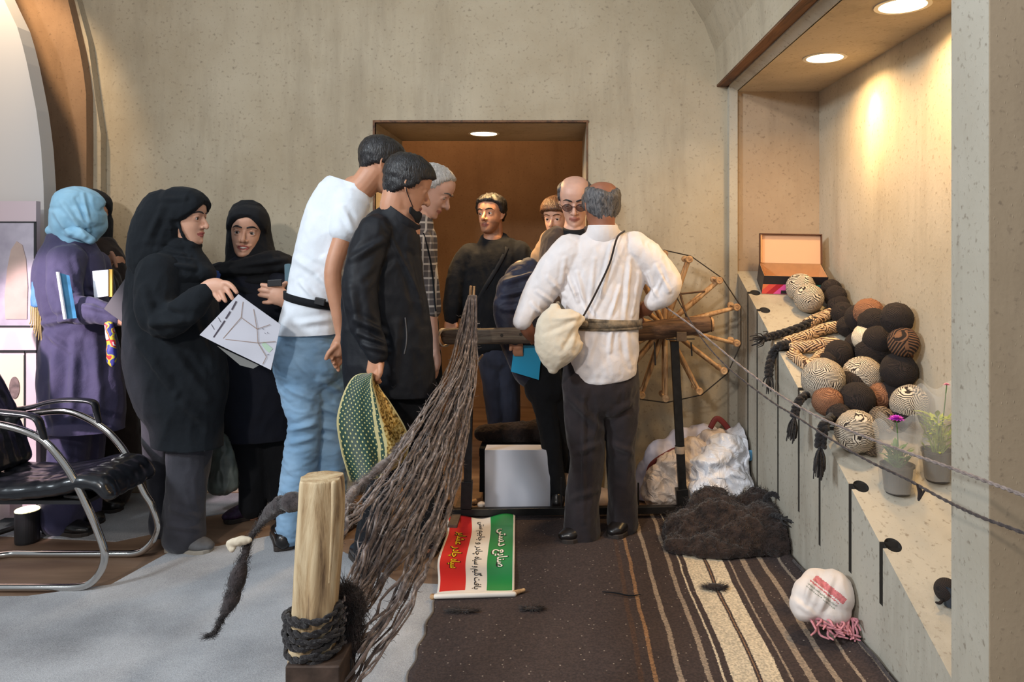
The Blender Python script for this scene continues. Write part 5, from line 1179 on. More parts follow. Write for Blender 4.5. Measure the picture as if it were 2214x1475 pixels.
rc(-140, 768, 51, 1000, Y - 0.006, 0.006, 'lower_poster', plain('poster_cream', s2l(226, 204, 182), 0.5), st)
hd = [(P(34, 838, Y)[0] + 0.024 * cos(a), P(34, 838, Y)[2] + 0.052 * sin(a)) for a in np.linspace(0, 2 * pi, 24, endpoint=False)]
MB().prism(hd, Y - 0.010, Y - 0.006).build('pictured_portrait', plain('pictured_portrait', s2l(112, 96, 92), 0.6, noise=0.4, scale=40), st)
rc(-40, 1060, 0, 1125, Y - 0.1, 0.06, 'foot', M['white_panel'], st)
mb = MB(); mb.loft([P(-60, 1165, 3.35) * np.array((1, 1, 0)) + np.array((0, 0, 0.02)), P(30, 1120, 3.45) * np.array((1, 1, 0)) + np.array((0, 0, 0.04))], 0.012, n=8); finish('foot_bar', mb.mesh(), M['black_metal'], st)

# ================================================================ spinning frame
Yb = 3.66
t = empty('spinning_stand', tuple(P(1225, 0, Yb) * np.array((1, 1, 0))), 'black steel frame with upright posts standing over the rug', 'frame')
def bar(p, q, w_, h_, name, mat, parent, **kw):
    p, q = np.asarray(p, float), np.asarray(q, float); d = q - p; Ln = np.linalg.norm(d); d /= Ln
    ref = np.array((0, 1, 0.)) if abs(d[1]) < 0.9 else np.array((0, 0, 1.)); s_ = np.cross(d, ref); s_ /= np.linalg.norm(s_); u = np.cross(s_, d)
    o = MB().obox((p + q) / 2, d * Ln / 2, s_ * w_ / 2, u * h_ / 2).build(name, mat, parent, bevel=0.0015); return tag(o, **kw) if kw else o
x0, x1 = P(975, 0, Yb)[0], P(1482, 0, Yb)[0]
bar((x0, Yb, 0.040), (x1, Yb, 0.055), 0.034, 0.034, 'base_rail', M['black_metal'], t)
bar(P(1010, 1098, Yb), P(1019, 650, Yb), 0.036, 0.03, 'upright', M['black_metal'], t)
bar(P(1477, 1092, Yb), P(1458, 738, Yb), 0.040, 0.03, 'upright', M['black_metal'], t)
bar(P(1008, 1098, Yb), P(1010, 1040, Yb), 0.052, 0.045, 'sleeve', M['black_metal'], t); bar(P(1477, 1092, Yb), P(1473, 1056, Yb), 0.06, 0.05, 'sleeve', M['black_metal'], t)
tube = plain('rusty_tube', s2l(96, 80, 66), 0.7, 0.2, noise=0.3)
bar((P(988, 0, Yb)[0], Yb + 0.25, 0.018), (P(988, 0, Yb)[0], Yb - 0.16, 0.018), 0.045, 0.035, 'foot', tube, t)
bar((P(1478, 0, Yb)[0], Yb + 0.2, 0.018), (P(1478, 0, Yb)[0], Yb - 0.10, 0.018), 0.045, 0.035, 'foot', tube, t)
for x, y0, y1 in ((1214, 1032, 1100), (1380, 1044, 1092)): bar(P(x, y1, Yb), P(x, y0, Yb), 0.008, 0.008, 'peg', M['black_metal'], t)
MB().lathe(P(1470, 972, Yb), [(0.0250, -0.018), (0.0262, 0), (0.0250, 0.018)], 16).build('tape_band', plain('tape_beige', s2l(170, 150, 130), 0.7), t)
oldw = wood('weathered_beam', s2l(104, 92, 78), s2l(82, 68, 56), s2l(40, 32, 27), stretch=(1.5, 20, 20)); palew = wood('pale_wood', s2l(204, 168, 124), s2l(180, 140, 98), s2l(130, 96, 66), stretch=(14, 14, 2))
bark = wood('bark_log', s2l(112, 84, 62), s2l(84, 60, 44), s2l(44, 30, 22), stretch=(3, 14, 14))
mb = MB(); A = [P(966, 727, Yb), P(1010, 727, Yb), P(1060, 726, Yb), P(1110, 726, Yb), P(1160, 726, Yb), P(1260, 725, Yb)]
mb.loft(A, [(0.038, 0.03), (0.040, 0.03), (0.038, 0.03), (0.041, 0.03), (0.039, 0.03), (0.038, 0.03)], n=20, sub=4, power=4.5, b=(0, 1, 0))
mb2 = [P(1250, 724, Yb), P(1330, 722, Yb), P(1380, 718, Yb), P(1430, 712, Yb), P(1490, 706, Yb), P(1527, 702, Yb)]
me = fuse(mb, 0.006, 1); folds(me, 6, 0.003, 8, (0.3, 1, 1))
bm_ = tag(finish('wooden_beam', me, oldw), 'weathered grey wooden beam with drilled holes across the frame, in front of the navy jacket', 'beam')
for x, y in ((1085, 725), (1126, 723)): MB().lathe(P(x, y, Yb - 0.028), [(0.0001, -0.006), (0.008, -0.006), (0.008, 0.004)], 14, axis=(0, 1, 0)).build('hole', M['dark_gap'], bm_)
mb = MB(); mb.loft(mb2, [0.036, 0.042, 0.044, 0.046, 0.044, 0.040], n=20, sub=4); me = fuse(mb, 0.006, 1); folds(me, 7, 0.004, 6, (0.3, 1, 1))
lg = tag(finish('log', me, bark), 'round barked log lying on the right upright, in front of the wheel', 'log')
MB().lathe(P(1528, 702, Yb), [(0.0001, 0.033), (0.034, 0.031), (0.038, 0.02)], 20, axis=(1, 0, 0.05)).build('sawn_end', palew, lg)
bar(P(1463, 728, Yb - 0.05), P(1484, 728, Yb - 0.05), 0.045, 0.02, 'iron_bracket', tube, lg); bar(P(1440, 734, Yb - 0.05), P(1502, 733, Yb - 0.05), 0.006, 0.006, 'iron_rod', M['black_metal'], lg)
for x, y1 in ((1415, 790), (1494, 770)): bar(P(x, 740, Yb - 0.045), P(x + 2, y1, Yb - 0.045), 0.007, 0.007, 'iron_spike', M['black_metal'], lg)
bar(P(1016, 652, Yb), P(1018, 618, Yb), 0.012, 0.02, 'split_peg', palew, bm_); bar(P(1024, 652, Yb), P(1025, 619, Yb), 0.010, 0.02, 'split_peg', palew, bm_)
# roll of white tape on the beam end, loose stick
MB().lathe(P(960, 730, Yb + 0.01), [(0.040, -0.012), (0.046, -0.012), (0.046, 0.012), (0.040, 0.012)], 30, axis=(0.75, -0.6, 0), closed=True).build('tape_roll', plain('white_tape', s2l(206, 190, 170), 0.6), None, smooth=False)
tag(bpy.data.objects['tape_roll'], 'roll of white tape hanging on the left end of the wooden beam', 'tape')
mb = MB(); mb.loft([P(1026, 790, 3.55), P(1043, 768, 3.50)], [0.006, 0.005], n=8, sub=3); tag(finish('stick', mb.mesh(), palew), 'short pale stick poking out beside the grey wool', 'stick')

# ---- wheel of paired spokes
Yw = 3.80; cw = P(1437, 705, Yw); pw = F / Yw
wh = empty('spinning_machine', tuple(cw), 'large wooden spinning wheel of paired spokes with round knobs behind the log', 'spinning wheel')
knobw = wood('turned_wood', s2l(206, 170, 128), s2l(184, 146, 106), s2l(140, 104, 74), stretch=(10, 10, 10), bump=0.1)
tips = [(1437, 549), (1491, 561), (1556, 607), (1594, 665), (1594, 743), (1566, 803), (1513, 847), (1440, 863), (1388, 856), (1335, 832), (1300, 790), (1284, 735), (1290, 665), (1318, 605), (1370, 562)]
knob = []
for i, (x, y) in enumerate(tips):
    for k, dy in enumerate((-0.045, 0.045)):
        e = P(x, y, Yw + dy) if k == 0 else P(x - 5, y, Yw + dy)
        d = (e - cw) * np.array((1, 0, 1)); d /= np.linalg.norm(d)
        q = cw + np.array((0, dy * 0.45, 0)) + d * 0.04
        mb = MB(); mb.loft([q, (q + e) / 2 + np.array((0, dy * 0.1, 0)), e], [0.012, 0.011, 0.008], n=8, sub=2); finish('spoke', mb.mesh(), palew, wh)
    mb = MB(); mb.lathe(P(x, y, Yw - 0.070), [(0.0001, -0.002), (0.004, -0.002), (0.005, 0.001), (0.015, 0.0), (0.0185, 0.005), (0.0185, 0.022), (0.014, 0.028), (0.006, 0.034), (0.006, 0.13), (0.017, 0.134), (0.017, 0.152), (0.0001, 0.154)], 20, axis=(0, 1, 0)); o = mb.build('knob', knobw, wh, smooth=False)
for dy in (-0.045, 0.045):
    mb = MB(); R_ = [P(x, y, Yw + dy) + (P(x, y, Yw + dy) - (cw + np.array((0, dy, 0)))) * 0.05 for x, y in tips] ; R_.append(R_[0])
    for a_, b_ in zip(R_[:-1], R_[1:]): mb.loft([a_, b_], 0.0028, n=6)
    finish('rim_cord', mb.mesh(), plain('dark_cord', s2l(44, 38, 34), 0.9), wh)
mb = MB(); mb.lathe(cw, [(0.0001, -0.06), (0.030, -0.06), (0.036, -0.03), (0.036, 0.03), (0.030, 0.06), (0.0001, 0.06)], 20, axis=(0, 1, 0)); mb.build('hub', bark, wh, smooth=False)
mb = MB(); mb.loft([P(1437, 705, Yw - 0.16), P(1437, 705, Yw + 0.12)], 0.012, n=10); finish('axle', mb.mesh(), bark, wh)
# thin cross sticks
mb = MB(); mb.loft([P(1468, 636, 3.75), P(1523, 630, 3.75)], 0.005, n=8); finish('cross_stick', mb.mesh(), bark, wh)
mb = MB(); mb.loft([P(1469, 630, 3.75), P(1486, 690, 3.72)], 0.006, n=8); finish('cross_stick', mb.mesh(), bark, wh)

# ---- drawn threads running to the lower right
def cord(pts, r0, r1, name, mat, label, n=8, tw=0.0, sub=10):
    mb = MB()
    C = catmull([P(*p) for p in pts], sub); m_ = len(C)
    for ph in (0, pi):
        A = []
        for i, c in enumerate(C):
            f_ = i / (m_ - 1); rr = (r0 + (r1 - r0) * f_) * 0.55
            A.append(c + np.array((0, cos(ph + i * tw), sin(ph + i * tw))) * rr)
        mb.loft(A, [r0 * 0.75 + (r1 - r0) * 0.75 * i / (m_ - 1) for i in range(m_)], n=6)
    return tag(finish(name, mb.mesh(), mat), label, 'thread')
greyc = cloth('grey_wool_thread', s2l(150, 136, 130), s2l(104, 92, 88), 0.95, scale=60); darkc = cloth('dark_wool_thread', s2l(84, 74, 72), s2l(46, 40, 40), 0.95, scale=60)
cord([(1405, 640, 3.55), (1500, 708, 3.2), (1600, 790, 2.9), (1680, 850, 2.65), (1762, 898, 2.4), (1860, 940, 2.15), (1960, 978, 1.9), (2056, 1012, 1.72), (2140, 1044, 1.58), (2230, 1078, 1.46), (2420, 1150, 1.25)], 0.0035, 0.0038, 'thread', greyc, 'upper pale grey twisted thread stretched from the wheel past the pillar', tw=0.7, sub=26)
cord([(1464, 645, 3.6), (1490, 690, 3.45), (1530, 748, 3.3), (1580, 800, 3.1), (1665, 866, 2.75), (1720, 900, 2.55), (1800, 952, 2.3), (1880, 998, 2.1), (1960, 1036, 1.95), (2040, 1080, 1.80), (2120, 1118, 1.66), (2230, 1160, 1.52), (2420, 1250, 1.3)], 0.0032, 0.0036, 'thread', darkc, 'lower darker twisted thread stretched from the wheel past the flower pots', tw=0.7, sub=26)
mb = MB(); mb.loft([P(1983, 1048, 1.90), P(1990, 1066, 1.90), P(1986, 1082, 1.90), P(1998, 1062, 1.89)], [0.003, 0.007, 0.003, 0.003], n=6, sub=3); tag(finish('wool_tuft', mb.mesh(), CL['brown']), 'small dark wool tuft caught on the lower thread', 'wool')

# ================================================================ foreground post with rope
Yp = 1.6
t = empty('wooden_post', tuple(P(680, 0, Yp) * np.array((1, 1, 0))), 'pale hewn wooden post standing in a dark metal socket in the foreground', 'post')
postw = wood('hewn_pale_wood', s2l(196, 176, 142), s2l(166, 140, 104), s2l(96, 74, 54), stretch=(9, 9, 1.3), bump=0.9)
mb = MB(); mb.loft([P(696, 1062, Yp), P(694, 1110, Yp), P(688, 1200, Yp), P(681, 1300, Yp), P(676, 1400, Yp), P(674, 1470, Yp)], [(0.0455, 0.045), (0.0465, 0.045), (0.0475, 0.046), (0.046, 0.045), (0.047, 0.046), (0.047, 0.046)], n=22, sub=4, power=2.7, b=(0, 1, 0), caps=False)
mb.loft([P(696, 1039, Yp), P(696, 1066, Yp)], [(0.0440, 0.043), (0.0455, 0.045)], n=22, sub=2, power=2.7, b=(0, 1, 0))
me = fuse(mb, 0.004, 2); c_ = coords(me); nn_ = normals(me); an = np.arctan2(c_[:, 1] - Yp, c_[:, 0] - P(685, 0, Yp)[0])
setco(me, c_ + nn_ * (0.0018 * np.sin(an * 7 + 2 * np.sin(c_[:, 2] * 6)) + 0.0014 * wave(c_, 4, 9, (1, 1, 0.25)))[:, None]); c_ = coords(me); c_[:, 2] = np.minimum(c_[:, 2], P(0, 1031, Yp)[2]); setco(me, c_)
finish('shaft', me, postw, t)
mb = MB(); mb.loft([P(722, 1045, Yp - 0.045), P(721, 1100, Yp - 0.047), P(717, 1180, Yp - 0.048), P(712, 1260, Yp - 0.047)], [0.006, 0.005, 0.004, 0.002], n=8, sub=4); finish('edge_ridge', mb.mesh(), postw, t)
mb = MB(); a = P(617, 1440, Yp - 0.06); b_ = P(735, 1440, Yp - 0.06)
mb.box(a[0], b_[0], Yp - 0.062, Yp + 0.06, 0.0, a[2]); mb.build('metal_socket', plain('dark_bronze_metal', s2l(70, 56, 48), 0.6, 0.4, noise=0.4, bump=0.2), t, bevel=0.003)
mb = MB(); random.seed(11)
blackw = cloth('black_wool_rope', (0.012, 0.011, 0.013), (0.03, 0.026, 0.026), 0.95, scale=60, bump=0.5)
cx = P(678, 0, Yp)[0]
def wool_rope(mb, pts, r, strands=3, tw=0.8, sub=8):
    C = catmull(pts, sub)
    T = np.gradient(C, axis=0); T /= np.linalg.norm(T, axis=1)[:, None] + 1e-9
    ref = np.array((0.2, 0.3, 1.0)); U = np.cross(T, ref); U /= np.linalg.norm(U, axis=1)[:, None] + 1e-9; V = np.cross(T, U)
    for s_ in range(strands):
        ph = 2 * pi * s_ / strands
        A = [C[i] + (U[i] * cos(ph + i * tw) + V[i] * sin(ph + i * tw)) * r * 0.5 for i in range(len(C))]
        mb.loft(A, r * 0.62, n=6)
pts = []
for i in range(31):
    a = i * 0.9; z = P(0, 1312 + i * 3.4 + 9 * sin(i * 1.7), Yp)[2]
    pts.append((cx + cos(a) * 0.056 + 0.002 * sin(i * 2.2), Yp - sin(a) * 0.054, z + 0.006 * cos(a)))
wool_rope(mb, pts, 0.0075, 2, 0.9, 7)
pts = []
for i in range(16):
    a = i * 0.85 + 1.5; z = P(0, 1325 + i * 4.6, Yp)[2]
    pts.append((cx + cos(a) * 0.060, Yp - sin(a) * 0.058, z - 0.008 * cos(a)))
wool_rope(mb, pts, 0.0065, 2, 0.8, 7)
tag(finish('rope', mb.mesh(), blackw), 'black wool rope wound around the wooden post above its metal socket', 'rope')

# ---- grey wool strands fanned from the frame to the post
wm, nt, b = newmat('grey_brown_wool'); tc = N(nt, 'ShaderNodeTexCoord'); vn = N(nt, 'ShaderNodeTexNoise', i_Scale=40.0, i_Detail=5.0); L(nt, tc.outputs['Object'], vn.inputs['Vector'])
L(nt, ramp(nt, vn.outputs['Fac'], [(0.3, s2l(58, 46, 42)), (0.52, s2l(108, 92, 86)), (0.72, s2l(160, 146, 138))]), b.inputs['Base Color']); b.inputs['Roughness'].default_value = 0.95; b.inputs['Sheen Weight'].default_value = 0.3
wm2 = plain('white_wool_fleck', s2l(188, 180, 174), 0.9)
random.seed(5)
top_l = [(1012, 640), (996, 720), (972, 800), (930, 862), (886, 930), (852, 985), (800, 1060), (752, 1110), (730, 1150)]
top_r = [(1030, 640), (1030, 740), (1022, 830), (1006, 930), (990, 1030), (965, 1130), (930, 1220), (880, 1330), (800, 1440)]
mid_ = [(1020, 640), (1016, 730), (1000, 815), (972, 900), (938, 985), (895, 1075), (845, 1160), (792, 1240), (735, 1330)]
ks = np.linspace(0, 1, 9)
Yd = [3.60, 3.40, 3.14, 2.84, 2.54, 2.25, 1.99, 1.79, 1.66]
def fan(u, wob, n=9):
    pts = []
    ph = random.uniform(0, 6.28)
    for i in range(n):
        a_, m2, b_ = top_l[i], mid_[i], top_r[i]
        if u < 0.5: f_ = u * 2; x = a_[0] * (1 - f_) + m2[0] * f_; y = a_[1] * (1 - f_) + m2[1] * f_
        else: f_ = u * 2 - 1; x = m2[0] * (1 - f_) + b_[0] * f_; y = m2[1] * (1 - f_) + b_[1] * f_
        k = sin(pi * i / (n - 1)) 
        pts.append((x + wob * 10 * sin(ph + i * 1.3) * k, y + wob * 12 * cos(ph + i * 1.7) * k, Yd[i] + 0.04 * sin(ph * 3 + i)))
    return pts
mb = MB(); fuzz = []
for i in range(78):
    u = min(max(random.gauss(0.55, 0.30), 0), 1) if i % 3 else random.random()
    pp = fan(u, random.uniform(0.3, 2.0))
    if 0.15 < u < 0.75:   # ends tied round the post
        pp[-1] = (742 - random.uniform(0, 10), 1290 + (u) * 110 + random.uniform(-20, 20), 1.63)
        pp[-2] = ((pp[-3][0] + pp[-1][0]) / 2 + random.uniform(-10, 10), (pp[-3][1] + pp[-1][1]) / 2 + 14, 1.84)
    if u >= 0.88:
        pp += [(700 + random.uniform(-30, 50), 1560, 1.5)]
    C = [P(*q) for q in pp]; C = catmull(C, 5); n_ = len(C)
    r0 = random.uniform(0.0020, 0.0036); sd = random.randint(0, 999)
    jit = np.stack([wave(C * 1.0, sd + q, 7, n=4) for q in range(3)], 1) * 0.0075
    C = C + jit * np.linspace(0.3, 1, n_)[:, None]
    mb.loft(list(C), [r0 * (0.75 + 0.5 * abs(sin(k * 0.9 + sd))) for k in range(n_)], n=5)
    for _ in range(80):
        k = random.randint(3, n_ - 2); fuzz.append((C[k], C[k + 1 if k + 1 < n_ else k] - C[k - 1]))
for c0, d0 in fuzz:
    d0 = d0 / (np.linalg.norm(d0) + 1e-9); v = d0 * random.uniform(-1.2, 1.2) + np.array([random.gauss(0, 1) for _ in range(3)]) * 0.8; v /= np.linalg.norm(v)
    Ln = random.uniform(0.008, 0.028) * (0.6 + 0.4 * c0[1] / 3); m1 = c0 + v * Ln * 0.5 + np.array([random.gauss(0, 1) for _ in range(3)]) * 0.003; e = c0 + v * Ln
    mb.loft([c0, m1, e], [0.0007, 0.0006, 0.0003], n=3, caps=False)
for _ in range(60):
    c0, d0 = random.choice(fuzz); v = np.array([random.gauss(0, 1) for _ in range(3)]); v /= np.linalg.norm(v)
    mb.loft([c0, c0 + v * random.uniform(0.006, 0.018)], [0.0016, 0.001], n=4, mi=1)
ob = tag(finish('wool_strands', mb.mesh(), [wm, wm2]), 'fan of grey brown wool strands stretched from the frame top to the wooden post', 'wool', kind='stuff')
wpile0 = cloth('dark_wool_bundle', s2l(58, 44, 40), s2l(28, 22, 21), 0.97, scale=40, bump=0.6)
# thick fluffy strands of the left edge
def fluffy(pts, rad, name, mat, label, nf=500, fl=0.02, lumps=0.3, parent=None, cat='wool', sub=6, kind=None, fr=0.0007):
    C = catmull(pts, sub); R_ = catmull(np.array([[r] for r in rad]), sub)[:, 0]
    mb = MB(); mb.loft(list(C), list(np.maximum(R_ * (1 + lumps * wave(C, 77, 12)), 0.001)), n=10)
    for _ in range(nf):
        k = random.randint(0, len(C) - 1); v = np.array([random.gauss(0, 1) for _ in range(3)]); v /= np.linalg.norm(v)
        c0 = C[k] + v * R_[k] * 0.85; t_ = (C[min(k + 1, len(C) - 1)] - C[max(k - 1, 0)]); t_ /= np.linalg.norm(t_) + 1e-9
        e = c0 + (v * 0.45 + t_ * random.uniform(-1.2, 1.2)) * random.uniform(0.3, 1) * fl
        mb.loft([c0, (c0 + e) / 2 + np.array([random.gauss(0, 1) for _ in range(3)]) * fl * 0.12, e], [fr, fr * 0.8, fr * 0.4], n=3, caps=False)
    o = finish(name, mb.mesh(), mat, parent)
    return tag(o, label, cat if label and not parent else None, kind=kind)
fluffy([P(905, 915, 2.75), P(870, 958, 2.6), P(835, 1000, 2.45), P(800, 1030, 2.3), P(766, 1062, 2.15), P(742, 1100, 2.0), P(732, 1140, 1.85)], [0.006, 0.010, 0.011, 0.013, 0.014, 0.012, 0.010], 'wool_roving', wm, 'thick fluffy grey wool roving crossing the green cloth', nf=2200, fl=0.03, fr=0.0005, lumps=0.5)
fluffy([P(742, 1282, 1.67), P(756, 1300, 1.67), P(762, 1345, 1.66), P(752, 1392, 1.65), P(736, 1425, 1.63)], [0.012, 0.020, 0.022, 0.019, 0.010], 'wool_bundle', wpile0, 'dark bundled wool ends tied against the right side of the post', nf=5200, fl=0.045, lumps=0.5, fr=0.0005)
# knotted tail to the left of the post
dk = cloth('dark_grey_wool', s2l(66, 58, 58), s2l(36, 32, 34), 0.95, scale=50)
fluffy([P(655, 1088, 1.60), P(628, 1086, 1.62), P(602, 1094, 1.66), P(575, 1118, 1.7), P(552, 1148, 1.74), P(538, 1170, 1.74), P(528, 1205, 1.72), P(514, 1250, 1.72), P(503, 1290, 1.72), P(488, 1322, 1.72), P(474, 1348, 1.72), P(462, 1370, 1.72), P(446, 1376, 1.72)],
       [0.012, 0.019, 0.015, 0.010, 0.007, 0.006, 0.013, 0.019, 0.019, 0.009, 0.006, 0.003, 0.0012], 'wool_tail', dk, 'dark wool tail tied behind the post and hanging down at its left', nf=3000, fl=0.022, fr=0.0004, lumps=0.45)
mb = MB(); mb.loft([P(540, 1168, 1.72), P(522, 1170, 1.72), P(506, 1172, 1.72), P(494, 1176, 1.72), P(500, 1190, 1.715), P(508, 1186, 1.715)], [0.006, 0.011, 0.009, 0.006, 0.005, 0.002], n=10, sub=4); me = fuse(mb, 0.003, 1); folds(me, 3, 0.002, 30)
tag(finish('cloth_knot', me, plain('cream_rag', s2l(190, 178, 158), 0.9)), 'knotted cream rag tied on the hanging wool tail', 'cloth')
fluffy([P(745, 1475, 1.62), P(752, 1455, 1.62), P(756, 1430, 1.62), P(752, 1415, 1.62)], [0.006, 0.006, 0.005, 0.002], 'wool_knot', blackw, 'black knotted wool end standing right of the metal socket', nf=60, fl=0.006)
# ================================================================ rug, banner and things on the floor
rm, nt, b = newmat('striped_kilim'); tc = N(nt, 'ShaderNodeTexCoord'); sp = N(nt, 'ShaderNodeSeparateXYZ'); L(nt, tc.outputs['Object'], sp.inputs[0])
nz = N(nt, 'ShaderNodeTexNoise', i_Scale=3.0, i_Detail=2.0); L(nt, tc.outputs['Object'], nz.inputs['Vector'])
nz2 = N(nt, 'ShaderNodeTexNoise', i_Scale=220.0, i_Detail=2.0); L(nt, tc.outputs['Object'], nz2.inputs['Vector'])
a1 = N(nt, 'ShaderNodeMath', operation='MULTIPLY_ADD', i_1=0.03); L(nt, nz.outputs['Fac'], a1.inputs[0]); L(nt, sp.outputs[0], a1.inputs[2])
a2 = N(nt, 'ShaderNodeMath', operation='MULTIPLY_ADD', i_1=0.012); L(nt, nz2.outputs['Fac'], a2.inputs[0]); L(nt, a1.outputs[0], a2.inputs[2])
mr = N(nt, 'ShaderNodeMapRange'); mr.inputs[1].default_value = 0.16 + 0.021; mr.inputs[2].default_value = 1.06 + 0.021; L(nt, a2.outputs[0], mr.inputs[0])
DK, CR, OR, HB = s2l(62, 50, 48), s2l(206, 192, 168), s2l(140, 106, 76), s2l(150, 134, 118)
def X_(x): return (x - 0.16) / 0.90
bands = [(0.16, DK), (0.245, s2l(74, 54, 44)), (0.262, DK), (0.293, OR), (0.306, DK), (0.368, HB), (0.386, DK), (0.456, HB), (0.476, DK), (0.508, CR), (0.514, DK), (0.533, CR), (0.612, DK), (0.619, OR), (0.623, DK), (0.630, CR), (0.692, DK), (0.716, HB), (0.724, DK), (0.770, HB), (0.796, DK), (0.850, HB), (0.872, DK), (0.935, HB), (0.945, DK), (1.0, HB), (1.01, DK)]
rr = nt.nodes.new('ShaderNodeValToRGB'); rr.color_ramp.interpolation = 'CONSTANT'; el = rr.color_ramp.elements
el[0].position = 0; el[0].color = rgb(DK); el[1].position = 0.999; el[1].color = rgb(DK)
for x, c in bands[1:]:
    q = el.new(X_(x)); q.color = rgb(c)
L(nt, mr.outputs[0], rr.inputs[0])
# lint and fluff flecks on the weave
vz = N(nt, 'ShaderNodeTexVoronoi', i_Scale=36.0); L(nt, tc.outputs['Object'], vz.inputs['Vector'])
fl_ = ramp(nt, vz.outputs['Distance'], [(0.07, (0.75, 0.75, 0.75)), (0.12, (0, 0, 0))])
n5 = N(nt, 'ShaderNodeTexNoise', i_Scale=120.0, i_Detail=3.0); L(nt, tc.outputs['Object'], n5.inputs['Vector'])
mxa = N(nt, 'ShaderNodeMix', data_type='RGBA', blend_type='MULTIPLY'); mxa.inputs[0].default_value = 1.0; L(nt, rr.outputs[0], mxa.inputs[6]); L(nt, ramp(nt, n5.outputs['Fac'], [(0.35, (0.6, 0.6, 0.6)), (0.65, (1.15, 1.12, 1.08))]), mxa.inputs[7])
mx = N(nt, 'ShaderNodeMix', data_type='RGBA'); L(nt, fl_, mx.inputs[0]); L(nt, mxa.outputs[2], mx.inputs[6]); mx.inputs[7].default_value = rgb(s2l(170, 156, 142))
L(nt, mx.outputs[2], b.inputs['Base Color']); b.inputs['Roughness'].default_value = 0.95
bp = N(nt, 'ShaderNodeBump', i_Strength=0.6, i_Distance=0.004); L(nt, n5.outputs['Fac'], bp.inputs['Height']); L(nt, bp.outputs[0], b.inputs['Normal'])
nx, ny = 60, 110
vs, fs = [], []
for j in range(ny + 1):
    for i in range(nx + 1):
        u, v = i / nx, j / ny; Yy = 1.2 + (3.72 - 1.2) * v
        xr = benchX(Yy) - 0.012
        x = -0.468 + 0.006 * sin(Yy * 40) * (u < 0.02) + (xr + 0.468) * u
        z = 0.013 + 0.0018 * sin(Yy * 9 + u * 7) + 0.003 * (sin(Yy * 3 + u * 11) > 0.6) * 0.3
        if u > 0.955: z += (u - 0.955) / 0.045 * 0.028
        vs.append((x, Yy, z))
n_ = len(vs); w1 = nx + 1
vs += [(x, y, z - 0.006) for x, y, z in vs]
for j in range(ny):
    for i in range(nx):
        k = j * w1 + i; fs += [(k, k + 1, k + w1 + 1, k + w1), (n_ + k + w1, n_ + k + w1 + 1, n_ + k + 1, n_ + k)]
for idx in ([i for i in range(w1)], [ny * w1 + i for i in range(w1)], [j * w1 for j in range(ny + 1)], [j * w1 + nx for j in range(ny + 1)]):
    for p_, q_ in zip(idx[:-1], idx[1:]): fs.append((p_, q_, q_ + n_, p_ + n_))
mb = MB().add(vs, fs); rug = mb.build('kilim_rug', rm, smooth=True)
tag(rug, 'dark brown kilim rug with cream and grey stripes in front of the frame', 'rug')
# curled selvedge cord along the bench
mb = MB(); mb.loft([(benchX(y) - 0.02, y, 0.040 + 0.004 * sin(y * 30)) for y in np.linspace(1.3, 3.1, 40)], 0.006, n=6); finish('selvedge', mb.mesh(), darkc, rug)
mb = MB(); mb.loft([(-0.468 + 0.006 * sin(y * 40), y, 0.012) for y in np.linspace(1.2, 3.1, 60)], 0.005, n=6); finish('selvedge', mb.mesh(), cloth('grey_selvedge', s2l(130, 124, 118), s2l(60, 54, 52)), rug)

# banner: red, white and green, writing runs down its length
PF = {'ص': 'ﺹﺺﺻﺼ', 'ن': 'ﻥﻦﻧﻨ', 'ا': 'ﺍﺎ', 'ی': 'ﯼﯽﯾﯿ', 'ع': 'ﻉﻊﻋﻌ', 'د': 'ﺩﺪ', 'س': 'ﺱﺲﺳﺴ', 'ت': 'ﺕﺖﺗﺘ', 'ش': 'ﺵﺶﺷﺸ', 'ر': 'ﺭﺮ', 'ه': 'ﻩﻪﻫﻬ', 'چ': 'ﭺﭻﭼﭽ', 'ب': 'ﺏﺐﺑﺒ', 'ف': 'ﻑﻒﻓﻔ', 'گ': 'ﮒﮓﮔﮕ', 'ل': 'ﻝﻞﻟﻠ', 'م': 'ﻡﻢﻣﻤ', 'و': 'ﻭﻮ', 'ج': 'ﺝﺞﺟﺠ', 'خ': 'ﺥﺦﺧﺨ', 'ک': 'ﮎﮏﮐﮑ', 'ز': 'ﺯﺰ'}
def shape(s):
    out = []
    for i, c in enumerate(s):
        f = PF.get(c)
        if not f: out.append(c); continue
        prev = i > 0 and s[i - 1] in PF and len(PF[s[i - 1]]) == 4
        nxt = i + 1 < len(s) and s[i + 1] in PF and len(f) == 4
        out.append(f[(3 if nxt else 1) if prev else (2 if nxt else 0)] if len(f) == 4 else f[1 if prev else 0])
    return ''.join(out[::-1])
BT = {}
def ban(u, v):   # u across (0 left .. 1 right), v along (0 near .. 1 far); four measured corners
    nl, nr, fr_, fl2 = G(938, 1303), G(1112, 1296), G(1114, 1128), G(968, 1130)
    q = (nl * (1 - u) + nr * u) * (1 - v) + (fl2 * (1 - u) + fr_ * u) * v
    q = q + np.array((0.010 * sin(v * 9 + 1) * (1 - u), 0, 0))
    q[2] = 0.024 + 0.006 * sin(v * 11) + 0.004 * sin(u * 5 + v * 4) + (0.02 * max(0, v - 0.86) / 0.14 * (1 + sin(u * 9)) / 2)
    return q
mats = [plain('banner_white', s2l(226, 218, 208), 0.35), plain('banner_red', s2l(206, 44, 42), 0.35), plain('banner_green', s2l(24, 132, 66), 0.35)]
nu, nv = 36, 60
vs = [ban(i / nu, j / nv) for j in range(nv + 1) for i in range(nu + 1)]; w1 = nu + 1; n_ = len(vs); vs = vs + [q - np.array((0, 0, 0.003)) for q in vs]
fs, mi = [], []
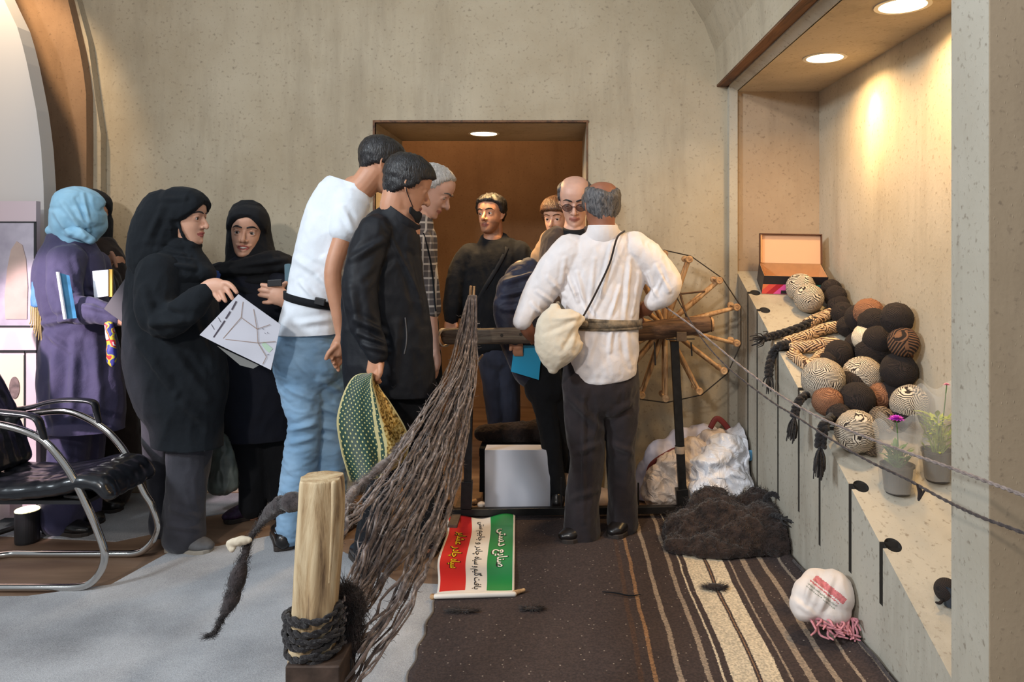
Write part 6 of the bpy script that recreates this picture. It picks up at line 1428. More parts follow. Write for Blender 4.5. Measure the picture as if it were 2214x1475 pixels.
for j in range(nv):
    for i in range(nu):
        u = (i + .5) / nu; k = j * w1 + i; m_ = 1 if 0.03 < u < 0.37 else (2 if 0.64 < u < 0.97 else 0)
        if j < 2: m_ = 0
        fs += [(k, k + 1, k + w1 + 1, k + w1), (n_ + k + w1, n_ + k + w1 + 1, n_ + k + 1, n_ + k)]; mi += [m_, 0]
for idx in ([i for i in range(w1)], [nv * w1 + i for i in range(w1)], [j * w1 for j in range(nv + 1)], [j * w1 + nu for j in range(nv + 1)]):
    for p_, q_ in zip(idx[:-1], idx[1:]): fs.append((p_, q_, q_ + n_, p_ + n_)); mi.append(0)
mb = MB(); mb.v = [tuple(q) for q in vs]; mb.f = fs; mb.m = mi
bn = tag(mb.build('banner', mats, smooth=True), 'red, white and green banner with vertical Persian writing lying left of the rug', 'banner')
def writing(text, uc, v0, v1, hgt, mat, parent, bold=0.0, outline=None):
    cu = bpy.data.curves.new('w', 'FONT'); cu.body = shape(text); cu.size = 1.0; cu.offset = bold; cu.resolution_u = 3
    o = bpy.data.objects.new('w', cu); COL.objects.link(o)
    me = bpy.data.meshes.new_from_object(o.evaluated_get(bpy.context.evaluated_depsgraph_get())); bpy.data.objects.remove(o)
    c = coords(me); mn, mx_ = c.min(0), c.max(0)
    fx = (c[:, 0] - mn[0]) / (mx_[0] - mn[0]); fy = (c[:, 1] - mn[1]) / (mx_[1] - mn[1])
    out = []
    for a_, b_ in zip(fx, fy):      # text x runs towards the viewer, text up points right
        q = ban(uc + (b_ - 0.5) * hgt, v1 + (v0 - v1) * a_); q[2] += 0.0016 if outline is None else outline; out.append(q)
    setco(me, np.array(out)); o = finish('writing', me, mat, parent, smooth=False)
    return o
blk = plain('banner_black_ink', (0.01, 0.01, 0.01), 0.4); yel = plain('banner_yellow_ink', s2l(236, 196, 30), 0.4); wh_ = plain('banner_white_ink', s2l(240, 236, 226), 0.4)
writing('سیاه چادر عشایر', 0.20, 0.28, 0.76, 0.20, blk, bn, 0.045, 0.0012); writing('سیاه چادر عشایر', 0.20, 0.28, 0.76, 0.17, yel, bn, 0.012, 0.0020)
writing('بافت گلیم و سیاه چادر و جاجیم سنتی', 0.50, 0.04, 0.93, 0.16, blk, bn, 0.01)
writing('صنایع دستی', 0.80, 0.30, 0.78, 0.24, blk, bn, 0.04, 0.0012); writing('صنایع دستی', 0.80, 0.30, 0.78, 0.21, wh_, bn, 0.015, 0.0020)
mb = MB(); mb.loft([ban(0.0, 0) + np.array((0, -0.006, 0.002)), ban(0.5, 0) + np.array((0, -0.010, 0)), ban(1.0, 0) + np.array((0, -0.006, 0.002))], 0.010, n=12, sub=6); finish('hem_rod', mb.mesh(), mats[0], bn)
mb = MB(); q = ban(1.0, 0); mb.loft([q + np.array((0.0, 0.0, 0.004)), q + np.array((0.035, 0.02, 0.006))], [0.010, 0.007], n=8); finish('rod_end', mb.mesh(), palew, bn); mb = MB(); q = ban(0, 0); mb.loft([q + np.array((-0.012, -0.004, 0)), q + np.array((0.0, 0, 0))], [0.012, 0.009], n=8); finish('rod_end', mb.mesh(), palew, bn)
# loose dark wool on the rug
def tuft(px, py, r, n, name, label, ang=0.0, asp=2.0, z=0.018, mat=None, flat=0.5, fl=0.035):
    c0 = G(px, py, z); mb = MB(); Y = c0[1]
    mb.ball((c0[0], c0[1], z + r * flat * 0.5), (r * asp, r, r * flat), 16, 10)
    me = fuse(mb, 0.004, 1); folds(me, 5, r * 0.25, 14, (1, 1, 1))
    m2 = MB(); m2.v = [tuple(v.co) for v in me.vertices]; m2.f = [tuple(p.vertices) for p in me.polygons]; m2.m = [0] * len(m2.f)
    for _ in range(n):
        a = random.uniform(0, 2 * pi); e = random.uniform(0, 1)
        p0 = np.array((c0[0] + cos(a) * r * asp * 0.8, c0[1] + sin(a) * r * 0.8, z + r * flat * e)); v = np.array((cos(a) * asp, sin(a), random.uniform(-.1, .6))) + np.array([random.gauss(0, .5) for _ in range(3)]); v /= np.linalg.norm(v)
        q = p0 + v * random.uniform(0.3, 1) * fl; q[2] = max(q[2], z); m2.loft([p0, (p0 + q) / 2, q], [0.0008, 0.0007, 0.0004], n=3, caps=False)
    return tag(finish(name, m2.mesh(), mat or CL['brown']), label, 'wool')
random.seed(8)
tuft(1545, 1272, 0.018, 200, 'wool_tuft', 'dark wool tuft lying on the cream stripe of the rug', asp=2.2)
tuft(1150, 1318, 0.010, 160, 'wool_tuft', 'small dark wool tuft below the right corner of the banner', asp=3.0)
tuft(1000, 1322, 0.008, 200, 'wool_tuft', 'thin dark wool fluff under the near edge of the banner', asp=6.0)
mb = MB(); mb.loft([G(1303, 1280, 0.02), G(1330, 1282, 0.022), G(1360, 1288, 0.02), G(1384, 1286, 0.02)], [0.002, 0.003, 0.003, 0.002], n=6, sub=4); tag(finish('yarn_end', mb.mesh(), CL['black']), 'short black yarn end lying across the thin orange stripe', 'yarn')
# wool pile
random.seed(21)
wpile = cloth('dark_brown_fleece', s2l(60, 46, 40), s2l(30, 23, 22), 0.97, scale=26, bump=0.6)
def mound(blobs, name, mat, label, cat, seed, nf, fl, voxel=0.009, amp=0.012, freq=7, up=0.3, fr=0.0008):
    mb = MB()
    for (px, py, Y, rx, ry, rz) in blobs:
        c = P(px, py, Y); c[2] = max(c[2], rz * 0.6); mb.ball(c, (rx, ry, rz), 20, 12)
    me = fuse(mb, voxel, 3); folds(me, seed, amp, freq, (1, 1, 1)); c = coords(me); c[:, 2] = np.maximum(c[:, 2], 0.019); c[:, 0] = np.minimum(c[:, 0], 0.975 + (BW - c[:, 1]) * 0.0298 - 0.015); setco(me, c); nn = normals(me)
    m2 = MB(); m2.v = [tuple(x) for x in c]; m2.f = [tuple(p.vertices) for p in me.polygons]; m2.m = [0] * len(m2.f)
    for _ in range(nf):
        k = random.randrange(len(c))
        if nn[k][2] < -0.2: continue
        v = nn[k] * up + np.array([random.gauss(0, .7) for _ in range(3)]); v /= np.linalg.norm(v); q = c[k] + v * random.uniform(0.2, 1) * fl; q[2] = max(q[2], 0.02)
        q[0] = min(q[0], 0.975 + (BW - q[1]) * 0.0298 - 0.01)
        m2.loft([c[k], (c[k] + q) / 2 + nn[k] * fl * 0.15, q], [fr, fr, fr * 0.5], n=3, caps=False)
    return tag(finish(name, m2.mesh(), mat), label, cat)
mound([(1500, 1150, 3.38, .14, .12, .09), (1560, 1140, 3.40, .16, .14, .13), (1610, 1160, 3.32, .16, .14, .11), (1560, 1190, 3.25, .22, .10, .06), (1650, 1160, 3.35, .12, .14, .12), (1680, 1180, 3.28, .12, .12, .10), (1470, 1180, 3.28, .07, .08, .05), (1540, 1110, 3.45, .12, .08, .12), (1640, 1110, 3.5, .12, .08, .12)],
      'wool_pile', wpile, 'large heap of raw dark brown wool beside the bench foot', 'wool', 31, 5200, 0.035)
# black wool lumps with tassel ends on top of it
def tassel(mb, c, d, n=12, ln=0.07, spread=0.5, r=0.003):
    d = np.asarray(d, float); d /= np.linalg.norm(d)
    for _ in range(n):
        v = d + np.array([random.gauss(0, spread) for _ in range(3)]); v /= np.linalg.norm(v); L_ = ln * random.uniform(0.6, 1.1)
        a_ = c + v * L_ * 0.5; e = c + d * L_ * 0.4 + v * L_ * 0.6
        mb.loft([c, a_, e], [r, r * 0.95, r * 0.7], n=5, sub=3)
def braid(pts, r, name, mat, label, tas=14, tl=0.08, tr=0.003, sp=0.35, cat='braid', group=None):
    mb = MB(); C = catmull(pts, 7); T = np.gradient(C, axis=0); T /= np.linalg.norm(T, axis=1)[:, None] + 1e-9
    U = np.cross(T, (0.1, 1, 0.2)); U /= np.linalg.norm(U, axis=1)[:, None]; V = np.cross(T, U)
    for s_ in range(3):
        ph = 2 * pi * s_ / 3; A = [C[i] + U[i] * r * 0.75 * sin(ph + i * 0.75) + V[i] * r * 0.45 * sin(2 * (ph + i * 0.75)) for i in range(len(C))]
        mb.loft(A, r * 0.62, n=7)
    d = C[-1] - C[-3]; tassel(mb, C[-1], d, tas, tl, sp, tr)
    return tag(finish(name, mb.mesh(), mat), label, cat, group)
braid([P(1670, 1120, 3.32), P(1662, 1095, 3.35), P(1655, 1078, 3.36), P(1668, 1068, 3.36), P(1680, 1072, 3.35)], 0.010, 'wool_braid', blackw, 'black looped wool braid standing on the heap of raw wool', 8, 0.05)
braid([P(1650, 1125, 3.28), P(1675, 1115, 3.25), P(1690, 1120, 3.22)], 0.010, 'wool_braid', blackw, 'black wool braid end with stiff tips pointing at the bench', 10, 0.07, sp=0.5)
# jar
c = P(1625, 1120, 3.62); c[2] = 0.02
j = empty('jar', tuple(c), 'glass jar with yellow lid behind the heap of raw wool', 'jar')
zt = P(0, 1068, 3.62)[2]
MB().lathe(c, [(0.0001, 0), (0.036, 0.001), (0.038, 0.02), (0.038, zt - 0.05), (0.032, zt - 0.035)], 24).build('glass', plain('jar_glass', s2l(150, 140, 120), 0.1, alpha=0.6), j, smooth=True)
MB().lathe(c, [(0.036, zt - 0.045), (0.037, zt - 0.03), (0.037, zt - 0.022), (0.034, zt - 0.019), (0.0001, zt - 0.019)], 28).build('lid', plain('yellow_lid', s2l(200, 164, 60), 0.4), j)

# plastic sacks behind the frame
def sack(blobs, name, mat, label, seed, amp=0.020, freq=3.6, voxel=0.007, cat='bag', zmin=0.008, back=4.05):
    mb = MB()
    for (px, py, Y, rx, ry, rz) in blobs: mb.ball(P(px, py, Y), (rx, ry, rz), 20, 12)
    me = fuse(mb, voxel, 3); folds(me, seed, amp, freq, (1, 1, 1), fine=0.45); c = coords(me)
    n1 = wave(c, seed + 3, 9); c = c + normals(me) * (0.22 * amp * (0.5 - np.abs(n1)))[:, None]
    c[:, 2] = np.maximum(c[:, 2], zmin); c[:, 1] = np.minimum(c[:, 1], back); c[:, 0] = np.minimum(c[:, 0], 0.975 + (BW - c[:, 1]) * 0.0298 - 0.02); setco(me, c)
    return tag(finish(name, me, mat), label, cat)
lil = plain('white_woven_sack', s2l(206, 204, 222), 0.5, noise=0.05); plas = plain('clear_crinkled_plastic', s2l(216, 200, 188), 0.2, alpha=0.82, bump=1.0, scale=13); plas2 = plain('white_plastic', s2l(214, 214, 220), 0.25, alpha=0.95, bump=1.0, scale=10)
sk = sack([(1400, 1045, 3.95, .07, .06, .13), (1430, 1005, 3.95, .10, .07, .14), (1480, 965, 3.97, .12, .06, .10), (1520, 945, 3.98, .10, .05, .07), (1440, 1060, 3.93, .12, .08, .10)], 'sack', lil, 'lilac-white woven sack with dark red edge behind the right upright', 41, 0.006, 4)
mb = MB(); mb.loft([P(1402, 1060, 3.84), P(1405, 1010, 3.84), P(1440, 982, 3.85), P(1480, 965, 3.86), P(1520, 962, 3.88)], [(0.012, 0.006)] * 5, n=8, sub=5); mb.loft([P(1536, 925, 3.90), P(1548, 906, 3.90), P(1562, 912, 3.90), P(1580, 935, 3.90)], [(0.015, 0.004)] * 4, n=8, sub=5); finish('red_edge', mb.mesh(), plain('dark_red_hem', s2l(110, 36, 34), 0.6), sk)
sack([(1430, 1060, 3.78, .09, .07, .12), (1460, 1030, 3.80, .10, .07, .13), (1500, 1010, 3.82, .12, .08, .14), (1490, 1060, 3.76, .12, .08, .10), (1540, 965, 3.88, .08, .06, .09)], 'plastic_bag', plas, 'crinkled clear plastic bag between the sack and the white bag', 43)
sack([(1545, 1020, 3.76, .13, .09, .14), (1570, 990, 3.80, .11, .08, .12), (1545, 1065, 3.70, .12, .08, .08), (1590, 1050, 3.72, .10, .08, .12)], 'plastic_bag', plas2, 'bulging white plastic bag in front of the clear one, behind the wool heap', 45)
bg = sack([(1610, 975, 3.84, .07, .07, .10), (1618, 1020, 3.80, .06, .06, .14), (1600, 955, 3.9, .08, .06, .08)], 'plastic_bag', plas2, 'white plastic bag with blue print leaning against the bench corner', 47)
mb = MB(); mb.ball(P(1622, 985, 3.768), (0.022, 0.006, 0.028), 12, 8); finish('blue_print', mb.mesh(), plain('bag_blue_print', s2l(80, 140, 180), 0.4), bg)
sack([(1200, 1062, 3.86, .03, .05, .06), (1225, 1060, 3.86, .05, .06, .085), (1210, 1090, 3.84, .06, .05, .04)], 'paper_sack', plain('brown_paper', s2l(176, 146, 122), 0.8, noise=0.1), 'crumpled beige paper sack right of the white box', 49, 0.006)
sack([(1262, 1085, 3.80, .06, .06, .04), (1300, 1078, 3.84, .06, .06, .05), (1340, 1085, 3.82, .06, .05, .04)], 'cloth', plain('pinkish_white_cloth', s2l(222, 204, 196), 0.8, noise=0.1), 'pinkish white cloth bundle on the floor between the trouser legs', 51, 0.008, cat='cloth')
sack([(1322, 1010, 3.92, .015, .02, .03), (1318, 1030, 3.92, .012, .02, .03), (1325, 1060, 3.92, .012, .02, .04)], 'plastic_wrap', plas, 'twisted piece of clear plastic wrap left of the woven sack', 53, 0.003, voxel=0.005, cat='plastic')
# white box, black stool, rolled carpet
wb = plain('white_cardboard', s2l(196, 196, 204), 0.6)
a, b_ = P(1048, 973, 3.76), P(1190, 1098, 3.76)
bx = MB().box(a[0], b_[0], 3.76, 3.86, 0.02, a[2]).build('box', wb, bevel=0.002); tag(bx, 'plain white cardboard box standing behind the base rail', 'box')
a, b_ = P(1036, 968, 3.93), P(1168, 968, 3.93)
sm_ = MB().box(a[0], b_[0], 3.925, 4.18, a[2] - 0.05, a[2]).build('seat', CL['black'])
stool = empty('stool', ((a[0] + b_[0]) / 2, 4.1, 0), 'low black draped stool carrying the rolled carpet', 'stool')
bpy.data.objects.remove(sm_); MB().box(a[0], b_[0], 3.925, 4.18, a[2] - 0.05, a[2]).build('seat', CL['black'], stool, bevel=0.006)
for x in (a[0] + 0.02, b_[0] - 0.06):
    for y in (3.94, 4.13): MB().box(x, x + 0.04, y, y + 0.04, 0.0, a[2] - 0.05).build('leg', M['black_metal'], stool)
mb = MB(); z0 = a[2]; vs = []
me_p = MB()
for i in range(24):
    pass
mb.box(a[0] - 0.003, b_[0], 3.918, 3.924, 0.05, z0); me = fuse(mb, 0.006, 1); folds(me, 6, 0.004, 6, (1, 1, 0.4)); finish('drape', me, CL['black'], stool)
mb = MB(); r_ = 0.055
A_, B_ = P(1042, 950, 4.02), P(1186, 940, 4.02); A_[2] = z0 + r_ - 0.002; B_[2] = z0 + r_ + 0.012
mb.loft([A_, A_ * 0.5 + B_ * 0.5, B_], [(r_ * 0.8, r_ * .8), (r_ * 1.0, r_), (r_ * 1.15, r_ * 1.1)], n=24, sub=5); me = fuse(mb, 0.006, 2); folds(me, 7, 0.005, 7, (1, 1, 1)); c = coords(me); c[:, 2] = np.maximum(c[:, 2], z0 + 0.002); setco(me, c)
tag(finish('rolled_carpet', me, cloth('black_brown_pile', s2l(50, 36, 30), s2l(26, 19, 17), 0.97, scale=30, bump=0.5)), 'rolled dark brown carpet lying on the stool behind the white box', 'carpet')
# small litter at the frame foot
for x, y, s_, nm, mt, lb in ((1000, 1105, .02, 'wood_chip', palew, 'beige wood chip at the left frame foot'), (1040, 1100, .022, 'paper_scrap', plain('paper_scrap', s2l(196, 178, 160), .8), 'crumpled pale paper scrap left of the white box'), (1024, 1092, .018, 'wood_block', palew, 'small wooden block beside the left upright')):
    mb = MB(); c = G(x, y + 6, 0.0); c[1] -= 0.02 if nm == 'wood_chip' else -0.05; c[2] = s_ * 0.8; mb.ball(c, (s_, s_, s_ * 0.7), 10, 8); me = fuse(mb, 0.004, 1); folds(me, 3, 0.004, 20); c2 = coords(me); c2[:, 2] = np.maximum(c2[:, 2], 0.001); setco(me, c2); tag(finish(nm, me, mt), lb, 'litter')

# white printed bag with pink fringe
Yg = 2.56
mb = MB()
for (px, py, dy, rx, ry, rz) in ((1765, 1295, 0, .085, .07, .08), (1800, 1285, 0.0, .075, .07, .08), (1770, 1270, 0.02, .065, .06, .06), (1745, 1310, -0.01, .06, .06, .05), (1790, 1320, -0.02, .08, .06, .05)): mb.ball(P(px, py, Yg + dy), (rx, ry, rz), 20, 14)
me = fuse(mb, 0.0042, 6); folds(me, 61, 0.0045, 4, (1, 1, 1), [(1760, 1245, 1740, 1300, 6, 0.008), (1800, 1250, 1770, 1330, 6, 0.008), (1720, 1300, 1760, 1330, 6, 0.007)]); c = coords(me); c[:, 2] = np.maximum(c[:, 2], 0.03); c[:, 0] = np.minimum(c[:, 0], 0.975 + (BW - c[:, 1]) * 0.0298 - 0.015); setco(me, c)
bagm2 = cloth('printed_white_cotton', s2l(226, 216, 210), s2l(208, 198, 192), 0.9, bump=0.15)
pk = plain('faded_pink_print', s2l(196, 110, 112), 0.8, noise=0.3, scale=90); pk2 = plain('faded_grey_print', s2l(150, 150, 138), 0.8, noise=0.3, scale=90)
fc = np.empty(len(me.polygons) * 3); me.polygons.foreach_get('center', fc); fc = fc.reshape(-1, 3); pp_ = F / fc[:, 1]; fx = VX + fc[:, 0] * pp_; fy = VY + (CH - fc[:, 2]) * pp_
tt = ((fx - 1765) * 0.78 + (fy - 1245) * 0.63); dd = (-(fx - 1765) * 0.63 + (fy - 1245) * 0.78)
mi = np.zeros(len(fx), int); mi[(tt > 0) & (tt < 84) & (dd > -2) & (dd < 12)] = 1; mi[(tt > -4) & (tt < 76) & (dd > 15) & (dd < 18)] = 1; mi[(tt > -4) & (tt < 76) & (dd > 23) & (dd < 26)] = 2; mi[(tt > -4) & (tt < 76) & (dd > 30) & (dd < 32)] = 2
me.polygons.foreach_set('material_index', mi.astype(np.int32))
wbag = tag(finish('cloth_bag', me, [bagm2, pk, pk2]), 'white cloth bag with faded pink print on the rug against the bench', 'bag')
mb = MB(); random.seed(3)
for i in range(26):
    x0 = 1752 + i * 4; p0 = P(x0, 1338, Yg - 0.05); y = random.uniform(1352, 1388)
    a_ = P(x0 + random.uniform(-14, 22), y - 12, Yg - 0.08); e = P(x0 + random.uniform(-5, 40), y, Yg - 0.10)
    for q in (p0, a_, e): q[2] = max(q[2], 0.034); q[0] = min(q[0], benchX(q[1]) - 0.02)
    mb.loft([p0, a_, e], [0.0042, 0.0045, 0.003], n=6, sub=4)
finish('fringe', mb.mesh(), plain('pink_white_fringe', s2l(196, 130, 138), 0.9, noise=0.4, scale=60), wbag)

# ================================================================ on the bench
SL = math.atan(0.48)
U_, V_, N_ = np.array((1, 0, 0.)), np.array((0, cos(SL), sin(SL))), np.array((0, -sin(SL), cos(SL)))
def on_bench(px, py, off=0.0):
    """point of the bench top seen at a pixel"""
    Y = (CH + 0.7284 - off / cos(SL)) / (0.48 + (py - VY) / F); return P(px, py, Y)
# shoe box
B0 = on_bench(1647, 636); w_, h_, d_ = 0.322, 0.104, 0.150
ux = np.array((0.997, -0.07, -0.02)); ux /= np.linalg.norm(ux); vx = V_ - ux * V_.dot(ux); vx /= np.linalg.norm(vx); nx_ = np.cross(ux, vx)
bx = empty('shoe_box', tuple(B0), 'open shoe box with colourful striped side, lid up, at the far end of the bench', 'box')
card = plain('inner_cardboard', s2l(206, 160, 112), 0.8, noise=0.05)
stripe, nt, b = newmat('rainbow_stripes'); at_ = N(nt, 'ShaderNodeTexCoord'); sp = N(nt, 'ShaderNodeSeparateXYZ'); L(nt, at_.outputs['Object'], sp.inputs[0])
m1 = N(nt, 'ShaderNodeMath', operation='SUBTRACT'); L(nt, sp.outputs[0], m1.inputs[0]); L(nt, sp.outputs[2], m1.inputs[1])
lo = B0[0] - B0[2] - 0.06; mr = N(nt, 'ShaderNodeMapRange'); mr.inputs[1].default_value = lo; mr.inputs[2].default_value = lo + 0.38; L(nt, m1.outputs[0], mr.inputs[0])
cs = [s2l(236, 130, 80), s2l(232, 84, 74), s2l(190, 36, 56), s2l(236, 90, 170), s2l(186, 40, 120), s2l(214, 214, 120), s2l(120, 160, 60), s2l(40, 150, 140), s2l(60, 90, 180), s2l(120, 50, 140)]
L(nt, ramp(nt, mr.outputs[0], [(i / 10, c) for i, c in enumerate(cs)], 'CONSTANT'), b.inputs['Base Color']); b.inputs['Roughness'].default_value = 0.4
blackc = plain('black_card', (0.02, 0.016, 0.02), 0.5)
def bb(o, u0, u1, v0, v1, n0, n1, name, mat, parent): c = o + ux * (u0 + u1) / 2 + vx * (v0 + v1) / 2 + nx_ * (n0 + n1) / 2; return MB().obox(c, ux * (u1 - u0) / 2, vx * (v1 - v0) / 2, nx_ * (n1 - n0) / 2).build(name, mat, parent)
th = 0.003; O = B0 + nx_ * 0.002
bb(O, 0, w_, 0, th, 0, h_ * 0.55, 'front_panel', stripe, bx); bb(O, 0, w_, 0, th, h_ * 0.55, h_, 'dark_front_band', blackc, bx)
bb(O, 0, th, th, d_, 0, h_, 'side_panel', blackc, bx); bb(O, w_ - th, w_, th, d_, 0, h_, 'side_panel', blackc, bx); bb(O, 0, w_, d_ - th, d_, 0, h_, 'back_panel', card, bx); bb(O, 0, w_, 0, d_, -0.001, 0.002, 'bottom', card, bx)
bb(O, th, w_ - th, th, th + 0.001, 0.002, h_, 'lining', card, bx); bb(O, th, th + 0.001, th, d_ - th, 0.002, h_, 'lining', card, bx); bb(O, w_ - th - 0.001, w_ - th, th, d_ - th, 0.002, h_, 'lining', card, bx)
bb(O, 0.095, 0.20, -0.001, 0, 0.004, 0.022, 'name_plate', blackc, bx)
H0 = O + vx * d_ + nx_ * h_; hv = np.array((0.0, 0.10, 1.0)); hv /= np.linalg.norm(hv); hv -= ux * hv.dot(ux); hv /= np.linalg.norm(hv); hn = np.cross(ux, hv)
lid = None
def lb(u0, u1, v0, v1, n0, n1, name, mat, parent): c = H0 + ux * (u0 + u1) / 2 + hv * (v0 + v1) / 2 - hn * 0 + hn * (n0 + n1) / 2; return MB().obox(c, ux * (u1 - u0) / 2, hv * (v1 - v0) / 2, hn * (n1 - n0) / 2).build(name, mat, parent)
s0 = 1 if hn[1] < 0 else -1
lid = lb(0, w_, 0, 0.155, 0, 0.003 * s0, 'lid', plain('lid_inner', s2l(214, 170, 136), 0.8), bx)
for u0, u1, v0, v1 in ((0, 0.004, 0, 0.155), (w_ - 0.004, w_, 0, 0.155), (0, w_, 0.151, 0.155)): lb(u0, u1, v0, v1, 0, 0.026 * s0, 'lid_rim', plain('lid_brown', s2l(84, 52, 36), 0.6), lid)
lb(0.005, 0.012, 0.0, 0.15, 0.003 * s0, 0.020 * s0, 'lid_lining', card, lid)

# balls of yarn
def yarnmat(name, c, c2, scale=1.0, ratio=0.5, rough=0.95, bumps=0.5):
    """wound thread: curved bands of thread direction with alternating dark and light plies"""
    m, nt, b = newmat(name); tc = N(nt, 'ShaderNodeTexCoord')
    vo = N(nt, 'ShaderNodeTexVoronoi', i_Scale=22.0 * scale); L(nt, tc.outputs['Object'], vo.inputs['Vector'])
    rot = N(nt, 'ShaderNodeVectorRotate', rotation_type='EULER_XYZ'); L(nt, tc.outputs['Object'], rot.inputs['Vector'])
    vm = N(nt, 'ShaderNodeVectorMath', operation='SCALE'); vm.inputs['Scale'].default_value = 5.0; L(nt, vo.outputs['Color'], vm.inputs[0]); L(nt, vm.outputs[0], rot.inputs['Rotation'])
    wv = N(nt, 'ShaderNodeTexWave', i_Scale=58.0 * scale, i_Distortion=2.2); wv.inputs['Detail'].default_value = 1.5; wv.inputs['Detail Scale'].default_value = 0.8; L(nt, rot.outputs[0], wv.inputs['Vector'])
    L(nt, ramp(nt, wv.outputs['Fac'], [(ratio - 0.14, c2), (ratio + 0.14, c)]), b.inputs['Base Color']); b.inputs['Roughness'].default_value = rough
    bp = N(nt, 'ShaderNodeBump', i_Strength=bumps, i_Distance=0.003); L(nt, wv.outputs['Fac'], bp.inputs['Height']); L(nt, bp.outputs[0], b.inputs['Normal'])
    return m
YM = {'s': yarnmat('cream_and_black_yarn', s2l(212, 198, 178), s2l(44, 37, 34), 1.05, 0.42), 'd': yarnmat('mostly_dark_yarn', s2l(150, 132, 112), s2l(34, 28, 26), 1.0, 0.62),
      'k': yarnmat('black_yarn', s2l(44, 34, 32), s2l(22, 18, 18), 1.3, 0.5), 'b': yarnmat('brown_yarn', s2l(150, 106, 78), s2l(108, 70, 50), 1.3, 0.5), 'w': yarnmat('cream_yarn', s2l(232, 218, 196), s2l(196, 178, 152), 1.3, 0.5),
      'm': yarnmat('banded_brown_yarn', s2l(120, 84, 60), s2l(34, 26, 24), 0.5, 0.6)}
balls = [ # px, py, r px, kind, label
 (1731, 622, 30, 's', 'cream and black striped yarn ball touching the shoe box front'), (1749, 645, 31, 's', 'cream and black striped yarn ball in front of the one at the shoe box'),
 (1797, 626, 22, 'k', 'black yarn ball right behind the shoe box corner'), (1806, 641, 24, 'k', 'black yarn ball in the short row right of the shoe box, middle'), (1813, 660, 23, 'k', 'black yarn ball in the short row right of the shoe box, nearest'),
 (1823, 678, 25, 'k', 'small black yarn ball left of the top brown ball'), (1878, 676, 31, 'b', 'brown yarn ball on top of the heap at its far side'),
 (1888, 698, 32, 'k', 'black yarn ball directly under the top brown ball'), (1939, 689, 34, 'k', 'black yarn ball topping the heap against the niche wall'),
 (1834, 706, 24, 'k', 'small black yarn ball above the braided cream skeins'), (1953, 740, 32, 'm', 'banded brown and black yarn ball against the niche wall'),
 (1874, 731, 31, 'w', 'plain cream white yarn ball in the middle of the heap'), (1889, 760, 38, 'k', 'big black yarn ball in front of the cream white ball'),
 (1833, 756, 20, 'k', 'small black yarn ball left of the big black one'), (1943, 801, 38, 'k', 'big black yarn ball above the flower wrapper'),
 (1960, 768, 14, 'b', 'tiny brown yarn ball between two black ones near the wall'), (1793, 780, 21, 'k', 'flattish black yarn ball behind the large striped ball'),
 (1780, 822, 46, 's', 'largest cream and black striped yarn ball at the bench edge'), (1865, 812, 42, 's', 'cream and black striped yarn ball right of the largest one'),
 (1789, 868, 32, 'b', 'brown yarn ball below the largest striped ball'), (1853, 864, 37, 'k', 'round black yarn ball between two brown ones'), (1903, 858, 29, 'b', 'brown yarn ball right of the round black ball'),
 (1814, 898, 26, 'k', 'black yarn ball low at the bench edge over the tassels'), (1851, 933, 45, 's', 'cream and black striped yarn ball nearest the viewer'),
 (1886, 964, 22, 'd', 'small dark mottled yarn ball beside the nearest striped ball'), (1966, 872, 40, 's', 'striped yarn ball seen through the flower wrapper'), (1938, 842, 20, 'd', 'dark mottled yarn ball under the big black one near the wall'), (1905, 905, 26, 'd', 'dark mottled yarn ball behind the purple flower')]
random.seed(14)
for px, py, r_, kd, lb_ in balls:
    s_ = r_ * 1.06
    # resting depth on the slope, held clear of the niche wall
    Yr = (CH + 0.7284) / (0.48 + (py - VY) / F + s_ / F / cos(SL)); Ym = 1.42 * F / (px - VX + s_)
    Y = min(Yr, Ym) - (0.07 if kd == 'w' else 0); rw = s_ * Y / F * 0.97
    mb = MB(); rot = np.array(Matrix.Rotation(random.uniform(0, 3), 3, 'X') @ Matrix.Rotation(random.uniform(0, 3), 3, 'Y'))
    mb.ball(P(px, py, Y), (rw, rw * random.uniform(0.93, 1.0), rw * random.uniform(0.92, 1.02)), 44, 30, rot=rot)
    me = mb.mesh(); c = coords(me); nn = normals(me); ct = c.mean(0)
    setco(me, c + nn * (rw * 0.022 * wave(c, int(px), 22) + rw * 0.012 * np.sin(wave(c, int(px) + 5, 10) * 14))[:, None])
    m2 = MB(); m2.v = [tuple(x) for x in coords(me)]; m2.f = [tuple(p.vertices) for p in me.polygons]; m2.m = [0] * len(m2.f)
    if kd in 'kmdb':
        for _ in range(60):
            k = random.randrange(len(c)); v = nn[k] * 0.5 + np.array([random.gauss(0, .7) for _ in range(3)]); v /= np.linalg.norm(v)
            m2.loft([c[k], c[k] + v * 0.006 + nn[k] * 0.002, c[k] + v * random.uniform(0.008, 0.016)], [0.0004, 0.0004, 0.0002], n=3, caps=False)
    tag(finish('yarn_ball', m2.mesh(), YM[kd]), lb_, 'yarn ball', 'balls of yarn heaped on the bench')
# balls buried in the heap
for i, (X, Yy, lift) in enumerate(((1.33, 3.28, 0.0), (1.30, 3.10, 0.0), (1.345, 3.12, 0.12), (1.33, 2.95, 0.0), (1.22, 3.22, 0.0), (1.34, 3.30, 0.11), (1.2, 3.02, 0.0), (1.34, 2.84, 0.0))):
    mb = MB(); rw = 0.062; mb.ball((X, Yy, benchZ(Yy) + rw / cos(SL) + lift), rw, 32, 20); tag(finish('yarn_ball', mb.mesh(), YM['k']), 'black yarn ball buried inside the heap against the wall', 'yarn ball', 'balls of yarn heaped on the bench')
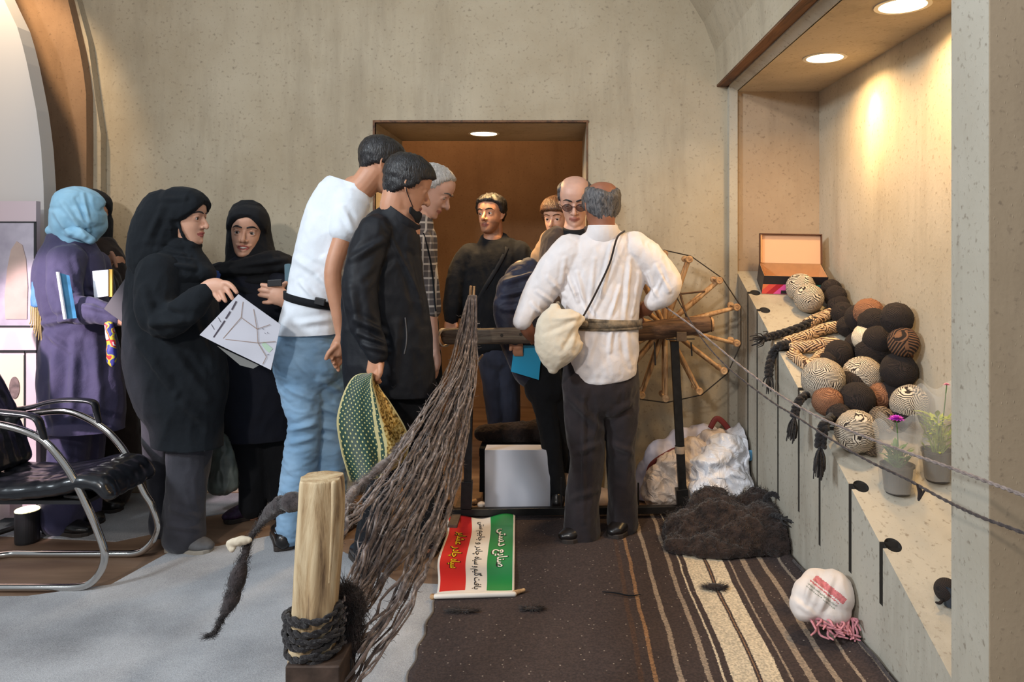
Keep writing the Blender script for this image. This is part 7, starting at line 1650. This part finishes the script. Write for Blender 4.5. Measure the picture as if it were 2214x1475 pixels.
# cream and brown braided skeins
sk = yarnmat('cream_brown_skein', s2l(218, 184, 146), s2l(70, 46, 34), 0.6, 0.42)
def lay(px, py, up=0.018): return on_bench(px, py, up)
def skein(pts, r, label, mat=None):
    mb = MB(); C = catmull([lay(x, y, u) for x, y, u in pts], 8); T = np.gradient(C, axis=0); T /= np.linalg.norm(T, axis=1)[:, None] + 1e-9
    U = np.cross(T, N_); U /= np.linalg.norm(U, axis=1)[:, None]; V = np.cross(T, U)
    for s_ in range(4):
        ph = 2 * pi * s_ / 4; A = [C[i] + (U[i] * cos(ph + i * 0.55) + V[i] * sin(ph + i * 0.55)) * r * 0.6 for i in range(len(C))]
        mb.loft(A, r * 0.55, n=8)
    return tag(finish('yarn_skein', mb.mesh(), mat or sk), label, 'skein')
skein([(1745, 700, .02), (1765, 690, .025), (1790, 680, .03), (1805, 672, .03)], 0.024, 'cream and brown twisted skein topmost of the four, left of the small black balls')
skein([(1700, 740, .02), (1740, 728, .03), (1780, 712, .035), (1815, 706, .03)], 0.024, 'cream and brown twisted skein, second of the four from the top')
skein([(1712, 752, .02), (1750, 748, .04), (1790, 742, .05), (1815, 748, .04)], 0.025, 'cream and brown twisted skein, third of the four from the top')
skein([(1712, 764, .02), (1735, 782, .025), (1752, 790, .03), (1775, 770, .03), (1790, 762, .03)], 0.024, 'cream and brown twisted skein lowest of the four, curled at the bench edge')
skein([(1800, 788, .04), (1825, 782, .05), (1850, 790, .04)], 0.014, 'light brown twisted skein behind the large striped ball', YM['b'])
skein([(1880, 905, .03), (1900, 912, .04), (1925, 925, .03)], 0.018, 'cream and brown twisted skein tucked behind the nearest striped ball')
# hanging braids and tassels
random.seed(2)
e = benchX(3.4)
braid([lay(1760, 692, .03), lay(1735, 705, .03), lay(1700, 718, .03), P(1672, 726, 3.42), P(1652, 731, 3.40)], 0.015, 'wool_braid', blackw, 'dark wool braid pointing left over the bench edge, tips spread', 20, 0.07, sp=0.6)
braid([lay(1705, 745, .03), lay(1686, 748, .03), P(1672, 762, 3.38), P(1664, 790, 3.36), P(1662, 812, 3.35)], 0.016, 'wool_braid', blackw, 'dark wool braid hanging down the bench front below the skeins', 22, 0.08, sp=0.35)
braid([lay(1750, 850, .03), P(1732, 862, 2.93), P(1722, 880, 2.92), P(1718, 900, 2.915)], 0.014, 'wool_braid', blackw, 'dark wool braid with bushy tassel hanging left of the brown ball', 30, 0.10, sp=0.22)
braid([lay(1800, 900, .03), P(1785, 915, 2.70), P(1776, 940, 2.69), P(1774, 965, 2.685)], 0.017, 'wool_braid', blackw, 'longest dark wool braid hanging in front of the slits', 30, 0.11, sp=0.22)

# flower pots in clear wrappers
def pot(px, py, r_, hgt, label, Y=None, green=s2l(70, 110, 50), flower=None, lean=0, dark=(0.05, 0.045, 0.045), fol=40, frad=0.06, fh=0.10, wrap=True, seed=1):
    random.seed(seed)
    B = on_bench(px, py); 
    if Y: B = P(px, py, Y); B[2] = benchZ(Y)
    t = empty('potted_flower', tuple(B), label, 'plant')
    z = 0.0
    MB().lathe(B, [(0.0001, -0.004), (r_ * 0.78, -0.004), (r_ * 0.80, 0.004), (r_ * 0.95, hgt * 0.9), (r_ * 1.06, hgt * 0.92), (r_ * 1.06, hgt), (r_ * 0.94, hgt), (r_ * 0.9, hgt * 0.85), (0.0001, hgt * 0.85)], 32).build('pot', plain('pot_plastic', dark, 0.3, alpha=0.92), t)
    top = B + np.array((0, 0, hgt * 0.85)); mb = MB()
    for _ in range(fol):
        a = random.uniform(0, 2 * pi); el_ = random.uniform(0.2, 1.3); rr_ = random.uniform(0.3, 1) * frad
        c = top + np.array((cos(a) * rr_, sin(a) * rr_, fh * random.uniform(0.1, 1.0))); d = np.array((cos(a) * cos(el_), sin(a) * cos(el_), sin(el_) * 0.6)); d /= np.linalg.norm(d); s_ = np.cross(d, (0, 0, 1)); s_ /= np.linalg.norm(s_); n3 = np.cross(s_, d); L_ = random.uniform(0.016, 0.030); W_ = L_ * 0.36
        mb.add([c - d * L_, c - s_ * W_ - d * L_ * .1 + n3 * .002, c + n3 * 0.004, c + s_ * W_ - d * L_ * .1 + n3 * .002, c + d * L_ * 0.9 - n3 * .002, c - s_ * W_ * .8 + d * L_ * .4, c + s_ * W_ * .8 + d * L_ * .4], [(0, 1, 2), (0, 2, 3), (1, 5, 2), (3, 2, 6), (5, 4, 2), (2, 4, 6)])
        if random.random() < 0.4: mb.loft([top + (c - top) * np.array((0.3, 0.3, 0)), c], 0.0012, n=4)
    finish('foliage', mb.mesh(), plain('leaf_green', green, 0.5, noise=0.3, scale=30), t, smooth=False)
    if flower:
        for fx, fy, fr_, fcol in flower:
            c = P(fx, fy, B[1] - 0.01); mb = MB(); mb.loft([top, (top + c) / 2 + np.array((0.004, 0, 0)), c], 0.002, n=6, sub=3); finish('stem', mb.mesh(), plain('stem_green', s2l(70, 110, 50), 0.6), t)
            mb = MB()
            for ring, (el_, L_) in enumerate(((0.05, 1.0), (0.4, 0.9), (0.8, 0.7), (1.2, 0.5))):
                for k in range(13 - ring * 2):
                    a = 2 * pi * k / (13 - ring * 2) + ring * 0.3; d = np.array((cos(a) * cos(el_), sin(a) * cos(el_), sin(el_))); s_ = np.cross(d, (0, 0, 1)); s_ /= np.linalg.norm(s_)
                    l2 = fr_ * L_; mb.add([c, c + d * l2 * 0.6 - s_ * fr_ * 0.16, c + d * l2 + np.array((0, 0, -0.1 * fr_)), c + d * l2 * 0.6 + s_ * fr_ * 0.16, c + d * l2 * 0.5 + np.array((0, 0, -0.06 * fr_))], [(0, 1, 4), (1, 2, 4), (2, 3, 4), (3, 0, 4)])
            finish('blossom', mb.mesh(), fcol, t, smooth=False)
    if wrap:
        mb = MB(); H = hgt + fh + 0.07; n_ = 40; prof = [(r_ * 0.98, 0.004), (r_ * 1.12, hgt * 0.9), (r_ * 1.30, hgt + 0.05), (r_ * 1.42, H * 0.85), (r_ * 1.5, H)]
        vs = []
        for rr_, hh in prof:
            for k in range(n_): a = 2 * pi * k / n_; q = rr_ * (1 + 0.06 * sin(a * 5 + hh * 20)); vs.append(B + np.array((cos(a) * q, sin(a) * q, hh + (0.02 * sin(a * 4) if hh == H else 0))))
        mb.add(vs, [(i * n_ + k, i * n_ + (k + 1) % n_, (i + 1) * n_ + (k + 1) % n_, (i + 1) * n_ + k) for i in range(4) for k in range(n_)])
        m_, nt, b = newmat('clear_wrapper'); b.inputs['Base Color'].default_value = rgb(s2l(222, 216, 206)); b.inputs['Roughness'].default_value = 0.12; b.inputs['Alpha'].default_value = 0.26
        finish('clear_wrapper', mb.mesh(), m_, t)
    return t
mg = plain('magenta_petal', s2l(196, 60, 200), 0.6); pkp = plain('pink_petal', s2l(216, 150, 170), 0.6)
pot(1940, 1062, 0.054, 0.095, 'potted plant with one magenta flower in a clear wrapper on the bench', flower=[(1938, 906, 0.030, mg)], fol=46, frad=0.045, fh=0.075, seed=5)
pot(2026, 1066, 0.052, 0.105, 'potted plant with bright yellow-green leaves beside the pillar', Y=2.62, green=s2l(150, 166, 50), flower=[(2047, 832, 0.014, pkp)], fol=80, frad=0.055, fh=0.15, seed=6)
# dark ball and cup half behind the pillar
c = on_bench(2046, 1276, 0.03)
mb = MB(); mb.ball(c, 0.034, 30, 20); mb.loft([c + np.array((-0.02, -0.02, -0.02)), c + np.array((-0.035, -0.03, -0.024)), c + np.array((-0.045, -0.03, -0.022))], [0.004, 0.005, 0.003], n=6, sub=3); tag(finish('yarn_ball', mb.mesh(), YM['k']), 'black yarn ball alone on the low end of the bench at the pillar', 'yarn ball')
c = on_bench(2058, 1310, 0.0); MB().lathe(c, [(0.0001, 0), (0.022, 0.001), (0.026, 0.06), (0.024, 0.06), (0.020, 0.004)], 24).build('cup', plain('dark_blue_glass', (0.02, 0.03, 0.045), 0.1)); tag(bpy.data.objects['cup'], 'dark glass cup below the lone black ball at the pillar', 'cup')
